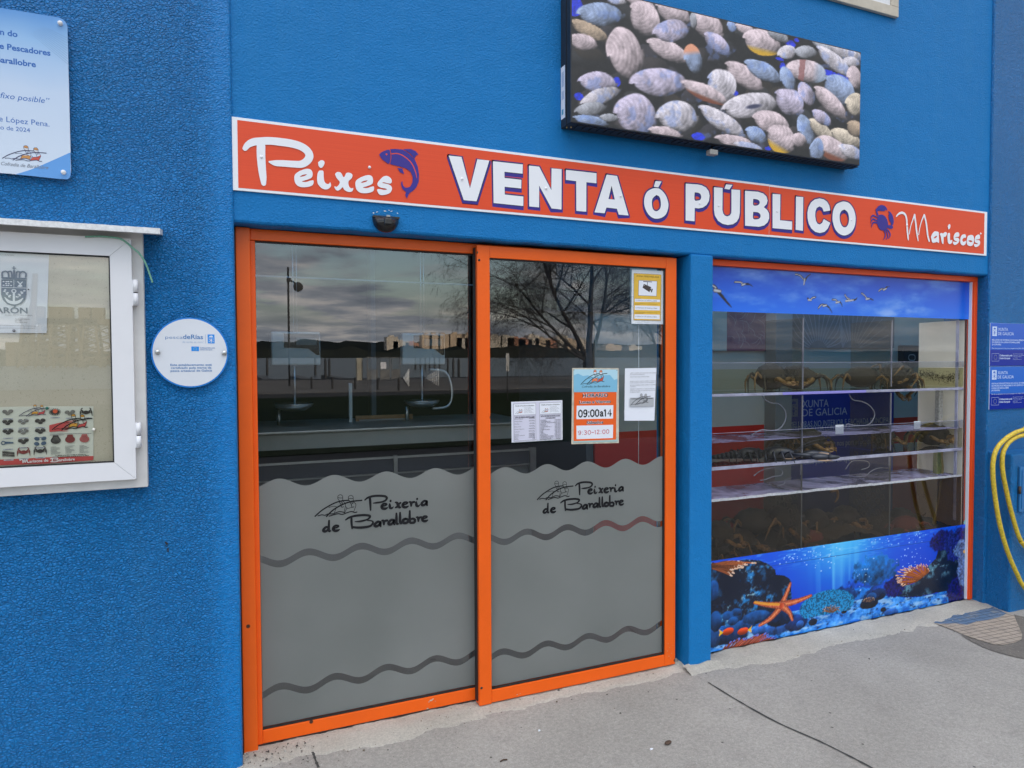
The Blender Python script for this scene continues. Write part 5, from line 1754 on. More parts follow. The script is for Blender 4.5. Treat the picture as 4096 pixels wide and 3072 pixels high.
def pot(cx_, cz_, kind):
    """small pictures of shellfish, a couple of centimetres each"""
    random.seed(int(abs(cx_*1e4)+abs(cz_*1e3)))
    if kind in ('dark', 'grey', 'mix'):
        m = {'dark': M_LDK, 'grey': M_LGR, 'mix': M_LGR}[kind]
        for dx, dz in ((-.010, .002), (.010, .003), (0.0, -.004)):
            b.disc(cx_+dx*.85, cz_+dz, .0080, Y4, m, 12, .0066, random.uniform(-.5, .5))
            b.rib([(cx_+dx-.006, cz_+dz), (cx_+dx, cz_+dz+.004), (cx_+dx+.006, cz_+dz+.001)], .0012, Y4, M_LTAG if kind == 'grey' else M_LGR)
    elif kind == 'four':
        for dx, dz in ((-.010, .009), (.011, .009), (-.011, -.009), (.010, -.008)):
            b.disc(cx_+dx, cz_+dz, .0085, Y4, M_CREST, 12, .0068, dx*40)
    elif kind in ('crab', 'redcrab'):
        m = M_LDK if kind == 'crab' else M_LBR
        b.disc(cx_, cz_, .0095, Y4, m, 14, .0070)
        for s in (-1, 1):
            for a in (.25, 0, -.3, -.6):
                b.rib([(cx_+s*.008, cz_+a*.006), (cx_+s*.016, cz_+.006+a*.012), (cx_+s*.019, cz_-.004+a*.014)], .0018, Y4, m, n=3)
            b.rib([(cx_+s*.009, cz_+.005), (cx_+s*.016, cz_+.012), (cx_+s*.011, cz_+.016)], .003, Y4, m, n=3)
    elif kind == 'lobster':
        b.rib([(cx_-.006, cz_, 1.2), (cx_+.004, cz_, 1), (cx_+.014, cz_-.001, .8)], .007, Y4, M_CREST)
        for s in (-1, 1):
            b.rib([(cx_-.006, cz_+s*.002), (cx_-.014, cz_+s*.006), (cx_-.019, cz_+s*.002)], .003, Y4, M_CREST)
    elif kind == 'razor':
        for k in range(5):
            b.rib([(cx_-.017, cz_+.008-.004*k), (cx_+.016, cz_+.002-.0035*k)], .0036, Y4, M_LDK if k % 2 else M_LGR, n=1)
    elif kind == 'urchin':
        for k in range(18):
            a = k*math.pi/9
            b.rib([(cx_, cz_), (cx_+.018*math.cos(a), cz_+.013*math.sin(a), .4)], .0045, Y4, M_LDK, n=1)
        b.disc(cx_+.001, cz_+.003, .0075, Y4, mat('roe_orange', rgb(222, 90, 50), 0.6), 12)


def tagline(x, z):
    b.rect(x-0.0145, z-0.0022, x+0.0145, z+0.0022, Y4, M_LTAG)
    b.rect(x-0.008, z-0.0008, x+0.008, z+0.0008, Y4, M_GREYINK)


col1 = [(-0.6971,1.4761),(-0.6979,1.4411),(-0.6979,1.4076),(-0.6992,1.3685),(-0.6981,1.3309)]
for (x, z), k in zip(col1, ('mix', 'dark', 'dark', 'lobster', 'razor')):
    pot(x, z, k)
    tagline(x, z-0.0235)
for (x, z), k in zip([(-0.6524,1.4418),(-0.6532,1.4064),(-0.6536,1.3719),(-0.6539,1.3325)], ('grey', 'grey', 'dark', 'redcrab')):
    pot(x, z, k)
    tagline(x, z-0.0235)
for (x, z), k in zip([(-0.6019,1.441),(-0.6024,1.4059),(-0.6032,1.3694),(-0.6043,1.3338)], ('dark', 'dark', 'four', 'crab')):
    pot(x, z, k)
    tagline(x, z-0.0235)
for (x, z), k in zip([(-0.5568,1.4724),(-0.5107,1.4684),(-0.4605,1.4676)], ('urchin', 'mix', 'crab')):
    pot(x, z, k)
    tagline(x+0.001, z-0.020)
_a, _c = ((-0.664,1.4614)), ((-0.5841,1.4773))


def S5(u, v):
    k = (_c[0]-_a[0])/(815-130)
    return _a[0]+(u-130)*k, _a[1]-(v-532+0.06*(u-130))*k


boat_logo(b, S5, Y4, mat('leaflet_line', rgb(52, 48, 84), 0.6), (M_LOR, M_LRED, M_LEAF), 0.8)
for k in range(9):
    t = k/8
    a, c = ((-0.5725,1.4038)), ((-0.572,1.4233))
    a1, c1 = ((-0.5188,1.4014)), ((-0.49,1.4398))
    q0 = (a[0], a[1]+(c[1]-a[1])*t)
    q1 = (a1[0]+(c1[0]-a1[0])*t, a1[1]+(c1[1]-a1[1])*t)
    b.rib([q0+(1,), ((q0[0]+q1[0])/2, (q0[1]+q1[1])/2+0.002, .8), q1+(.15,)], 0.0052, Y4, M_LRED, n=4)
_d, _e = ((-0.5658,1.4092)), ((-0.4558,1.4203))


def S6(u, v):
    k = (_e[0]-_d[0])/(815-130)
    return _d[0]+(u-130)*k, _d[1]-(v-532+0.06*(u-130))*k


boat_logo(b, S6, Y4, M_INK, (M_LOR, M_LRED, M_LEAF), 1.0)
for (x, z), m in zip([(-0.5561,1.372),(-0.512,1.3732),(-0.4674,1.3727)], (M_LDK, M_LBR, mat('leaflet_pink', rgb(184, 100, 96), 0.6))):
    b.disc(x, z-0.002, .0155, Y4, m, 20, .0125)
    b.poly([(x-.008, z+.016), (x+.008, z+.016), (x+.011, z+.006), (x-.011, z+.006)], Y4, m)
    for k in range(-3, 4):
        b.rib([(x+k*.0015, z+.010), (x+k*.0042, z-.012+abs(k)*.0016)], .0009, Y4, M_LBR if m is not M_LDK else M_LGR, n=1)
    for k in range(7):
        b.rect(x-.016, z-.026-.0042*k, x-.016+.012+.018*abs(math.sin(k*2.3+x*40)), z-.0247-.0042*k, Y4, M_GREYINK)
for q in ([(-0.5727,1.3937),(-0.4457,1.3903)], [(-0.5728,1.3898),(-0.5309,1.3888)]):
    b.rib(q, 0.0016, Y4, M_GREYINK, n=1)
_a, _c = ((-0.5588,1.3158)), ((-0.4644,1.3137))
b.text('La Cofradía de Barallobre es líder en extracción de', _a[0], _c[1], .0034, Y4, M_INK, w=_c[0]-_a[0], bold=.05)
_a, _c = ((-0.5679,1.3114)), ((-0.4552,1.3087))
b.text('zamburiñas, especie exclusiva de la Ría de Ferrol en Galicia', _a[0], _c[1], .0034, Y4, M_INK, w=_c[0]-_a[0], bold=.05)
M_LW = mat('leaflet_white', rgb(240, 226, 224), 0.6)
b.rib([(-0.6648,1.3049),(-0.6601,1.3075),(-0.6568,1.3045),(-0.6557,1.2955)], .0034, Y4, M_LW, n=4)
b.rib([(-0.6552,1.2979),(-0.6514,1.3057),(-0.6497,1.296),(-0.6447,1.3061),(-0.6423,1.2963),(-0.6389,1.2956)], .0034, Y4, M_LW, n=4)
_a, _c = ((-0.6369,1.296)), ((-0.5799,1.2953))
b.text('ariscos de', _a[0], _c[1]-.001, .0105, Y4, M_LW, w=_c[0]-_a[0], bold=.04, rot=R(1))
b.rib([(-0.5735,1.3044),(-0.5652,1.3067),(-0.5528,1.3059),(-0.5522,1.3023),(-0.5626,1.3001),(-0.5516,1.299),(-0.5503,1.2948),(-0.5586,1.2928),(-0.5724,1.2942)], .0036, Y4, M_LW, n=4)
b.rib([(-0.5673,1.3056),(-0.568,1.2942)], .004, Y4, M_LW, n=1)
_a, _c = ((-0.5475,1.2955)), ((-0.499,1.2942))
b.text('arallobre', _a[0], _c[1]-.0005, .0105, Y4, M_LW, w=_c[0]-_a[0], bold=.04, rot=R(1))
b.build('print', le)
for (x, z), (nm, c) in zip([(-0.5792,1.487),(-0.437,1.4048)] + [(-0.6713,1.7627),(-0.6256,1.9087)], (('green', (10, 90, 74)), ('white', (226, 222, 212)), ('silver', (120, 122, 128)), ('black', (20, 20, 22)))):
    b = MB()
    r = 0.0058 if nm in ('green', 'white') else (0.0052 if nm == 'silver' else 0.0024)
    b.lathe([(0.0, -0.008), (r*.8, -0.0075), (r, -0.004), (r*.6, -0.001), (r*.5, 0.004)], x, -0.0605, z, mat('pin_'+nm, rgb(*c), 0.3), 12, 'Y')
    tag(b.build('push_pin'), '%s push pin holding paper inside the notice cabinet' % nm, 'pin', 'push pins in the notice cabinet')

# ------------------------------------------------------------------ printed and luminous pictures: colour grids computed here, one colour per small cell


def vnoise(x, z, sx, sz, seed):
    rs = np.random.RandomState(seed)
    T = rs.rand(64, 64)
    u, v = x*sx+100.3, z*sz+50.7
    i, j = np.floor(u).astype(int), np.floor(v).astype(int)
    a, c = u-i, v-j
    a, c = a*a*(3-2*a), c*c*(3-2*c)
    g = lambda p, q: T[p % 64, q % 64]
    return (g(i, j)*(1-a)+g(i+1, j)*a)*(1-c)+(g(i, j+1)*(1-a)+g(i+1, j+1)*a)*c


def fbm(x, z, sx, sz, seed, n=5):
    s, amp, t = 0, 0.5, 0
    for k in range(n):
        s = s+amp*vnoise(x, z, sx*2**k, sz*2**k, seed+k)
        t += amp
        amp *= 0.55
    return s/t


class Canvas:
    def __init__(self, x0, x1, z0, z1, nx, nz):
        self.x0, self.x1, self.z0, self.z1, self.nx, self.nz = x0, x1, z0, z1, nx, nz
        gx, gz = np.linspace(x0, x1, nx), np.linspace(z0, z1, nz)
        self.X, self.Z = np.meshgrid(gx, gz)
        self.C = np.zeros((nz, nx, 3))

    def inside(self, pts):
        m = np.zeros(self.X.shape, bool)
        n = len(pts)
        for i in range(n):
            (xa, za), (xb, zb) = pts[i][:2], pts[(i+1) % n][:2]
            if za == zb:
                continue
            c = ((za > self.Z) != (zb > self.Z)) & (self.X < (xb-xa)*(self.Z-za)/(zb-za)+xa)
            m ^= c
        return m

    def line(self, pts):
        """distance to a polyline and the position along it (0..1)"""
        D = np.full(self.X.shape, 9.0)
        T = np.zeros(self.X.shape)
        n = len(pts)-1
        for i in range(n):
            (xa, za), (xb, zb) = pts[i][:2], pts[i+1][:2]
            dx, dz = xb-xa, zb-za
            t = np.clip(((self.X-xa)*dx+(self.Z-za)*dz)/(dx*dx+dz*dz+1e-12), 0, 1)
            d = np.hypot(self.X-xa-t*dx, self.Z-za-t*dz)
            k = d < D
            D[k] = d[k]
            T[k] = ((i+t)/n)[k]
        return D, T

    def put(self, mask, col):
        col = np.asarray(col, float)
        a = np.clip(mask.astype(float), 0, 1)[..., None]
        self.C = self.C*(1-a)+a*col

    def stroke(self, pts, w, col, tip=1.0, shade=None):
        P = smooth_line([tuple(p[:2]) for p in pts], 5)
        D, T = self.line(P)
        hw = w*(1-(1-tip)*T)/2
        m = np.clip((hw-D)/(0.0012)+0.5, 0, 1)
        c = np.asarray(col, float)
        if shade is not None:
            k = np.clip(1-(D/np.maximum(hw, 1e-5))**2, 0, 1)[..., None]
            c = np.asarray(shade)*(1-k)+c*k
        self.put(m, c)

    def mesh(self, name, y, m, parent, back=0.0005):
        nx, nz = self.nx, self.nz
        me = bpy.data.meshes.new(name)
        co = np.empty((nz*nx, 3), np.float32)
        co[:, 0], co[:, 1], co[:, 2] = self.X.ravel(), y, self.Z.ravel()
        i = np.arange(nz*nx).reshape(nz, nx)
        q = np.stack([i[:-1, :-1], i[:-1, 1:], i[1:, 1:], i[1:, :-1]], -1).reshape(-1, 4)
        me.vertices.add(len(co))
        me.vertices.foreach_set('co', co.ravel())
        me.loops.add(q.size)
        me.loops.foreach_set('vertex_index', q.ravel().astype(np.int32))
        me.polygons.add(len(q))
        me.polygons.foreach_set('loop_start', np.arange(0, q.size, 4, dtype=np.int32))
        me.update(calc_edges=True)
        at = me.color_attributes.new('picture', 'FLOAT_COLOR', 'POINT')
        c = np.clip(self.C, 0, 255)/255.0
        c = np.where(c <= 0.04045, c/12.92, ((c+0.055)/1.055)**2.4)
        rgba = np.ones((nz*nx, 4), np.float32)
        rgba[:, :3] = c.reshape(-1, 3)
        at.data.foreach_set('color', rgba.ravel())
        me.materials.append(m)
        me.validate()
        o = bpy.data.objects.new(name, me)
        COL.objects.link(o)
        if parent:
            o.parent = parent
            o.location = -parent.location
        return o


def print_material(name, rough):
    m = bpy.data.materials.new(name)
    m.use_nodes = True
    t = m.node_tree
    a = nd(t, 'ShaderNodeVertexColor', layer_name='picture')
    t.links.new(a.outputs[0], t.nodes['Principled BSDF'].inputs['Base Color'])
    t.nodes['Principled BSDF'].inputs['Roughness'].default_value = rough
    return m


# ---- LED screen showing a bed of clams
LX0, LX1, LZ0, LZ1 = 1.514, 3.378, 2.762, 3.402
cv = Canvas(LX0+0.006, LX1-0.004, LZ0+0.006, LZ1-0.006, 372, 128)
n1_ = fbm(cv.X, cv.Z, 30, 30, 3)
n2_ = fbm(cv.X, cv.Z, 80, 80, 9)
cv.C[:] = (17, 16, 18)
cv.C += ((n2_-0.5)*46)[..., None]
WH, LI, PK, BL, CR, TA, GY = (222, 218, 232), (206, 198, 226), (218, 202, 212), (160, 180, 220), (224, 212, 196), (186, 166, 146), (176, 180, 194)
DEEP = (26, 52, 214)
clams = [(1.5312,3.2968,60,60,0,3),(2.2429,2.7846,40,25,0,3),(1.7621,2.9841,22,28,0,3),(1.5558,2.8865,28,22,0,3),(2.8532,3.3543,28,22,0,3),(2.799,3.2175,18,34,0,3),(3.2402,3.2423,40,20,10,3),(3.132,3.2384,70,22,10,3),(2.8923,3.3823,14,12,0,3),(2.6992,2.7783,18,12,0,3),(2.4737,3.0368,22,16,0,3),(2.7764,3.2615,25,10,10,3),(1.7617,3.368,60,25,0,0),(1.8864,3.389,120,40,20,2),(1.6706,3.2874,135,72,-5,7),(1.9184,3.3121,110,88,35,2),(2.0901,3.3755,105,65,15,2),(2.3038,3.3533,105,72,25,2),(2.2103,3.3594,22,50,0,6),(2.4503,3.3764,28,36,0,7),(2.5385,3.3806,55,32,10,2),(1.6236,3.1978,120,45,20,5),(1.577,3.1419,95,50,8,2),(2.3544,3.275,88,48,30,1),(2.0531,3.1834,135,55,18,2),(2.0763,3.284,108,62,-15,1),(1.8062,3.1298,112,148,-15,2),(2.6558,3.328,118,82,8,8),(2.2113,3.1713,50,86,-10,9),(2.8314,3.3085,60,42,-25,0),(2.9556,3.3297,70,40,-10,6),(3.1062,3.3813,90,28,18,6),(3.2623,3.382,100,42,15,0),(2.764,3.387,70,36,20,6),(3.3121,3.3358,50,30,0,0),(3.1787,3.3111,130,44,35,0),(3.332,3.2567,46,72,-10,2),(2.5407,3.1366,130,58,28,2),(2.6626,3.1806,118,52,20,7),(2.9799,3.2271,126,68,5,10),(2.833,3.1658,42,75,-20,7),(2.0161,3.0232,172,88,-6,1),(2.3812,3.0593,95,105,30,0),(1.6577,2.968,118,62,0,1),(1.6707,2.9033,130,44,-22,0),(1.6149,2.8362,100,40,-12,6),(1.874,2.8494,126,118,0,1),(2.1257,2.8696,126,92,-5,0),(2.2911,3.0098,150,52,20,11),(2.3978,2.8805,155,55,28,0),(2.5789,2.9907,162,72,-12,12),(2.8512,3.0461,100,78,28,1),(2.9699,3.1058,46,72,-25,1),(3.2232,3.1607,108,78,35,7),(3.1462,3.0839,125,48,40,2),(3.3407,3.1027,60,70,0,4),(2.7196,2.9187,112,66,12,2),(2.7922,2.8356,92,82,30,8),(2.4809,2.7854,120,42,10,2),(2.6176,2.8433,70,50,20,7),(2.9666,2.9169,46,98,-20,7),(2.9159,2.8506,46,40,0,2),(3.0772,2.925,84,42,38,4),(3.0822,2.9924,66,34,30,1),(3.2724,2.9029,95,44,20,4),(3.1619,2.828,110,66,22,11),(3.0494,2.8105,42,70,10,7),(3.3368,2.9642,55,45,30,5),(1.6149,2.7831,110,30,8,7),(2.0452,2.7796,95,32,8,2),(1.7184,2.8095,60,26,0,6),(2.565,2.7708,90,30,10,0),(3.308,2.8316,80,40,20,0),(2.3631,3.4758,60,40,0,6)]
PAL = [WH, LI, PK, DEEP, CR, TA, GY, BL]
rng = random.Random(40)
lower = [(rng.uniform(LX0, LX1), rng.uniform(LZ0, LZ1), rng.uniform(45, 105), rng.uniform(30, 62), rng.uniform(-40, 50), 20+rng.choice((5, 6, 6, 1, 2))) for _ in range(90)]
kx0, kx1, kz0, kz1 = 0.00080, 0.00124, 0.00072, 0.00090
for (x, z, rx, rz, an, kd) in lower+clams:
    t = (x-LX0)/(LX1-LX0)
    kx, kz = kx0+(kx1-kx0)*t, kz0+(kz1-kz0)*t
    a = -R(an)
    # shear the reading back into the plane of the screen (its level lines fall to the right in the reading)
    ux, uz = (cv.X-x)/kx, (cv.Z-z)/kz
    uz = uz-ux*0.13
    p, q = ux*math.cos(a)+uz*math.sin(a), -ux*math.sin(a)+uz*math.cos(a)
    wob = 1+0.16*(fbm(cv.X, cv.Z, 7, 7, int(rx+rz), 2)-0.5)*2-0.16*np.clip(p/rx, -1, 1)*np.sign(q)*0.5
    rx, rz = rx*1.09, rz*1.10
    d = ((np.abs(p)/rx)**1.75+(np.abs(q)/rz)**1.9)**(1/1.82)/wob
    kd = int(kd)
    dim = 0.27 if kd >= 20 else 1.0
    kd %= 20
    base = np.array({8: PK, 9: BL, 10: PK, 11: PK, 12: WH}.get(kd) or PAL[kd], float)
    m = np.clip((1-d)*16, 0, 1)
    if kd != 3:
        ring = np.sqrt((p/rx+0.75)**2+(q/rz-0.2)**2)
        sh = 0.86+0.20*(q/rz)-0.10*(p/rx)+0.055*np.sin(ring*30+3*n1_)+0.20*(n2_-0.5)+0.5*(n1_-0.5)-0.16*np.clip((p/rx-q/rz)*0.7, 0, 1)
        sh -= 0.35*np.clip((d-0.72)*3, 0, 1)*(q < 0)
        col = base*np.clip(sh*dim, 0.12, 1.12)[..., None]
        if kd == 8:
            k = np.clip((-q/rz-0.35)*3, 0, 1)[..., None]
            col = col*(1-k)+np.array((206, 164, 40))*k
        if kd == 9:
            k = np.clip((q/rz-0.2)*3, 0, 1)[..., None]
            col = col*(1-k)+np.array((226, 160, 130))*k
        if kd == 10:
            k = (np.abs(p/rx+0.3) < 0.13).astype(float)[..., None]*0.7
            col = col*(1-k)+np.array((140, 84, 84))*k
            k = np.clip((p/rx-0.2)*3, 0, 1)[..., None]*0.6
            col = col*(1-k)+np.array((160, 190, 226))*k
        if kd == 11:
            k = np.clip((-q/rz-0.3)*4, 0, 1)[..., None]
            col = col*(1-k)+np.array((120, 66, 44))*k
        if kd == 12:
            k = np.clip((0.35-np.hypot(p/rx-0.1, (q/rz+0.15)*1.6))*6, 0, 1)[..., None]
            col = col*(1-k)+np.array((56, 60, 92))*k
        if kd in (7, 0, 1):
            k = np.clip((fbm(cv.X, cv.Z, 22, 22, int(rx))-0.53)*7, 0, 1)[..., None]*0.38
            col = col*(1-k)+np.array((112, 146, 226))*k
    else:
        col = base*(0.6+0.8*n2_)[..., None]
    cv.C = np.where(m[..., None] > 0, cv.C*(1-m[..., None])+col*m[..., None], cv.C)
led = thing('led_screen', 'big black LED screen showing a heap of pale clams above the sign', 'screen', (2.45, 0, LZ0))
M_LED = bpy.data.materials.new('led_picture')
M_LED.use_nodes = True
_t = M_LED.node_tree
_p = _t.nodes['Principled BSDF']
_a = nd(_t, 'ShaderNodeVertexColor', layer_name='picture')
_g = _t.nodes.new('ShaderNodeTexCoord')
_s = _t.nodes.new('ShaderNodeSeparateXYZ')
_t.links.new(_g.outputs['Object'], _s.inputs[0])
_dx = mth(_t, 'ABSOLUTE', mth(_t, 'SUBTRACT', mth(_t, 'FRACT', mth(_t, 'MULTIPLY', _s.outputs[0], 200.0)), 0.5))
_dz = mth(_t, 'ABSOLUTE', mth(_t, 'SUBTRACT', mth(_t, 'FRACT', mth(_t, 'MULTIPLY', _s.outputs[2], 200.0)), 0.5))
_dot = mth(_t, 'MULTIPLY', mth(_t, 'LESS_THAN', _dx, 0.39), mth(_t, 'LESS_THAN', _dz, 0.39))
_em = mixc(_t, 1.0, _a.outputs[0], ramp(_t, _dot, (0.0, 0.12), (1.0, 1.0)), 'MULTIPLY')
_t.links.new(_em, _p.inputs['Emission Color'])
_p.inputs['Emission Strength'].default_value = 1.32/2**EXPO
_p.inputs['Base Color'].default_value = (0.02, 0.02, 0.02, 1)
_p.inputs['Roughness'].default_value = 0.6
cv.mesh('display', -0.1026, M_LED, led)
M_LEDBOX = mat('screen_case', (0.020, 0.022, 0.028), 0.45, var=0.2, vscale=20)
b = MB()
b.bbox(LX0, LX1, -0.102, -0.001, LZ0, LZ1, M_LEDBOX, 0.002, 1)
b.build('case', led)
b = MB()
b.box(LX0-0.0022, LX0-0.0002, -0.060, -0.058, LZ0+0.003, LZ1-0.003, M_BLACK)
for dx in (0.012, 0.03):
    b.lathe([(0.0, -0.006), (0.0035, -0.005), (0.0035, 0.0)], LX0+dx, -0.03-dx*0.6, LZ0-0.0005, mat('brass', (0.7, 0.48, 0.2), 0.35, 1.0), 10)
b.build('fitting', led)
b = MB()
for k in range(46):
    x = LX0+0.05+k*0.04
    b.bbox(x, x+0.026, -0.085, -0.035, LZ0-0.004, LZ0-0.0003, M_LEDBOX, 0.001, 1)
b.build('underside_vent', led)
b = MB()
# paper sticker on the left end of the screen
(zt,), (zb,) = [(p[1],) for p in [(-0.0285,3.0481),(0.0391,2.8025)]]
yl, yr = [p[0] for p in [(0.0386,2.9372),(-0.0264,2.914)]]
ys0, ys1 = -0.046, -0.004
b.quad((LX0-0.0008, ys1, zb), (LX0-0.0008, ys0, zb), (LX0-0.0008, ys0, zt), (LX0-0.0008, ys1, zt), M_PAPER)
b.quad((LX0-0.0012, ys1-0.008, zb+0.02), (LX0-0.0012, ys0+0.016, zb+0.02), (LX0-0.0012, ys0+0.016, zb+0.045), (LX0-0.0012, ys1-0.008, zb+0.045), mat('sticker_blue', rgb(90, 160, 190), 0.6))
for k, (q0, q1) in enumerate(((0.09, 0.13), (0.15, 0.22))):
    for yy in (ys1-0.010, ys1-0.018, ys1-0.026):
        b.quad((LX0-0.0012, yy, zb+q0), (LX0-0.0012, yy-0.003, zb+q0), (LX0-0.0012, yy-0.003, zb+q1), (LX0-0.0012, yy, zb+q1), M_BLUEINK)
b.build('sticker', led)
b = MB()
(hx, hz) = (2.3545,2.7238)
b.bbox(hx-0.025, hx+0.025, -0.09, -0.055, hz-0.012, hz+0.014, mat('grey_plastic', rgb(150, 148, 144), 0.5), 0.004)
b.tube([(hx+0.005, -0.07, hz+0.012), (hx+0.008, -0.06, LZ0)], 0.004, M_BLACK, 6)
b.build('light_sensor', led)

# ---- sky strip at the top of the tank window
M_PRINT = print_material('vinyl_print', 0.22)
sk = Canvas(2.421, 4.638, 1.921, 2.168, 440, 60)
u = (sk.Z-1.921)/0.247
f = fbm(sk.X+0.25*sk.Z, sk.Z, 3.2, 9, 21, 6)
f2 = fbm(sk.X-0.3*sk.Z, sk.Z, 7, 22, 31, 5)
sk.C[:] = np.array((30, 112, 232))+(u[..., None])*np.array((-4, -36, -34))
k = np.clip((f-0.46)*3.4, 0, 1)*np.clip((f2-0.25)*2, 0, 1)
sk.put(k*0.7, (142, 182, 242))
for (x, z, rx, rz, s) in [(2.7339,1.9969,170,45,0.5),(3.0227,2.0274,130,50,0.35),(2.868,1.9383,60,14,0.5),(3.2407,2.0566,120,40,0.4),(3.3391,2.0163,60,20,0.4),(3.6108,2.1374,160,40,0.4),(4.0997,2.127,110,40,0.3),(4.0354,1.9608,330,45,0.6),(3.8807,1.9415,160,25,0.55),(2.8122,2.1381,150,50,0.35)]:
    d = ((sk.X-x)/(rx*.00095))**2+((sk.Z-z+0.12*(sk.X-x)*0)/(rz*.0009))**2
    sk.put(np.clip(1-d, 0, 1)*s*np.clip((f2-0.3)*3, 0, 1), (158, 186, 242))
GU, GW = (34, 34, 44), (206, 208, 216)
for w1, w2, body in (
    ([(2.4853,2.064),(2.5071,2.0555),(2.5256,2.0373)], [(2.5316,2.0295),(2.5596,2.0048),(2.5913,1.9753),(2.6241,1.947)], [(2.5089,2.0367),(2.5459,2.0327)]),
    ([(2.6479,2.0869),(2.6851,2.0885),(2.707,2.0784)], [(2.7157,2.0787),(2.7464,2.08),(2.7738,2.0687)], [(2.7,2.074),(2.7209,2.0803)]),
    ([(3.0942,2.1511),(3.1293,2.1455),(3.161,2.1197)], [(3.1686,2.1201),(3.1837,2.1408),(3.2103,2.1579)], [(3.1647,2.1256),(3.1594,2.0953)]),
    ([(3.2489,2.0236),(3.2276,2.0185),(3.2123,2.0079)], [(3.1911,2.013),(3.2085,2.0064)], [(3.1969,2.006),(3.2181,2.0052)]),
    ([(3.276,1.9598),(3.3002,1.9801),(3.3248,1.9808)], [(3.3347,1.9797),(3.3616,1.9643),(3.3859,1.9356)], [(3.3151,1.9732),(3.3396,1.9783)]),
    ([(3.3868,2.0149),(3.4148,2.0129),(3.429,2.0015)], [(3.4371,2.0003),(3.4573,1.9965),(3.4698,1.9746)], [(3.419,1.9968),(3.4471,2.0021)]),
    ([(3.491,2.0449),(3.5045,2.0306),(3.5281,2.0194)], [(3.5559,2.0173),(3.5796,2.0196),(3.5939,2.032)], [(3.4997,2.0096),(3.5611,2.016)]),
    ([(3.6308,2.0603),(3.654,2.0491),(3.6775,2.0302)], [(3.6838,2.0274),(3.7124,2.0268),(3.7348,2.02)], [(3.6712,2.0255),(3.6964,2.0294)]),
    ([(3.7807,2.0808),(3.8041,2.0939),(3.8257,2.0931)], [(3.8364,2.0966),(3.8514,2.1079),(3.8731,2.1103)], [(3.8214,2.0884),(3.8451,2.0969)])):
    big = 1.7 if w1[0][0] < 2.5 else 1.0
    sk.stroke(w1, 0.012*big, GU, 1.0)
    sk.stroke(w2, 0.014*big, GU, 0.3)
    sk.stroke(w1, 0.004*big, GW, 1.0)
    sk.stroke(body, 0.015*big, GW, 0.7, GU)
sv = sk.mesh('sky_print', 0.0868, M_PRINT, tw)

# ---- reef print along the foot of the tank window
rf = Canvas(2.421, 4.638, 0.016, 0.531, 620, 150)
X, Z = rf.X, rf.Z
v = (Z-0.016)/0.515
N1, N2, N3 = fbm(X, Z, 9, 9, 41, 6), fbm(X, Z, 34, 34, 51, 5), fbm(X, Z, 3, 3, 61, 4)
(bxm, bzm) = (3.4953,0.4602)
rf.C[:] = (8, 52, 190)
rf.C += (np.clip(v-0.2, 0, 1)[..., None])*np.array((10, 36, 40))
gl = np.exp(-((X-bxm)/0.36)**2)*np.clip(v*1.15-0.15, 0, 1)
rf.put(gl*0.85, (40, 160, 240))
rf.put(np.exp(-((X-bxm)/0.2)**2)*np.clip(v*2.2-1.25, 0, 1)*0.75, (96, 206, 248))
ray_n = vnoise((X-bxm)+(0.531-Z)*(X-bxm)*0.25, Z*0, 42, 1, 77)
rf.put(np.clip(ray_n-0.42, 0, 1)*2.3*np.exp(-((X-bxm)/0.17)**2)*np.clip((v-0.16)*2, 0, 1)*np.clip(1.25-v, 0, 1), (120, 214, 250))
sur = np.clip((vnoise(X, Z, 26, 130, 83)-0.62)*5, 0, 1)*np.clip((v-0.74)*4, 0, 1)
rf.put(sur*0.6*np.clip(1.2-np.abs(X-bxm), 0, 1), (130, 210, 248))
rf.put(np.abs(Z-(0.453+0.0*(X))) < 0.0016, (18, 70, 160))
# far corals under the light
for (x, z, rx, rz, c) in [(3.7666,0.2515,190,70,0),(3.9151,0.2117,170,60,0),(3.7003,0.2198,220,60,0),(3.7823,0.3143,170,110,1),(3.7316,0.3367,120,90,1),(3.5911,0.1865,200,50,2),(3.7346,0.1667,160,60,2),(3.8132,0.1681,110,60,3),(3.4835,0.1895,150,60,3),(3.8814,0.1711,120,60,0)]:
    d = ((X-x)/(rx*.00115))**2+((Z-z)/(rz*.00098))**2+(N2-0.5)*1.6
    m = np.clip((1-d)*4, 0, 1)
    col = np.array([(10, 58, 150), (16, 92, 158), (14, 90, 164), (10, 40, 86)][int(c)], float)*(0.45+1.15*N2+0.5*np.clip((Z-z)/(rz*.001), -0.6, 0.8))[..., None]
    rf.C = rf.C*(1-0.85*m[..., None])+col*0.85*m[..., None]
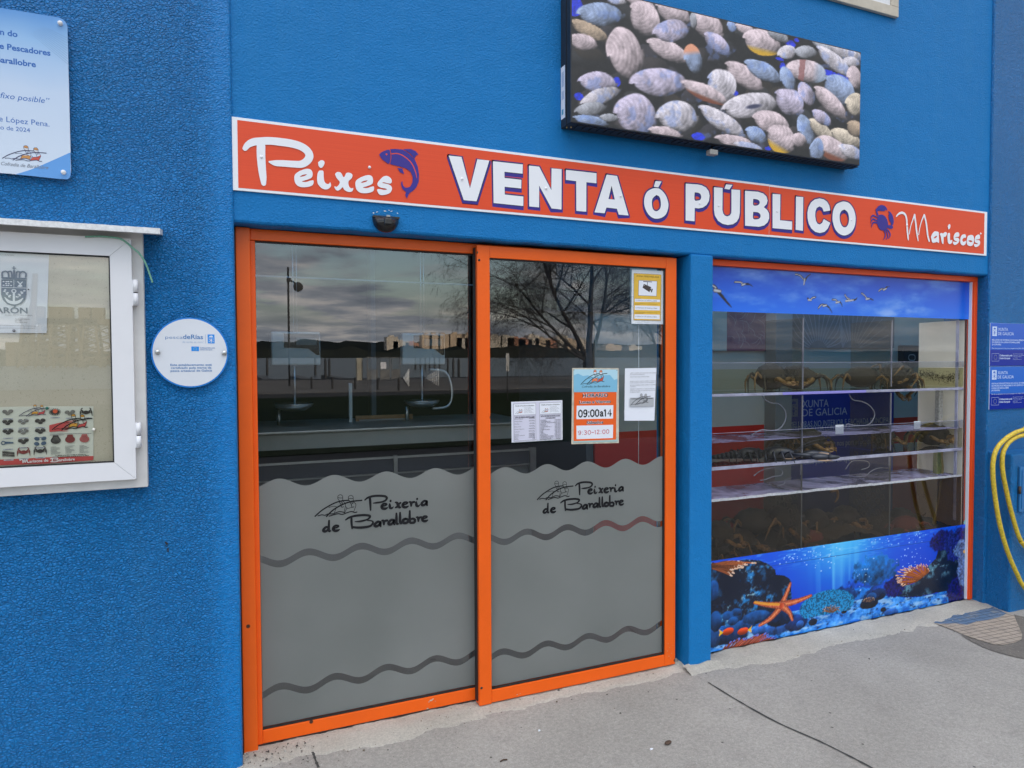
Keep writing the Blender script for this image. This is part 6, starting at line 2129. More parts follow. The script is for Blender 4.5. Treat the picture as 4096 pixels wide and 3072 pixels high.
# rocks
lr = [(2.4807,0.5224),(2.6068,0.5153),(2.7362,0.512),(2.8382,0.496),(2.9111,0.463),(2.9587,0.4245),(2.9643,0.3951),(3.0282,0.3829),(3.0714,0.3567),(3.0852,0.33),(3.0803,0.289),(3.089,0.2379),(3.0461,0.2189),(3.009,0.1911),(2.9561,0.1741),(2.8311,0.16),(2.7192,0.1487),(2.6096,0.1456),(2.483,0.1535)]
rr = [(3.9863,0.1237),(3.9451,0.1501),(3.9155,0.1911),(3.9729,0.2123),(4.0318,0.1922),(4.1328,0.1872),(4.234,0.2499),(4.2819,0.2948),(4.3428,0.33),(4.3664,0.3826),(4.4413,0.3957),(4.4844,0.4426),(4.5866,0.4535),(4.6779,0.4484),(4.6875,0.0793),(4.5248,0.0968),(4.3481,0.0992),(4.1949,0.0948),(4.0749,0.1073)]
for poly, hl in ((lr, (36, 132, 206)), (rr, (96, 150, 176))):
    m = rf.inside(poly)
    rf.put(m, np.array((6, 16, 36))+(N1*24)[..., None])
    k = np.clip((N2-0.50)*5, 0, 1)*np.clip((N1-0.36)*4, 0, 1)*m
    rf.put(k*0.95, np.array(hl)*(0.55+0.8*N3)[..., None])
    k = np.clip((fbm(X, Z, 60, 60, 91)-0.64)*9, 0, 1)*m*np.clip((N1-0.45)*5, 0, 1)
    rf.put(k*0.8, (150, 200, 220))
# sand
sand = [(2.483,0.1575),(2.6096,0.1496),(2.7192,0.1487),(2.8416,0.1503),(2.9563,0.1535),(3.1062,0.1603),(3.2382,0.1578)] + [(3.4624,0.1806),(3.5916,0.1545),(3.6904,0.1527),(3.8476,0.1471),(3.928,0.138),(4.0453,0.1093),(4.1829,0.0923),(4.3482,0.0949),(4.5248,0.099),(4.6878,0.0705),(4.6947,-0.1947)] + [(4.64, 0.0), (2.40, 0.0)]
m = rf.inside(sand)
rf.put(m, np.array((34, 122, 214))+((N2-0.5)*150)[..., None]*np.array((0.8, 0.8, 0.55))+((fbm(X, Z, 12, 40, 15)-0.5)*130)[..., None])
rf.put(m*np.clip((fbm(X, Z, 10, 36, 19)-0.55)*7, 0, 1)*0.7, (176, 206, 232))
rf.put(m*np.clip((fbm(X, Z, 26, 44, 25)-0.63)*9, 0, 1)*0.85, (14, 50, 100))
for (x, z, rx, rz, c) in [(2.973,0.0766,110,45,0),(2.8422,0.0829,60,34,0),(3.1234,0.0866,95,60,1),(3.2561,0.0704,38,26,2),(3.1536,0.0735,32,26,0),(2.6942,0.1284,120,42,3),(2.78,0.1515,80,36,0),(2.8208,0.1656,110,46,3),(2.6348,0.0778,140,45,4),(2.5172,0.0929,45,70,3),(2.5105,0.3658,40,70,3),(2.5262,0.1863,45,70,3),(2.6091,0.2054,40,32,3),(2.6687,0.1965,46,50,3),(2.649,0.1695,40,30,3),(2.6785,0.2151,36,26,3),(2.595,0.1201,1,1,3),(2.9936,0.1355,120,60,4)] + [(3.8132,0.164,80,45,4),(3.727,0.1193,85,45,2),(3.9301,0.0285,70,28,0),(3.6048,0.0126,55,30,0),(3.8549,0.0581,26,18,2),(3.5143,0.098,26,18,2),(3.5491,0.1088,22,14,2),(3.7515,0.1563,50,30,3)]:
    d = ((X-x)/(rx*.00098))**2+((Z-z)/(rz*.00088))**2+(N2-0.5)*0.5
    mm = np.clip((1-d)*5, 0, 1)
    base = np.array([(28, 82, 158), (14, 46, 104), (8, 22, 44), (18, 64, 118), (10, 34, 70)][int(c)], float)
    col = base*(0.55+0.9*N2+0.55*np.clip((Z-z)/(rz*.0009), -0.7, 0.9))[..., None]
    rf.C = rf.C*(1-mm[..., None])+col*mm[..., None]
# brain coral
for (x, z, rx, rz) in [(3.3737,0.1553,220,105)]:
    d = ((X-x)/(rx*.00105))**2+((Z-z)/(rz*.00092))**2
    mm = np.clip((1-d)*8, 0, 1)*(Z > z-0.055)
    cell = vnoise(X, Z, 130, 150, 33)
    rf.put(mm, np.array((22, 122, 176))*(0.7+0.45*np.clip((cell-0.35)*4, 0, 1))[..., None])
# purple coral bushes, right
for (x, z, rx, rz, c) in [(4.4213,0.4407,120,75,0),(4.5685,0.4034,130,120,1),(4.5896,0.0794,110,130,0),(3.9618,0.189,90,70,0),(4.6363,0.2871,60,60,2),(4.6316,0.2179,60,120,2),(4.6082,0.3687,70,60,2)]:
    d = ((X-x)/(rx*.00125))**2+((Z-z)/(rz*.001))**2+(N2-0.5)*1.1
    mm = np.clip((1-d)*4, 0, 1)
    base = np.array([(20, 22, 92), (26, 36, 112), (84, 110, 160)][int(c)], float)
    rf.C = rf.C*(1-mm[..., None])+base*(0.25+1.5*fbm(X, Z, 90, 90, 71))[..., None]*mm[..., None]
# anemones
random.seed(12)


def anemone(pts_from, pts_to, n, w, c0, c1):
    for k in range(n):
        t = (k+random.random()*0.8)/n
        i = t*(len(pts_to)-1)
        j = min(int(i), len(pts_to)-2)
        q = tuple(pts_to[j][e]+(pts_to[j+1][e]-pts_to[j][e])*(i-j) for e in (0, 1))
        p = tuple(pts_from[0][e]+(pts_from[-1][e]-pts_from[0][e])*t for e in (0, 1))
        s = random.uniform(0.7, 1.05)
        q = (p[0]+(q[0]-p[0])*s, p[1]+(q[1]-p[1])*s)
        mid = ((p[0]+q[0])/2+random.uniform(-.008, .008), (p[1]+q[1])/2+random.uniform(-.004, .012))
        c = np.array(c0)*random.uniform(0.7, 1.15)
        rf.stroke([p, mid, q], w, c, 0.75, np.array(c)*0.45)
        rf.stroke([(q[0]*0.8+mid[0]*0.2, q[1]*0.8+mid[1]*0.2), q], w*0.75, c1, 0.8)


anemone([(4.1625,0.2001),(4.2708,0.2453)], [(4.0202,0.1854),(3.9699,0.2168),(3.9663,0.2544),(3.989,0.2846),(4.0296,0.3002),(4.0945,0.3048),(4.1841,0.3149),(4.2573,0.302),(4.289,0.2515)], 58, 0.0085, (206, 104, 40), (238, 190, 160))
anemone([(2.4975,0.5126),(2.5049,0.4882)], [(2.7161,0.5084),(2.8076,0.4815),(2.7366,0.4719),(2.7064,0.4675),(2.6667,0.4445),(2.6321,0.4289)], 24, 0.012, (176, 92, 50), (232, 196, 170))
anemone([(3.3858,0.1106),(3.4261,0.1047)], [(3.3287,0.1191),(3.3397,0.1431),(3.3851,0.1536),(3.4312,0.1513),(3.4749,0.1364),(3.4783,0.1013)], 26, 0.004, (150, 100, 70), (220, 180, 150))
anemone([(3.7129,0.1293),(3.7465,0.1246)], [(3.6741,0.1348),(3.6848,0.1534),(3.7235,0.1602),(3.7684,0.1499),(3.7856,0.1312)], 20, 0.003, (140, 100, 80), (220, 190, 160))
anemone([(2.5664,0.0054),(2.7205,-0.0007),(2.843,0.0032)], [(2.6103,0.0498),(2.6998,0.0632),(2.7808,0.0581),(2.8423,0.0686),(2.9153,0.0569),(3.011,0.0084)], 34, 0.0105, (190, 92, 70), (96, 120, 224))
# starfish
for arm in ([(3.0087,0.2118),(3.0403,0.2612),(3.076,0.3291)], [(3.0141,0.2111),(3.1273,0.2158),(3.24,0.2337)], [(3.0196,0.1979),(3.0683,0.1575),(3.0932,0.1079)], [(2.9983,0.1968),(2.9301,0.1451),(2.8419,0.1135)], [(2.9981,0.2092),(2.9031,0.227),(2.8046,0.2524)]):
    P = smooth_line(arm, 6)
    D, T = rf.line(P)
    hw = 0.023*(1-0.62*T)
    mm = np.clip((hw-D)/0.0014+0.5, 0, 1)
    side = np.clip(D/np.maximum(hw, 1e-4), 0, 1)
    col = np.array((218, 104, 70))*(1.1-0.5*side)[..., None]+((fbm(X, Z, 150, 150, 5)-0.5)*110)[..., None]
    col = np.where(((side < 0.16) & (T < 0.95))[..., None], np.array((226, 140, 84)), col)
    rf.put(mm, col)
(x, z) = (3.0115,0.2052)
rf.put(np.clip((0.019-np.hypot(X-x, Z-z))*300, 0, 1), np.array((206, 84, 50))+((N2-0.5)*120)[..., None])
D, T = rf.line([(2.9874,0.217),(2.903,0.2302),(2.8097,0.2545)])
rf.put(np.clip((0.009-D)*400, 0, 1)*0.8, (232, 160, 50))
# two orange fish, a yellow one, bubbles
for (x, z, l, s) in [p + q for p, q in zip([(2.6148,0.1149),(2.7221,0.0991)], ((0.085, -1), (0.085, 1)))]:
    d = ((X-x)/(l*0.5))**2+((Z-z-(X-x)*0.06)/0.021)**2
    rf.put(np.clip((1-d)*6, 0, 1), np.array((226, 70, 24))*(0.85+0.5*np.clip((Z-z)/0.02, -0.6, 0.8))[..., None])
    tx = x+s*l*0.56
    rf.put(rf.inside([(x+s*l*0.4, z), (tx+s*0.018, z+0.022), (tx+s*0.012, z+0.004), (tx+s*0.016, z-0.018)]), (236, 186, 30))
for (x, z) in [(4.6316,0.3443)]:
    rf.put(np.clip((0.013-np.hypot((X-x)*0.75, Z-z))*300, 0, 1), (226, 160, 60))
random.seed(31)
bub = [(p[0]+random.gauss(0, .05), p[1]+random.gauss(0, .035)) for p in [(4.1381,0.4999),(4.0688,0.4034),(4.1534,0.3437),(3.8638,0.4958),(3.751,0.4997),(4.052,0.3556),(3.6606,0.2772),(4.1863,0.4907)] + [(3.0697,0.4979),(3.2227,0.493),(3.3014,0.4586),(3.3583,0.435),(3.4037,0.4511),(3.1238,0.5)] for _ in range(11)]
for (x, z) in bub:
    r = random.choice((.0022, .003, .003, .0042))
    rf.put(np.clip((r-np.hypot((X-x)*0.6, Z-z))*900, 0, 1)*0.9, (176, 222, 250))
rf.mesh('reef_print', 0.0866, M_PRINT, tw)
b = MB()
b.disc(*(4.6292,0.545), 0.0135, 0.0862, mat('sticker_turquoise', rgb(150, 206, 206), 0.4), 20)
b.rib([(4.6107,0.5467),(4.6229,0.5507),(4.6371,0.539),(4.651,0.5439)], 0.003, 0.0862, mat('sticker_dark', rgb(30, 70, 80), 0.4))
b.rib([(4.6155,0.538),(4.6295,0.5346),(4.6434,0.5364)], 0.002, 0.0862, mat('sticker_dark', rgb(30, 70, 80), 0.4))
b.build('round_sticker', tw)

# ------------------------------------------------------------------ inside the shop: counter, scales, boards
M_CSTEEL = mat('counter_steel', (0.46, 0.46, 0.45), 0.38, 0.85, var=0.2, vscale=4)
M_CGREY = mat('counter_grey', rgb(150, 150, 146), 0.5, var=0.08, vscale=6)
M_CDARK = mat('counter_dark', rgb(52, 48, 46), 0.5, var=0.2, vscale=3)
M_CSLATE = mat('counter_slate', rgb(62, 64, 70), 0.35, var=0.15, vscale=5)
ct = thing('sales_counter', 'steel fish counter with pale upstand and dark glazed front behind the door panes', 'counter', (0.8, 1.0, 0))
YC = 1.0
(_, zt1), (_, zt2), (_, zb1), (_, zm), (_, zr), (_, zl) = [(0.179,1.2673),(0.1788,1.2528),(0.1775,1.1649),(0.1765,1.0959),(0.1763,1.0832),(0.175,0.9978)]
(xe, _), (xe2, _) = [(1.8383,1.108),(1.7959,1.1101)]
(xp0, _), (xp1, _) = [(0.9177,1.0901),(0.9405,1.0888)]
b = MB()
b.bbox(-0.55, xe, YC-0.02, YC+0.75, zt2+0.002, zt1, M_CSTEEL, 0.003)
b.build('top', ct)
b = MB()
b.box(-0.55, xe-0.01, YC, YC+0.02, zb1, zt2, M_CGREY)
b.build('upstand', ct)
b = MB()
b.box(-0.55, xe-0.01, YC+0.25, YC+0.27, zm, zb1, M_CDARK)
b.quad((-0.55, YC+0.0, zm), (xe-0.01, YC+0.0, zm), (xe-0.01, YC+0.25, zb1-0.06), (-0.55, YC+0.25, zb1-0.06), M_CDARK)
b.build('recess', ct)
b = MB()
b.box(-0.55, xe, YC-0.012, YC+0.012, zr, zm, M_STEEL)
b.build('rail', ct)
b = MB()
b.box(-0.55, xe, YC-0.012, YC+0.012, zl-0.006, zl+0.002, M_STEEL)
b.build('rail', ct)
b = MB()
b.box(-0.55, xe-0.012, YC+0.004, YC+0.01, zl+0.003, zr-0.001, M_CSLATE)
b.build('front_glass', ct)
for x0, x1 in ((xp0, xp1), (xe2, xe)):
    b = MB()
    b.box(x0, x1, YC-0.014, YC+0.014, zl-0.3, zm+0.004, M_STEEL)
    b.build('post', ct)
b = MB()
b.box(-0.55, xe-0.02, YC+0.02, YC+0.6, 0.02, zl-0.008, mat('counter_base', rgb(120, 122, 122), 0.5, var=0.1, vscale=3))
b.build('base', ct)

M_SCREEN = mat('scale_screen', (0.010, 0.012, 0.014), 0.12)
M_LCD = mat('scale_lcd', (0.14, 0.17, 0.17), 0.2)
M_SCW = mat('scale_white', rgb(196, 196, 190), 0.4, var=0.06, vscale=8)


def scale(dx, label):
    t = thing('hanging_scale', label, 'scale', (dx, 1.35, 0), 'shop scales over the counter')
    (x0, z1), (x1, z0), (xd0, zd0), (xd1, zd1) = [(0.2704,1.8336),(0.5551,1.632),(0.3435,1.6928),(0.5506,1.8244)]
    b = MB()
    b.bbox(x0+dx, x1+dx, 1.352, 1.42, z0, z1, M_SCW, 0.01)
    b.build('housing', t)
    b = MB()
    b.poly([(xd0+dx, z1-0.012), (xd0+dx, zd0+0.045), (xd0+dx+0.14, zd0+0.04), (xd0+dx+0.19, zd0), (x1+dx-0.006, zd0+0.002), (x1+dx-0.006, z1-0.012)], 1.3505, M_SCREEN)
    b.rect(xd0+dx+0.07, zd0+0.062, xd0+dx+0.19, zd0+0.105, 1.350, M_LCD)
    b.build('display', t)
    (xc, zc), (xr, _), (xs, zs) = [(0.3944,1.3797),(0.5077,1.3845),(0.4026,1.6279)]
    r = xr-xc
    b = MB()
    b.lathe([(0.0, -0.022), (r*.6, -0.02), (r*.92, 0.0), (r*1.02, 0.018), (r, 0.022), (r*.9, 0.006), (r*.6, -0.014), (0.0, -0.016)], xc+dx, 1.35, zc, M_STEEL, 32)
    b.build('pan', t)
    b = MB()
    b.tube([(xs+dx, 1.37, zs), (xs+dx, 1.37, zc-0.02)], 0.006, M_STEEL, 8)
    b.tube([(xs+dx, 1.385, z1), (xs+dx, 1.385, z1+0.55)], 0.0035, M_STEEL, 8)
    b.tube([(xs+dx+.02, 1.385, z1), (xs+dx+.02, 1.385, z1+0.55)], 0.0025, M_STEEL, 8)
    b.build('hanger', t)
    b = MB()
    if dx:
        b.tube([(xs+dx+0.05, 1.38, zc+0.22), (xs+dx+0.16, 1.37, zc+0.20), (xs+dx+0.20, 1.36, zc+0.08), (xs+dx+0.17, 1.35, zc-0.02), (xs+dx+0.06, 1.35, zc-0.035)], 0.008, M_STEEL, 8, 6)
        b.build('arm', t)
    b = MB()
    b.tube([(xs+dx-0.09, 1.42, zt1), (xs+dx-0.09, 1.42, zc-0.02)], 0.012, M_STEEL, 8)
    b.build('stand', t)


scale(0.0, 'white hanging scale with dark display and steel pan, nearer the left jamb')
_d = ((1.0651,1.7832))[0]-((0.2696,1.7765))[0]
scale(_d, 'white hanging scale with curved arm and steel pan, beside the middle door stile')
wb = thing('price_board', 'wood framed white board with handwritten clam prices propped behind the counter', 'board', (1.2, 1.5, 1.2))
(x0, z1), (x1, _), (xa, za), (xb_, _) = [(0.7889,1.3013),(1.1653,1.3017),(0.8149,1.2455),(1.0137,1.2464)]
b = MB()
b.rect(x0+0.02, z1-0.30, x1-0.02, z1-0.024, 1.499, mat('board_white', rgb(150, 154, 160), 0.4))
b.text('AMEIXA BABOSA 35€', xa, za-0.004, 0.021, 1.4985, M_INK, w=xb_-xa+0.05)
b.text('AMEIXA RUBIA 28€', xa, za-0.045, 0.021, 1.4985, M_INK, w=xb_-xa+0.02)
b.build('panel', wb)
b = MB()
M_WOOD = mat('pine_frame', rgb(150, 108, 70), 0.6, var=0.2, vscale=20)
b.box(x0, x1, 1.49, 1.51, z1-0.024, z1, M_WOOD)
b.box(x0, x0+0.022, 1.491, 1.511, z1-0.32, z1-0.0245, M_WOOD)
b.box(x1-0.022, x1, 1.491, 1.511, z1-0.32, z1-0.0245, M_WOOD)
b.build('frame', wb)
b = MB()
(x0, z1), (x1, z0) = [(0.7406,1.5148),(0.7614,1.2283)]
b.bbox(x0, x1, 1.45, 1.47, z0-0.1, z1, M_SCW, 0.003)
tag(b.build('divider_post'), 'slim pale upright standing on the counter between the two scales', 'post')
b = MB()
(x0, z1), (x1, z0) = [(1.1137,2.0356),(1.1535,1.1998)]
b.bbox(x0, x1, 2.6, 2.72, 0.0, 2.88, mat('grey_column', rgb(96, 100, 102), 0.6), 0.004)
tag(b.build('column'), 'slender grey column deep inside the shop between the scales', 'column')
b = MB()
r0 = [(0.2198,2.1562),(0.8268,2.1481),(1.3624,2.1429)]
b.box(r0[0][0]-0.4, r0[-1][0]+0.25, 1.30, 1.312, r0[0][1]-0.006, r0[0][1]+0.002, M_STEEL)  # steel bar stands in for a bright line across the shop
tag(b.build('bright_line_bar'), 'thin steel bar standing in for a bright line above the scales', 'rail')
# room divider with a red dado; the tank stands in front of it
b = MB()
(xw, zd), _ = [(2.6197,1.0991),(3.2205,1.0967)]
b.box(xw, 8.9, 1.6, 1.68, zd, 2.88, mat('divider_grey', rgb(200, 186, 168), 0.75, var=0.06, vscale=2))
b.box(xw, 8.9, 1.6, 1.68, 0.013, zd, M_REDWALL)
xr0 = ((2.5539,1.102))[0]
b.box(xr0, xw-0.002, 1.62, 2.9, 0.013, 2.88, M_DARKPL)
b.build('divider_wall', bld)
# hanging signs deep in the shop
hs = thing('hanging_logo_board', 'grey board with a dark round emblem and the guild name inside, top of right pane', 'sign', (2.2, 1.55, 2.0))
b = MB()
(bx0, bz1), (bx1, bz0) = [(2.2834,2.3047),(2.9232,2.0204)]
b.bbox(bx0, bx1, 1.582, 1.597, bz0, bz1+0.25, mat('board_grey', rgb(58, 56, 54), 0.6), 0.003)
b.build('panel', hs)
b = MB()
(dx_, dz_), (tx0, tz0), (tx1, tz1), (ux0, uz0), (ux1, uz1) = [(2.4661,2.1986),(2.3896,2.0692),(2.5693,2.1254),(2.3203,2.0148),(2.6807,2.1314)]
b.disc(dx_, dz_, 0.062, 1.5805, M_INK, 24)
b.rib([(dx_-0.05, dz_-0.01), (dx_-0.02, dz_-0.02), (dx_+0.02, dz_-0.01), (dx_+0.055, dz_-0.018)], 0.008, 1.5805, mat('board_grey', None), n=5)
b.rib([(dx_-0.045, dz_-0.03), (dx_-0.015, dz_-0.04), (dx_+0.02, dz_-0.03), (dx_+0.045, dz_-0.038)], 0.008, 1.5805, mat('board_grey', None), n=5)
rt = math.atan2(tz1-tz0, tx1-tx0)
b.text('Espazo mariño', tx0, tz0, 0.03, 1.5805, M_INK, w=math.hypot(tx1-tx0, tz1-tz0), rot=rt, shear=.2)
b.text('Cofradía de Barallobre', ux0, uz0, 0.032, 1.5805, M_INK, w=math.hypot(ux1-ux0, uz1-uz0), rot=rt, shear=.2)
(sx_, sz_), (sx2, _) = [(2.7271,2.1708),(2.8819,2.1763)]


def S7(u, v):
    k = (sx2-sx_)/(895-130)
    return sx_+(u-130)*k, sz_-0.02-(v-532)*k


boat_logo(b, S7, 1.5805, M_INK)
b.build('print', hs)
b = MB()
(wx, wz1), (_, wz0) = [(2.0149,1.8393),(2.0166,1.1045)]
b.tube([(wx, 0.088, wz1+0.1), (wx+0.001, 0.088, (wz0+wz1)/2), (wx, 0.088, wz0)], 0.0016, M_PAPER, 6)
tag(b.build('wire'), 'thin pale wire hanging behind the right pane below the yellow notice', 'wire')

# ------------------------------------------------------------------ notices stuck to the right pane
YN = 0.0585


def sheet(name, label, corners, m, lift=0.0, cat='notice'):
    t = thing(name, label, cat, (corners[0][0], YN, corners[2][1]))
    b = MB()
    n = 10
    (a, b_, c, d) = corners
    vs = []
    for i in range(n+1):
        for j in range(n+1):
            u, v = i/n, j/n
            x = (a[0]*(1-u)+b_[0]*u)*(1-v)+(d[0]*(1-u)+c[0]*u)*v
            z = (a[1]*(1-u)+b_[1]*u)*(1-v)+(d[1]*(1-u)+c[1]*u)*v
            y = YN-0.0009-lift*((abs(u-.5)*2)**3*0.6+v*v*0.5)-0.0010*mnoise.noise(Vector((x*14, z*14, 1)))*(1 if lift else 0)
            vs.append((x, y, z))
    k = n+1
    b.add(vs, [(i*k+j, i*k+j+1, (i+1)*k+j+1, (i+1)*k+j) for i in range(n) for j in range(n)], m, True)
    b.build('paper', t)
    return t


YP = YN-0.0026
# price lists
pr = sheet('price_list', 'white double price list on the pane, left of the orange opening hours card', [(1.2746,1.4544),(1.549,1.4556),(1.5502,1.2594),(1.2759,1.2581)], M_PAPER)
b = MB()
M_LILAC = mat('price_lilac', rgb(206, 204, 220), 0.7)


def frame_rect(pts, y, m, w=0.0012):
    q = pts+[pts[0]]
    for i in range(4):
        b.rib([q[i]+(1,), q[i+1]+(1,)], w, y, m, n=1)


b.poly([(1.282,1.4502),(1.5425,1.4517),(1.5441,1.2646),(1.283,1.2622)], YP, M_LILAC)
for hd, ls in (([(1.2849,1.4433),(1.403,1.4452),(1.4036,1.3906),(1.2866,1.3891)], [(1.2873,1.3849),(1.4024,1.3855),(1.4047,1.2667),(1.2886,1.2636)]), ([(1.4237,1.4447),(1.5413,1.4461),(1.542,1.391),(1.4235,1.39)], [(1.4235,1.3851),(1.5416,1.3853),(1.5433,1.2657),(1.425,1.2643)])):
    b.poly(hd, YP, M_PAPER)
    frame_rect(hd, YP, M_GREYINK)
    b.poly(ls, YP, M_LILAC)
    frame_rect(ls, YP, M_GREYINK)
    x0, x1, z1, z0 = hd[0][0], hd[1][0], hd[0][1], hd[2][1]
    w = x1-x0
    b.text('Cofradía de Pescadores de Barallobre', x0+w*.07, z1-0.012, .0062, YP, M_GREYINK, w=w*.86, bold=.03)
    for k in range(6):
        b.text(('CIF: G-15031408', 'Avda. do Porto', 'Barallobre, Fene', 'Confraría de Barallobre', 'Teléfono 981 34', 'info da confraría')[k], x0+w*.48, z1-.0195-.0052*k, .0032, YP, M_GREYINK, w=w*(.30+.12*((k*7) % 3)/2))
    lx, lw = x0+w*.08, w*.36

    def S8(u, v, lx=lx, lw=lw, z0=z0):
        k = lw/(895-130)
        return lx+(u-130)*k, z0+0.006-(v-532)*k*1.1
    boat_logo(b, S8, YP, mat('logo_line', None), (mat('logo_amber', None), mat('logo_red', None), M_PAPER), 0.6)
x0, z1 = ((1.2925,1.3772))
x1 = ((1.3966,1.3777))[0]
b.text('LISTA DE PREZOS PARTICULARES', x0, z1-0.002, .0068, YP, M_INK, w=x1-x0, bold=.04)
L1 = [('Ameixa Babosa', '12,00 €/Kg', 828), ('Ameixa Rubia', '15,00 €/Kg', 863), ('Mexillón', '4,50 €/Kg', 899), ('Berberecho', '9,90 €/Kg', 937), ('Ameixa Xapónica', '10,00 €/Kg', 972), ('Camarón', '29,95 €/Kg', 1008),
      ('Centola', '16,00 €/Kg', 1042), ('Camarón pequeno', '12,50 €/Kg', 1060), ('Nécora', '14,00 €/Kg', 1078), ('Vieira', '26,00 €/Kg', 1096), ('Navalla', '4,50', 1114)]
za = ((1.291,1.3718))[1]
zb = ((1.2905,1.2735))[1]
xl, xr = ((1.2901,1.3471))[0], ((1.3973,1.3429))[0]
for s, pz, py in L1:
    z = za+(zb-za)*(py-828)/(1114-828)-0.003
    b.text(s, xl, z, .0052, YP, M_GREYINK)
    b.text(pz, xr, z+0.001, .0052, YP, M_INK, align='R')
xa, xb_ = ((1.4296,1.3783))[0], ((1.5356,1.3799))[0]
z = ((1.4815,1.3775))[1]
b.text('LISTA DE PREZOS PARTICULARES', xa, z-.001, .0066, YP, M_INK, w=xb_-xa, bold=.04)
b.text('CONGELADO', (xa+xb_)/2, z-.0105, .0062, YP, M_INK, align='C', bold=.04)
for k, (s, pz) in enumerate((('CALAMAR', '15,50 €/KG'), ('VOLANDEIRA N.3', '16,20 €/KG'), ('VIEIRA DEL PACÍFICO N.5', '25,00 €/KG'), ('BACALAO', '16,50 €/KG'), ('CIGALA Nº 3', '12,00 €/KG'), ('LANGOSTINO Nº 2', '19,00 €/KG'), ('PULPO', '12,50 €/KG'), ('GAMBA PELADA', '13,20 €/KG'),
                             ('RAPE', '10,00 €/KG'), ('XIBIA', '8,80 €/KG'), ('CHOCO', '13,00 €/KG'), ('BOGAVANTE', '37,00 €/KG'), ('ZAMBURIÑA DE VIEIRA', '19,00 €/KG'), ('LANGOSTINO CRUDO 1 KG', '18 €/KG'), ('EMPANADA PULPO', '14 €/KG'))):
    zz_ = z-.0195-.0066*k
    b.text(s, xa-.002, zz_, .0050, YP, M_INK)
    b.text(pz, xb_+.002, zz_, .0050, YP, M_INK, align='R')
b.build('print', pr)

# opening hours
oh = sheet('hours_card', 'orange and blue laminated card with opening hours HORARIO on the right pane', [(1.6049,1.6148),(1.8748,1.6121),(1.8752,1.2265),(1.5996,1.2342)], mat('card_cream', rgb(206, 196, 178), 0.35, var=0.25, vscale=30))
b = MB()
M_CARDB = mat('card_sky', rgb(126, 184, 212), 0.35)
M_CARDL = mat('card_pale', rgb(176, 212, 226), 0.35)
M_CARDO = mat('card_orange', rgb(232, 96, 34), 0.35)
M_CARDY = mat('card_mint', rgb(160, 192, 190), 0.4)
b.poly([(1.6087,1.2419),(1.8676,1.2341),(1.8668,1.2511),(1.6095,1.2561)], YP, M_CARDY)
b.poly([(1.6115,1.6083),(1.8664,1.6049),(1.8648,1.4902),(1.6122,1.4947)], YP, M_CARDB)
b.poly([(1.6115,1.6083),(1.8664,1.6049),(1.8656,1.5582),(1.8469,1.5518),(1.8216,1.5776),(1.7756,1.5763),(1.7384,1.5642),(1.6932,1.5773),(1.6647,1.574),(1.6364,1.5868),(1.6115,1.5782)], YP, M_CARDL)
b.poly([(1.6146,1.4925),(1.8597,1.4896),(1.8574,1.2449),(1.6119,1.2488)], YP, M_CARDO)
b.poly([(1.629,1.4259),(1.8411,1.4228),(1.8395,1.3541),(1.6273,1.3582)], YP, M_PAPER)
b.poly([(1.6273,1.326),(1.8404,1.3219),(1.8387,1.2539),(1.628,1.2581)], YP, M_PAPER)
_a, _c = ((1.6525,1.5313)), ((1.804,1.5597))


def S9(u, v):
    k = (_c[0]-_a[0])/(895-130)
    return _a[0]+(u-130)*k, _a[1]-(v-532+0.0*(u-130))*k*1.02


boat_logo(b, S9, YP, M_INK, (mat('logo_salmon', rgb(226, 132, 92), 0.4), mat('logo_red', None), M_PAPER), 0.75)
_a, _c = ((1.6586,1.5159)), ((1.8225,1.5136))
b.text('Cofradía de Barallobre', _a[0], _a[1], .0105, YP, M_INK, w=_c[0]-_a[0], shear=.1)


def card(s, u0, v0, u1, hh, m, bold, **k):
    a, c = P_CARD[(u0, v0)], P_CARD[(u1, v0)]
    b.text(s, a[0], a[1], hh, YP, m, w=c[0]-a[0], bold=bold, **k)


P_CARD = dict(zip(((1056, 524), (1410, 524), (1008, 608), (1450, 608), (1110, 898), (1344, 898), (990, 806), (1464, 806)), [(1.663,1.4665),(1.8091,1.4644),(1.6435,1.4362),(1.8259,1.4334),(1.6849,1.3316),(1.7815,1.3293),(1.6362,1.3671),(1.8319,1.3632)]))
for bd, m in ((.09, M_PAPER), (.03, M_INK)):
    card('HORARIO', 1056, 524, 1410, .0190, m, bd)
    card('Lunes a Viernes', 1008, 608, 1450, .0142, m, bd)
    card('Sábados', 1110, 898, 1344, .0142, m, bd)
# tall numerals of the weekday hours
TALL = {'0': [[(.5, 1), (.14, .8), (.1, .5), (.14, .2), (.5, 0), (.86, .2), (.9, .5), (.86, .8), (.5, 1)]],
        '9': [[(.86, .72), (.8, .92), (.5, 1), (.2, .9), (.14, .68), (.24, .48), (.5, .42), (.8, .55), (.88, .75), (.86, .4), (.7, .12), (.4, 0), (.2, .08)]],
        ':': [[(.5, .72), (.5, .66)], [(.5, .1), (.5, .04)]], '1': [[(.2, .8), (.5, .98), (.55, .9), (.55, 0)]],
        '4': [[(.7, 0), (.7, 1), (.1, .3), (.95, .3)]], 'a': [[(.2, .55), (.5, .66), (.78, .52), (.8, .1), (.95, .02)], [(.8, .38), (.4, .34), (.18, .16), (.4, 0), (.78, .16)]],
        '3': [[(.15, .9), (.5, 1), (.82, .82), (.7, .6), (.4, .52), (.75, .42), (.85, .2), (.5, 0), (.12, .1)]], '2': [[(.15, .8), (.4, 1), (.75, .9), (.7, .6), (.15, .04), (.9, .04)]], '-': [[(.1, .45), (.9, .45)]], ' ': []}
(qa, qb), (ra, rb_) = [(1.6362,1.3678),(1.8319,1.4026)]


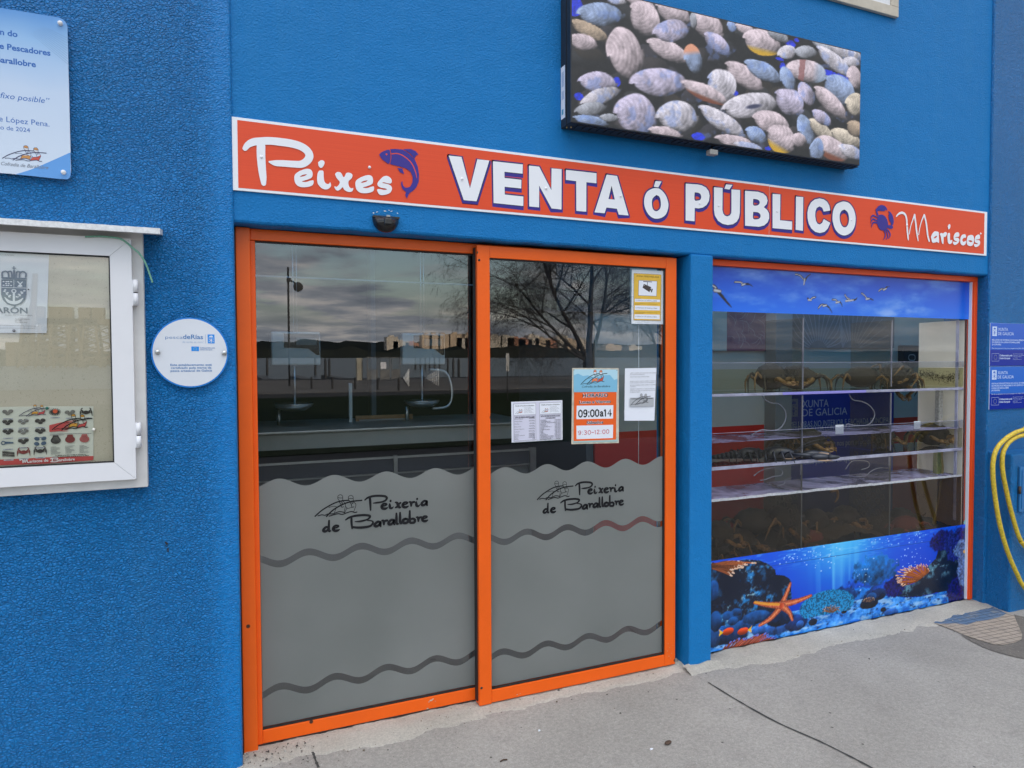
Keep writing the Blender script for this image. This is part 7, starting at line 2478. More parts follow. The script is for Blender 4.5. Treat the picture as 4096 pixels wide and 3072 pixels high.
def numerals(s, x0, x1, z0, z1, w, m, adv):
    tot = sum(adv.get(c, 1) for c in s)
    x = x0
    for c in s:
        cw = (x1-x0)*adv.get(c, 1)/tot
        for st in TALL[c]:
            b.rib([(x+cw*(.08+.84*p[0]), z0+(z1-z0)*p[1]) for p in st], w, YP, m, n=1 if c in '41' else 5)
        x += cw


numerals('09:00a14', qa, ra, qb+.001, rb_, .0068, M_INK, {':': .45, '1': .75, 'a': .85})
M_RED = mat('red_marker', rgb(196, 44, 62), 0.5)
(qa, qb), (ra, rb_) = [(1.6341,1.2793),(1.8184,1.299)]
numerals('9:30-12:00', qa, ra, qb, rb_, .0028, M_RED, {':': .5, '-': .8, '1': .5})
for x, z in [(1.6131,1.6048),(1.8621,1.6013)]:
    b.disc(x, z, .0022, YP, M_INK, 10)
b.build('print', oh)

# letter
lt = sheet('letter_sheet', 'plain white letter with small print and a grey boat picture on the right pane', [(1.9102,1.6104),(2.1033,1.612),(2.1098,1.5406),(2.0881,1.3326)][:2] + [(2.0903,1.3344),(1.9059,1.3405)], M_PAPER, 0.004)
b = MB()
YL = YP-0.0040
for s, v, u1 in (('ÚNETE A NUESTRA LISTA DE DIFUSIÓN PARA ENTERARTE', 190, 2030), ('DE TODAS LAS NOVEDADES', 210, 1880), ('ES MUY FÁCIL SOLO SON DOS PASOS:', 242, 1938), ('PRIMERO: GUARDA NUESTRO NÚMERO DE TELÉFONO', 305, 2015), ('PARA RECIBIR TODAS LAS NOVEDADES', 326, 1998),
                 ('SEGUNDO: ESCRÍBENOS PARA GUARDAR TU NÚMERO DE', 358, 2030), ('TELÉFONO', 380, 1780), ('TERCERO: TE AÑADIMOS A LA LISTA DE DIFUSIÓN Y A', 412, 2012), ('DISFRUTAR DE TODAS LAS NOVEDADES DE LA COFRADÍA', 434, 2026), ('DE BARALLOBRE!!', 456, 1832)):
    pz = {190: 0, 210: 1, 242: 2, 305: 3, 326: 4, 358: 5, 380: 6, 412: 7, 434: 8, 456: 9}[v]
    LZ_ = [(1.9399,1.5837),(1.9399,1.5757),(1.9399,1.5639),(1.9391,1.5411),(1.9391,1.533),(1.9391,1.5212),(1.9391,1.5131),(1.9391,1.5013),(1.9392,1.4932),(1.9392,1.4851)]
    xe_ = LZ_[0][0]+(u1-1720)*.00054
    b.text(s, LZ_[pz][0], LZ_[pz][1], .0046, YL, M_GREYINK, w=xe_-LZ_[pz][0])
bx = [(1.9384,1.4585),(2.0857,1.4565),(2.085,1.41),(1.9376,1.4128)]
b.poly(bx, YL, mat('print_grey', rgb(172, 174, 178), 0.7))
_a, _c = ((1.9436,1.4208)), ((2.0635,1.4338))


def S10(u, v):
    k = (_c[0]-_a[0])/(895-130)
    return _a[0]+(u-130)*k, _a[1]-(v-532)*k*1.02


M_MG = mat('print_mid_grey', rgb(110, 112, 116), 0.7)
boat_logo(b, S10, YL, M_INK, (mat('print_grey', None), M_MG, mat('print_pale', rgb(200, 200, 202), 0.7)), 0.8)
b.text('Confraría de Pescadores de Barallobre', bx[0][0]+.008, bx[0][1]-.0085, .0056, YL, M_INK, w=(bx[1][0]-bx[0][0])*.9, bold=.04)
b.build('print', lt)

# CCTV notice
cc = sheet('camera_notice', 'yellow ZONA VIDEOVIGILADA camera notice at the top corner of the right pane', [(1.9523,2.12),(2.1508,2.1215),(2.1477,1.8414),(1.9499,1.8409)], M_PAPER)
b = MB()
M_YEL = mat('notice_yellow', rgb(222, 178, 62), 0.6, var=0.08, vscale=40)
q = [(1.9644,2.1007),(2.1332,2.1009),(2.1292,1.8609),(1.9634,1.8602)]
b.poly(q, YP, M_YEL)
frame_rect(q, YP, mat('notice_brown', rgb(120, 86, 30), 0.6), 0.0013)
_a, _c = ((1.9792,2.0813)), ((2.1195,2.0822))
b.text('ZONA VIDEOVIGILADA', _a[0], _c[1]+.0016, .0085, YP, M_INK, w=_c[0]-_a[0])
q = [(1.993,2.0662),(2.1063,2.0665),(2.1032,1.9878),(1.9913,1.9877)]
b.poly(q, YP, M_PAPER)
frame_rect(q, YP, M_INK, 0.0015)
M_BRN = mat('camera_brown', rgb(66, 56, 52), 0.6)
b.rib([(2.0218,2.0613),(2.0731,2.061)], .0036, YP, M_INK, n=1)
b.rib([(2.0467,2.0591),(2.0461,2.0278)], .0028, YP, M_INK, n=1)
b.poly([(2.0248,2.0489),(2.0698,2.0338),(2.0594,2.0069),(2.0161,2.0291)], YP, M_BRN)
b.poly([(2.0708,2.0271),(2.0689,2.0154),(2.0631,2.0152),(2.0655,2.0245)], YP, M_BRN)
b.poly([(2.0737,2.0264),(2.0806,2.024),(2.0738,2.0054),(2.067,2.0082)], YP, M_BRN)
b.disc(*(2.0272,2.0421), .002, YP, M_PAPER, 8)
for k, (t0, t1, tb, ink) in enumerate(((866, 945, 930, 0), (1035, 1150, 1112, 1), (1258, 1378, 1335, 2))):
    pass
for q, (ta, tb) in zip(([(1.9699,1.97),(2.1253,1.9703),(2.1249,1.9574),(1.9694,1.9546)], [(1.9695,1.9357),(2.1245,1.9364),(2.1241,1.9134),(1.9686,1.9126)], [(1.9681,1.89),(2.1241,1.8916),(2.1237,1.8669),(1.9672,1.8669)]), ([(1.9737,1.9588),(2.106,1.9594)], [(1.9743,1.9209),(2.1073,1.9207)], [(1.9724,1.8747),(2.104,1.876)])):
    b.poly(q, YP, M_PAPER)
    b.text('COFRADIA DE BARALLOBRE', ta[0], tb[1], .0068, YP, mat('notice_ink', rgb(70, 74, 84), 0.6), w=tb[0]-ta[0])
for (xa, za), (xb_, zb) in zip([(1.9706,1.9452),(1.9706,1.9401),(1.9707,1.9001),(1.9707,1.8945),(1.9718,1.9725)], [(2.1109,1.9463),(2.0005,1.9398),(2.1074,1.9006),(2.0223,1.8949),(2.0076,1.9724)]):
    b.rib([(xa, za), (xb_, za)], .0012, YP, mat('notice_brown', None), n=1)
b.build('print', cc)

# ------------------------------------------------------------------ wall behind the tank: posters and the big blue panel
YB = 1.585


def wall_poster(name, label, a, c, m):
    t = thing(name, label, 'poster', ((a[0]+c[0])/2, YB, c[1]))
    b = MB()
    b.box(a[0], c[0], YB, YB+0.006, c[1], a[1], m)
    b.build('panel', t)
    return t


(a, c) = [(3.5793,2.1149),(3.8687,1.7307)]
wall_poster('text_poster', 'pale poster with faint lines of print, seen through the tank at far left', a, c, mat('poster_pale', rgb(190, 182, 168), 0.7))
(a, c) = [(3.8706,2.1235),(4.3444,1.732)]
t = wall_poster('anemone_poster', 'dusky pink poster of a sea anemone on the wall behind the tank', a, c, mat('poster_pink', rgb(150, 96, 104), 0.6, var=0.2, vscale=6))
b = MB()
random.seed(8)
M_PLP = mat('poster_light_pink', rgb(172, 130, 134), 0.6)
for k in range(26):
    x = a[0]+random.uniform(.1, .9)*(c[0]-a[0])
    z = c[1]+random.uniform(.05, .8)*(a[1]-c[1])
    an = random.uniform(.2, 2.6)
    b.rib([(x, z), (x+.05*math.cos(an), z+.05*math.sin(an)), (min(max(x+.13*math.cos(an+.35), a[0]), c[0]), min(z+.11*math.sin(an+.35), a[1]))], .006, YB-.0004, M_PLP, taper=(.4, .2))
b.build('print', t)
for i, (u0, u1, lab) in enumerate(((728, 1050, 'grey close-up poster of a ribbed scallop shell, left of the pair behind the tank'), (1054, 1388, 'grey close-up poster of scallop shells, right of the pair behind the tank'))):
    (a, c) = ([(4.5531,2.1437),(5.1616,1.7599)], [(5.1632,2.1618),(5.8492,1.7629)])[i]
    t = wall_poster('shell_poster', lab, a, c, mat('poster_grey', rgb(110, 108, 110), 0.6, var=0.25, vscale=5))
    b = MB()
    fx, fz = (a[0]+(c[0]-a[0])*(.55 if i == 0 else .2)), c[1]-.05
    M_PG = mat('poster_rib', rgb(146, 144, 146), 0.6)
    for k in range(15):
        an = .35+k*.17
        q = [(fx+r*math.cos(an), fz+r*math.sin(an)) for r in (.12, .3, .5)]
        q = [(min(max(x, a[0]+.004), c[0]-.004), min(max(z, c[1]+.004), a[1])) for x, z in q]
        b.rib(q, .010, YB-.0004, M_PG, n=3)
    b.build('print', t)
b = MB()
(x0, z1), (x1, z0) = [(4.2883,2.1291),(4.4688,1.6095)]
b.box(x0, x1, 1.47, 1.598, 0.013, 2.88, mat('pilaster_grey', rgb(170, 168, 166), 0.7))
tag(b.build('pilaster'), 'narrow pale grey pilaster on the wall behind the tank', 'pilaster')
xp = thing('funding_board', 'large navy panel headed XUNTA DE GALICIA standing behind the seafood tank', 'panel', (5.0, YB, 0.6))
M_XNAVY = mat('panel_navy', rgb(30, 44, 140), 0.4, var=0.08, vscale=10)
M_XTXT = mat('panel_text', rgb(176, 176, 182), 0.5)
(a, ), (c, ), (d, ) = [(4.5388,1.3503)], [(5.8317,0.7907)], [(5.8459,0.0657)]
b = MB()
b.box(a[0], c[0]+.02, YB-.004, YB+.008, d[1], a[1], M_XNAVY)
b.build('panel', xp)
b = MB()
YX = YB-.0045
(s0, s1) = [(4.5555,1.1577),(4.6519,1.3141)]
galicia_shield(s0[0], s0[1], s1[0], s1[1], YX, mat('panel_crest', rgb(120, 122, 142), 0.5), M_XNAVY)
for s, q, hh in (('XUNTA', [(4.7043,1.2348),(5.0165,1.2312)], None), ('DE GALICIA', [(4.7053,1.1567),(5.2479,1.1205)], None)):
    h_ = ([(4.7043,1.2348),(4.7034,1.3017)])
    b.text(s, q[0][0], q[0][1], h_[1][1]-h_[0][1], YX, M_XTXT, w=q[1][0]-q[0][0])
rows = [(4.5566,1.0609),(4.5571,1.0194),(4.5578,0.964),(4.5588,0.8738),(4.5605,0.728)]
for s, (x, z), e in zip(('MELLORAS NO INTERIOR E FACHADA PRINCIPAL', 'DO EDIFICIO DA LONXA DE BARALLOBRE', '(A CORUÑA)', 'Plan de equipamentos nos portos pesqueiros', 'Cofinanciado pola Unión Europea'), rows, (1.0, .82, .3, .9, .6)):
    b.text(s, x, z, .055, YX, M_XTXT, w=(c[0]-a[0]-.04)*e)
b.build('print', xp)
ph = thing('wall_controller', 'dark tank controller with pale ring on the wall behind the tank', 'controller', (4.9, YB, 1.75))
b = MB()
(x0, z1), (x1, z0) = [(5.9169,1.7886),(6.1382,1.5775)]
b.bbox(x0, x1, YB-.05, YB+.012, z0, z1, mat('controller_black', rgb(40, 40, 44), 0.4), .006)
b.build('housing', ph)
b = MB()
xm, zm_ = (x0+x1)/2, z0+(z1-z0)*.45
b.rib([(xm-.03, zm_-.025), (xm+.03, zm_-.025), (xm+.045, zm_), (xm+.03, zm_+.025), (xm-.03, zm_+.025), (xm-.045, zm_), (xm-.03, zm_-.025)], .009, YB-.0505, mat('controller_ring', rgb(170, 170, 170), 0.5), n=4)
b.build('ring', ph)

# ------------------------------------------------------------------ the tank itself
tk = thing('seafood_tank', 'three tier clear acrylic shellfish tank filling the shop window', 'tank', (3.5, 0.27, 0))
M_EDGE = mat('acrylic_edge_glow', (0.44, 0.43, 0.58), 0.25, var=0.4, vscale=9)  # lilac lamp light in the tank, painted into the edge colour
M_CUT = mat('acrylic_cut', (0.20, 0.195, 0.24), 0.2)
M_EDGEV = mat('acrylic_violet_glow', (0.36, 0.32, 0.85), 0.25)  # stronger violet glint, put into the colour of one shelf edge
M_SCALE = mat('lime_scale', (0.62, 0.61, 0.66), 0.8, var=0.3, vscale=60)


def tinted(name, c, gloss=0.06, rough=0.05):
    m = bpy.data.materials.new(name)
    m.use_nodes = True
    t = m.node_tree
    t.nodes.clear()
    tr = nd(t, 'ShaderNodeBsdfTransparent', i_Color=tuple(c)+(1,))
    gl = nd(t, 'ShaderNodeBsdfDiffuse', i_Color=(0.22, 0.20, 0.15, 1))
    mx = nd(t, 'ShaderNodeMixShader', i_Fac=gloss)
    t.links.new(tr.outputs[0], mx.inputs[1])
    t.links.new(gl.outputs[0], mx.inputs[2])
    o = t.nodes.new('ShaderNodeOutputMaterial')
    t.links.new(mx.outputs[0], o.inputs[0])
    return m


M_W1, M_W2, M_W3 = tinted('water_olive', (0.88, 0.87, 0.74), 0.05), tinted('water_grey', (0.88, 0.86, 0.80), 0.05), tinted('water_brown', (0.62, 0.54, 0.44), 0.03)
M_SURF = bpy.data.materials.new('water_surface_sheen')
M_SURF.use_nodes = True
_t = M_SURF.node_tree
_t.nodes.clear()
_tr = nd(_t, 'ShaderNodeBsdfTransparent', i_Color=(0.8, 0.8, 0.84, 1))
_df = nd(_t, 'ShaderNodeBsdfDiffuse', i_Color=(0.52, 0.49, 0.74, 1))  # pale violet sheen on the water, painted in as diffuse patches
_g = _t.nodes.new('ShaderNodeTexCoord')
_n = nd(_t, 'ShaderNodeTexNoise', i_Scale=3.2, i_Detail=6.0, i_Roughness=0.6, i_Distortion=1.0)
_t.links.new(_g.outputs['Object'], _n.inputs['Vector'])
_mx = _t.nodes.new('ShaderNodeMixShader')
_t.links.new(ramp(_t, _n.outputs[0], (0.40, 0.12), (0.62, 0.85)), _mx.inputs[0])
_t.links.new(_tr.outputs[0], _mx.inputs[1])
_t.links.new(_df.outputs[0], _mx.inputs[2])
_o = _t.nodes.new('ShaderNodeOutputMaterial')
_t.links.new(_mx.outputs[0], _o.inputs[0])
TX0, TX1, TY0, TY1 = 2.422, 4.616, 0.104, 0.43
DX = (3.176, 3.924)
for i, (zb, zt, w, name) in enumerate(((1.467, 1.595, M_W1, 'upper'), (1.058, 1.187, M_W2, 'middle'), (0.30, 0.866, M_W3, 'lower'))):
    b = MB()
    x0, x1, y0, y1 = TX0+.001, TX1-.001, TY0, TY1
    v = [(x0, y0, zb), (x1, y0, zb), (x1, y1, zb), (x0, y1, zb), (x0, y0, zt), (x1, y0, zt), (x1, y1, zt), (x0, y1, zt)]
    b.add(v, [(0, 1, 5, 4), (1, 2, 6, 5), (2, 3, 7, 6), (3, 0, 4, 7)], w)
    b.add([v[4], v[5], v[6], v[7]], [(0, 1, 2, 3)], M_SURF if i else w)
    b.build('tank_water', tk)
for i, (z0, z1) in enumerate(((1.446, 1.466), (1.034, 1.057))):
    b = MB()
    b.box(TX0, TX1, TY0+.0085, TY1, z0, z1-.001, M_ACRYL)
    seg = [(TX0, 3.02, M_EDGE), (3.02, 3.70, M_EDGEV if i == 0 else M_EDGE), (3.70, TX1, M_EDGE)]
    for x0, x1, m in seg:
        b.bbox(x0, x1-.0005, TY0-.003, TY0+.008, z0, z1-.004, m, .003)
    b.build('shelf', tk)
b = MB()
random.seed(5)
n = 120
vs = []
for i in range(n+1):
    x = TX0+(TX1-TX0)*i/n
    d = .006*mnoise.noise(Vector((x*8, 0, 2)))+.004*mnoise.noise(Vector((x*30, 1, 2)))
    vs += [(x, TY0-.002, .858+d*.5), (x, TY0-.002, .8725+d)]
b.add(vs, [(2*i, 2*i+2, 2*i+3, 2*i+1) for i in range(n)], M_SCALE)
for i in range(n+1):
    pass
b.build('lime_scale_line', tk)
for z0, z1 in ((1.6, 1.635), (1.19, 1.24)):
    b = MB()
    b.box(TX0+.001, TX1-.002, TY0-.0028, TY0-.0008, z0, z1, M_ACRYL)
    b.box(TX0+.001, TX1-.002, TY0-.0032, TY0+.0005, z1+.0003, z1+.0024, M_EDGE)
    b.build('front_lip', tk)
M_PERF = tinted('perforated_acrylic', (0.86, 0.83, 0.79), 0.10)
M_HOLE = mat('hole_edge', (0.05, 0.045, 0.04), 0.5)
M_HOLEIN = tinted('hole_clear', (0.95, 0.95, 0.93), 0.22)
for x in DX:
    for zb, zt in ((1.47, 1.90), (1.06, 1.44), (0.32, 1.03)):
        b = MB()
        b.box(x-.003, x+.003, TY0+.006, TY1-.02, zb, zt, M_PERF)
        b.box(x-.004, x+.004, TY0-.0005, TY0+.0055, zb+.01, zt, M_CUT if zb > 1.0 else M_HOLE)
        zlim = {1.47: 1.60, 1.06: 1.18, 0.32: .85}[zb]
        z, r = zlim-.02, 0
        while z > max(zb+.02, zlim-.26):
            for k in range(4):
                y = TY0+.05+.068*k+(.034 if r % 2 else 0)
                if y > TY1-.05:
                    continue
                loop = [(x-.0036, y+.014*math.cos(a), z+.017*math.sin(a)) for a in [math.pi*2*q/14 for q in range(15)]]
                b.tube(loop, .0022, M_HOLE, 5, 1, False)
                b.add([(x-.0034, y+.0125*math.cos(a), z+.0155*math.sin(a)) for a in [math.pi*2*q/14 for q in range(14)]], [tuple(range(14))], M_HOLEIN)
            z -= .034
            r += 1
        b.build('divider', tk)
b = MB()
b.box(TX1+.001, TX1+.018, TY0-.0045, TY0-.0022, 0.02, 1.915, M_CDARK)
b.box(TX1+.001, TX1+.018, TY0-.002, TY1, 0.02, 1.915, mat('tank_end_white', rgb(240, 232, 216), 0.6, var=0.10, vscale=3))
b.bbox(TX1-.055, TX1-.050, TY0+.001, TY0+.02, 0.56, 1.915, M_EDGE, .001)
b.build('end_panel', tk)
# bent acrylic cut-outs over the water
b = MB()
for pts in ([(2.9179,1.4413),(2.9457,1.4146),(2.994,1.3965),(3.0427,1.3914),(3.0835,1.362),(3.1037,1.3207),(3.0894,1.2739),(3.0444,1.2379),(2.9776,1.2342),(2.9115,1.2408),(2.8349,1.2098)], [(3.6221,1.4321),(3.6568,1.3985),(3.7398,1.3843),(3.8103,1.3522),(3.8465,1.3055),(3.8261,1.2607),(3.7773,1.2342),(3.687,1.2358),(3.6047,1.2471),(3.5985,1.2096)]):
    b.tube([(x, .16, z) for x, z in pts], .0035, M_CUT, 6, 5)
for pts in ([(2.8607,0.972),(2.8961,0.9928),(2.9498,1.008),(3.0285,1.0095),(3.0778,0.9893),(3.0683,0.9614),(3.0047,0.9573),(2.9504,0.9451),(2.9085,0.9425)], [(3.1529,0.9422),(3.1032,0.9314),(3.0911,0.9085),(3.0419,0.9026)], [(3.5957,0.9611),(3.6292,0.9969),(3.6769,1.014),(3.7884,1.0012),(3.8003,0.966),(3.7333,0.9521)], [(3.6924,0.9146),(3.769,0.9093),(3.8178,0.9344),(3.8886,0.9522),(3.9898,0.9436)]):
    b.tube([(x, .16, z) for x, z in pts], .0026, M_CUT, 6, 5)
for x, z0, z1 in ((3.176, 0.965, 1.03), (3.924, 0.965, 1.03)):
    b.tube([(x, .11, z1), (x, .11, z0)], .0060, M_CUT, 8)
b.build('cutout_edge', tk)
b = MB()
(x0, z1), (x1, z0) = [(4.5133,1.4375),(4.5546,1.1815)]
b.bbox(x0, x1, .20, .23, z0, z1, mat('limey_pipe', (0.40, 0.38, 0.35), 0.8, var=0.5, vscale=90), .004)
(x0, z1), (x1, z0) = [(4.5025,1.0156),(4.5511,0.858)]
b.bbox(x0, x1, .20, .23, z0, z1, mat('algae_pipe', (0.14, 0.15, 0.03), 0.7, var=0.5, vscale=60), .004)
(x0, z1), (x1, z0) = [(4.6285,0.8378),(4.681,0.4325)]
b.bbox(x0, x1, .24, .27, z0-.2, z1, mat('pipe_dark', (0.015, 0.014, 0.012), 0.6), .004)
(x0, z1), (x1, z0) = [(4.6239,1.1641),(4.6603,1.0131)]
b.bbox(x0, x1, .24, .27, z0, z1, mat('pipe_dark', None), .004)
b.build('overflow_pipe', tk)
b = MB()
hp = [(4.7993,1.1048),(4.6917,1.0933),(4.5948,1.0542),(4.5476,1.0022),(4.5583,0.8925),(4.5367,0.7848),(4.5077,0.6561),(4.4785,0.5387),(4.4564,0.4646)]
b.tube([(x, .2, z) for x, z in hp], .0085, mat('olive_hose', (0.20, 0.15, 0.04), 0.5), 8, 5)
b.build('air_hose', tk)
b = MB()
random.seed(6)
n, m_ = 110, 14
vs = []
for i in range(n+1):
    for j in range(m_+1):
        x, y = TX0+(TX1-TX0)*i/n, TY0+.006+(TY1-TY0-.012)*j/m_
        z = .49+.085*math.exp(-((x-3.62)/.26)**2)+.03*math.exp(-((x-4.3)/.2)**2)+.05*(j/m_)+.014*mnoise.noise(Vector((x*22, y*22, 0)))+.008*mnoise.noise(Vector((x*70, y*70, 3)))
        vs.append((x, y, z))
b.add(vs, [(i*(m_+1)+j, (i+1)*(m_+1)+j, (i+1)*(m_+1)+j+1, i*(m_+1)+j+1) for i in range(n) for j in range(m_)], mat('shell_gravel', (0.055, 0.042, 0.024), 0.9, var=0.7, vscale=150, bump=0.004, bscale=260), True)
b.box(TX0, TX1, TY0+.004, TY1, .02, .50, M_CDARK)
b.build('gravel_bed', tk)
for (x, z), lab, s in zip([(3.4923,1.2255),(4.1857,1.2245)], ('blank white price tag clipped in the middle of the tank', 'blank white price tag clipped near the right end of the tank'), (1, 0.9)):
    b = MB()
    b.bbox(x-.034*s, x+.034*s, .116, .118, z-.030*s, z+.026*s, M_PAPER, .001, 1)
    b.box(x-.03*s, x+.03*s, .1185, .124, z-.036*s, z-.030*s, M_EDGE)
    tag(b.build('price_tag'), lab, 'tag', 'price tags in the tank')
b = MB()
random.seed(17)
M_ALGAE = mat('brown_algae', (0.055, 0.035, 0.012), 0.9, var=0.4, vscale=200)
for k in range(520):
    y = random.uniform(.13, .42)
    z = 1.53+random.gauss(0, .017)+.012*math.sin(y*20)
    z = min(max(z, 1.472), 1.59)
    an = random.uniform(-.6, .9)
    b.add([(TX1-.0008, y, z), (TX1-.0008, y+.005*math.cos(an), z+.007*math.sin(an)+.004), (TX1-.0008, y+.002, z+.009)], [(0, 1, 2)], M_ALGAE)
b.build('algae_growth', tk)

# ------------------------------------------------------------------ crabs and lobsters
M_CB = mat('crab_shell', (0.030, 0.021, 0.011), 0.6, var=0.6, vscale=38, bump=0.004, bscale=90)
M_CL = mat('crab_leg', (0.21, 0.115, 0.036), 0.5, var=0.5, vscale=40)
M_CB2 = mat('crab_shell_red', (0.16, 0.035, 0.022), 0.6, var=0.5, vscale=38, bump=0.004, bscale=90)
M_CL2 = mat('crab_leg_red', (0.26, 0.07, 0.035), 0.5, var=0.5, vscale=40)


def crab_mesh(shell, leg, seed):
    """spider crab about 1 unit wide over the folded legs, facing -y, resting on z = 0"""
    random.seed(seed)
    b = MB()
    b.ell((0, 0.05, .30), (.42, .40, .29), shell, nu=26, nv=16,
          fn=lambda d: 1+.10*mnoise.noise(d*5)+.07*mnoise.noise(d*12)-(.14*max(0, -d.y)*abs(d.x))+.05*(d.z > 0)*mnoise.noise(d*22))
    for s in (-1, 1):
        for k, (a, ln) in enumerate(((-.35, .62), (.05, .66), (.42, .62), (.8, .52))):
            ca, sa = math.cos(a), math.sin(a)
            j = random.uniform(-.05, .05)
            p0 = Vector((s*.28, .02+.10*k-.08, .2))
            p1 = p0+Vector((s*ca*ln*.42, sa*ln*.42, .16+j))
            p2 = p1+Vector((s*ca*ln*.24, sa*ln*.24-.04, -.14))
            p3 = p2+Vector((s*ca*.04, sa*.04-.05, -.24-j))
            b.tube([tuple(p0)+(1.1,), tuple(p1)+(1.0,), tuple(p1*.5+p2*.5)+(.8,), tuple(p2)+(.85,), tuple(p3)+(.25,)], .032, leg if k % 2 else shell, 7, 2)
        # claw: upper arm, wrist, hand and two fingers
        q0, q1, q2 = Vector((s*.16, -.20, .22)), Vector((s*.30, -.40, .26)), Vector((s*.16, -.52, .16))
        b.tube([tuple(q0)+(1,), tuple(q1)+(1.1,), tuple(q2)+(.9,)], .045, leg, 8, 3)
        b.ell(tuple(q2+Vector((-s*.03, -.05, 0))), (.065, .09, .05), leg, nu=12, nv=8)
        for dz in (.022, -.022):
            b.tube([tuple(q2+Vector((-s*.04, -.10, dz)))+(1,), tuple(q2+Vector((-s*.07, -.18, dz*1.6)))+(.8,), tuple(q2+Vector((-s*.10, -.22, dz*.3)))+(.25,)], .022, leg, 6, 2)
        b.tube([(s*.06, -.27, .30), (s*.09, -.33, .34)], .014, shell, 6)
        b.ell((s*.095, -.34, .345), (.02, .02, .02), M_BLACK, nu=8, nv=6)
    return b.build('spider_crab')


brown = crab_mesh(M_CB, M_CL, 1)
redc = crab_mesh(M_CB2, M_CL2, 2)
protos = {}
place = [
    # point, depth y, floor z or None = as seen, size, turn, tilt, proto, label
    ((3.0314,1.4902), .22, 1.467, .22, 20, 0, 0, 'brown crab crouching on the top shelf, left of the perforated divider'),
    ((3.231,1.4866), .27, 1.467, .20, -40, 0, 0, 'brown crab behind the left divider on the top shelf, ochre legs folded'),
    ((3.765,1.4831), .28, 1.467, .19, 150, 0, 0, 'dark crab seen from behind on the top shelf beside the climbing one'),
    ((4.0082,1.4913), .24, 1.467, .25, 70, 50, 0, 'crab climbing upright out of the water against the right divider'),
    ((4.1045,1.471), .30, 1.467, .16, -60, 0, 0, 'small ochre legged crab at the foot of the climbing crab'),
    ((3.3457,1.0698), .24, 1.058, .22, 15, 0, 0, 'ochre crab huddled on the middle shelf between lobsters and blue panel'),
    ((3.2297,1.0764), .31, 1.058, .19, -30, 0, 0, 'crab half hidden behind the left divider of the middle shelf'),
    ((3.9944,1.0645), .30, 1.058, .19, 40, 0, 0, 'dim crab behind the right divider on the middle shelf'),
    ((4.4663,1.0663), .22, 1.058, .21, -15, 0, 0, 'bristly dark crab near the right end of the middle shelf'),
    ((3.102,0.6701), .20, None, .25, 25, 25, 0, 'big olive crab on top of the heap in the lower tank'),
    ((3.1468,0.5909), .17, None, .23, -20, 45, 0, 'crab with legs spread against the glass under the big olive crab'),
    ((2.6543,0.609), .26, None, .22, 30, 0, 0, 'shadowy crab in the left corner of the lower tank'),
    ((2.8881,0.6694), .33, None, .22, 160, 0, 0, 'dark crab at the back between the left corner and the heap'),
    ((2.8296,0.5528), .18, None, .21, 60, 0, 0, 'crab low in front of the left compartment of the lower tank'),
    ((3.0107,0.533), .20, None, .22, -70, 10, 0, 'crab wedged under the heap in the left compartment'),
    ((2.615,0.5256), .14, None, .19, 100, 0, 0, 'crab leg and shell just showing above the print at far left'),
    ((3.3647,0.623), .34, None, .22, 200, 0, 0, 'dark round crab right behind the left divider of the lower tank'),
    ((3.5178,0.6031), .36, None, .19, 140, 0, 0, 'second dark crab in the middle compartment, at the back'),
    ((3.661,0.6144), .33, None, .22, 20, 0, 0, 'largest crab on the gravel of the middle compartment'),
    ((3.3795,0.5046), .15, None, .17, 10, 0, 1, 'small reddish crab on the gravel by the left divider'),
    ((4.1831,0.5539), .33, None, .22, 60, 0, 0, 'brown crab at the back of the right compartment'),
    ((4.2144,0.5082), .20, None, .19, -10, 0, 1, 'reddish crab low in the right compartment'),
    ((4.6312,0.5603), .19, None, .23, -30, 40, 0, 'crab hanging by its ochre legs by the dark pipe'),
    ((4.7968,0.5562), .17, None, .20, -60, 40, 0, 'crab squeezed into the right hand corner of the lower tank'),
]
used = set()
for (x, z), y, fl, s, turn, tilt, pr_, lab in place:
    src_ = redc if pr_ else brown
    if src_.name in used:
        o = src_.copy()
        COL.objects.link(o)
    else:
        o = src_
        used.add(src_.name)
    # the reading is taken at depth 0.2; slide along the line of sight to the true depth
    y = max(y, .120+1.32*s*(math.hypot(.66*math.sin(R(turn)), .55*.72*math.cos(R(turn)))+.30*math.sin(R(tilt))))
    f_ = (2.96+y)/3.16
    x, z = x*f_, 1.645+(z-1.645)*f_
    o.location = (x, y, fl if fl else z-.25*s)
    o.rotation_euler = (R(tilt), 0, R(turn))
    s *= 1.32
    o.scale = (s, s*.72, s*.95)
    tag(o, lab, 'crab', 'crabs in the seafood tank')

M_LO = mat('lobster_shell', (0.018, 0.022, 0.034), 0.35, var=0.5, vscale=60)
M_LOC = mat('lobster_claw_edge', (0.36, 0.24, 0.16), 0.5)


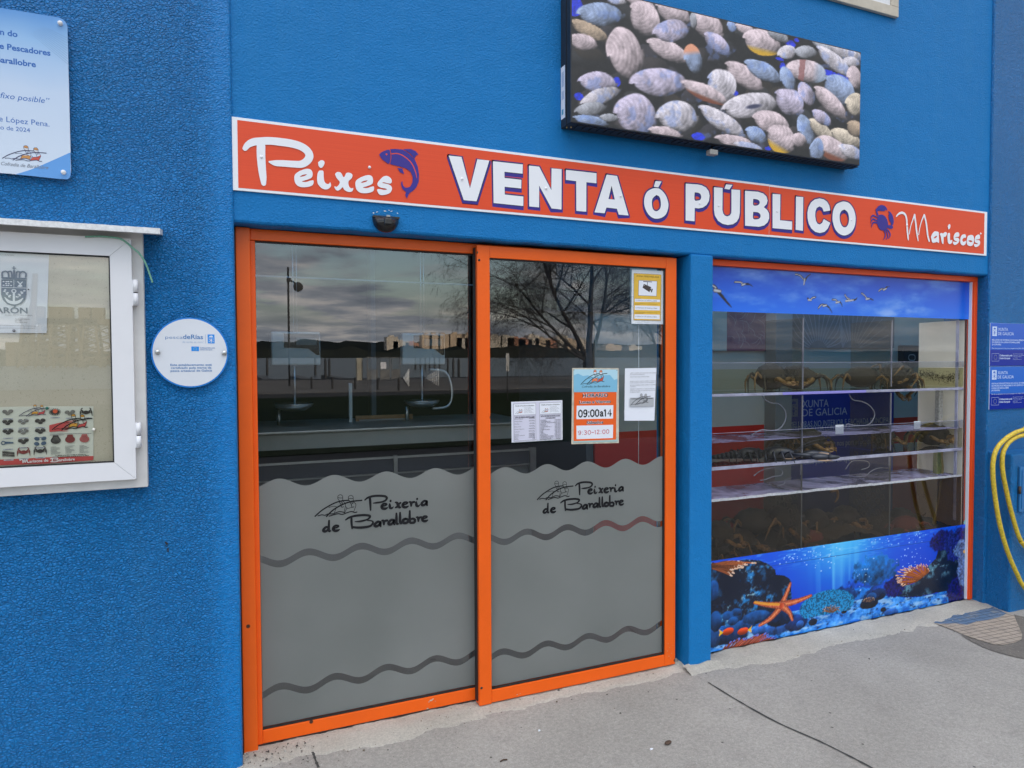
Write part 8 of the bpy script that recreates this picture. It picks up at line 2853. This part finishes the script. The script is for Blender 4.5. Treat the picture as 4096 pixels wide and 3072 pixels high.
def lobster_mesh():
    b = MB()
    b.tube([(0, .0, .05, .35), (0, -.04, .055, .9), (0, -.12, .06, 1.05), (0, -.2, .06, .8), (0, -.25, .06, .3)], .055, M_LO, 12, 3)
    for k in range(6):
        b.ell((0, .03+.042*k, .052-.004*k), (.050-.004*k, .030, .042-.004*k), M_LO, nu=14, nv=8)
    for a in (-.7, -.35, 0, .35, .7):
        b.ell((.05*math.sin(a), .30+.02*math.cos(a), .02), (.022, .042, .007), M_LO, Matrix.Rotation(-a, 3, 'Z'), 10, 6)
    for s in (-1, 1):
        for k in range(4):
            y = -.16+.045*k
            b.tube([(s*.04, y, .045, 1), (s*.11, y-.02+.02*k, .085, .9), (s*.16, y-.05+.03*k, .0, .4)], .0085, M_LO, 6, 2)
        b.tube([(s*.035, -.22, .05, .8), (s*.10, -.29, .06, 1), (s*.10, -.36, .05, 1)], .017, M_LO, 8, 2)
        b.ell((s*.10, -.43, .045), (.045, .085, .030), M_LO, nu=14, nv=9)
        b.tube([(s*.115, -.49, .045, 1), (s*.12, -.55, .045, .8), (s*.10, -.585, .045, .3)], .022, M_LO, 8, 2)
        b.tube([(s*.075, -.48, .045, 1), (s*.06, -.53, .045, .8), (s*.08, -.565, .045, .3)], .015, M_LOC, 8, 2)
        b.tube([(s*.135, -.40, .02, .6), (s*.14, -.46, .018, 1), (s*.12, -.52, .02, .5)], .007, M_LOC, 6, 2)
        b.tube([(s*.015, -.25, .07, 1), (s*.06, -.40, .15, .7), (s*.20, -.62, .17, .3)], .0032, M_LO, 5, 4)
    return b.build('lobster')


lob = lobster_mesh()
for k, ((x, z), y, s, turn, lab) in enumerate((((2.778,1.0739), .25, .62, 75, 'dark lobster lying along the left end of the middle shelf'), ((2.9687,1.0626), .18, .70, 62, 'dark lobster with pale edged claws by the left divider, claws towards it'))):
    o = lob if k == 0 else lob.copy()
    if k:
        COL.objects.link(o)
    f_ = (2.96+y)/3.16
    o.location = (x*f_, y, 1.058)
    o.rotation_euler = (0, 0, R(turn))
    o.scale = (s, s, s)
    tag(o, lab, 'lobster', 'lobsters in the seafood tank')
b = MB()
lp = [(3.4367,0.8411),(3.4829,0.8453),(3.4964,0.8296),(3.4943,0.7953),(3.4734,0.7715)]
b.tube([(x, .128, z, (1, 1, .9, .8, .4)[i]) for i, (x, z) in enumerate(lp)], .0085, M_CL, 8, 3)
tag(b.build('crab_leg'), 'single ochre crab leg hanging just under the lower water line', 'crab leg')

# ------------------------------------------------------------------ yellow hose and meter door at the right
b = MB()
M_HOSE = mat('yellow_hose', (0.66, 0.47, 0.035), 0.5, var=0.45, vscale=75, bump=0.0018, bscale=120)
YH = -0.195
o1 = [(4.7645,1.1975),(4.6774,1.1808),(4.5876,1.1492),(4.5143,1.1049),(4.4744,1.0545),(4.4588,0.984),(4.4642,0.8978),(4.4817,0.8009),(4.5085,0.6932),(4.5444,0.5838),(4.5927,0.4723),(4.6489,0.3685),(4.7212,0.2616),(4.7972,0.1647)]
o2 = [(4.7656,1.1623),(4.686,1.1494),(4.611,1.1192),(4.563,1.0688),(4.5499,1.0071),(4.5614,0.9198),(4.5944,0.821),(4.6306,0.7212),(4.6716,0.625),(4.7126,0.5379),(4.7532,0.4747),(4.7885,0.4393)]
e1, e2 = o1[0], o2[0]
far_top = [(e2[0]+.12, e2[1]+.035), (e1[0]+.45, e1[1]+.05), (e1[0]+.45, e1[1]+.09), (e1[0]+.12, e1[1]+.045)]
ln = [(o2[-1][0]+.35, o2[-1][1]-.30)]+o2[::-1]+far_top+o1+[(o1[-1][0]+.25, o1[-1][1]-.2), (o1[-1][0]+.5, .06)]
b.tube([(x, YH, z) for i, (x, z) in enumerate(ln)], .0135, M_HOSE, 12, 5)
tag(b.build('hose'), 'worn yellow hose hanging in two loops on the wall at the right', 'hose')
md = thing('meter_door', 'small blue painted metal door with a rusty hinge in the plinth beside the hose', 'door', (5.2, -.166, .7))
M_MD = mat('meter_door_blue', (0.02, 0.16, 0.40), 0.4, var=0.15, vscale=8)
b = MB()
(x0, z1), (x1, z0), (hx, hz) = [(4.7672,0.9491),(4.8281,0.6544),(4.7843,0.7999)]
b.bbox(x0, x0+.36, -.176, -.1665, z0, z1, M_MD, .002)
b.bbox(x0+.018, x0+.342, -.181, -.1762, z0+.02, z1-.02, M_MD, .002)
b.build('panel', md)
b = MB()
b.tube([(x0-.004, -.178, hz-.024), (x0-.004, -.178, hz+.024)], .008, mat('rusty_iron', (0.06, 0.04, 0.03), 0.8, var=0.5, vscale=80), 8)
b.build('hinge', md)
b = MB()
b.box(x0-.010, x0-.0065, -.1675, -.1662, z0-.006, z1+.006, M_BLACK)
b.build('joint', md)

# stone framed window above, only its lower right corner shows
uw = thing('upper_window', 'corner of a stone framed window high on the wall, above the screen', 'window', (3.2, 0, 3.7))
M_STONE = mat('window_stone', rgb(196, 186, 170), 0.75, var=0.15, vscale=9)
b = MB()
b.bbox(2.30, 3.782, -.022, -.0008, 3.710, 3.768, M_STONE, .003)
b.bbox(3.722, 3.782, -.022, -.0008, 3.7685, 5.0, M_STONE, .003)
b.build('surround', uw)
b = MB()
b.bbox(2.36, 3.7215, -.012, -.0008, 3.7685, 3.82, M_WHITE, .003)
b.bbox(3.67, 3.7215, -.012, -.0008, 3.8205, 5.0, M_WHITE, .003)
b.build('frame', uw)
b = MB()
b.box(2.37, 3.6695, -.008, -.0010, 3.8205, 5.0, mat('dull_pane', (0.10, 0.11, 0.10), 0.1))
b.build('pane', uw)
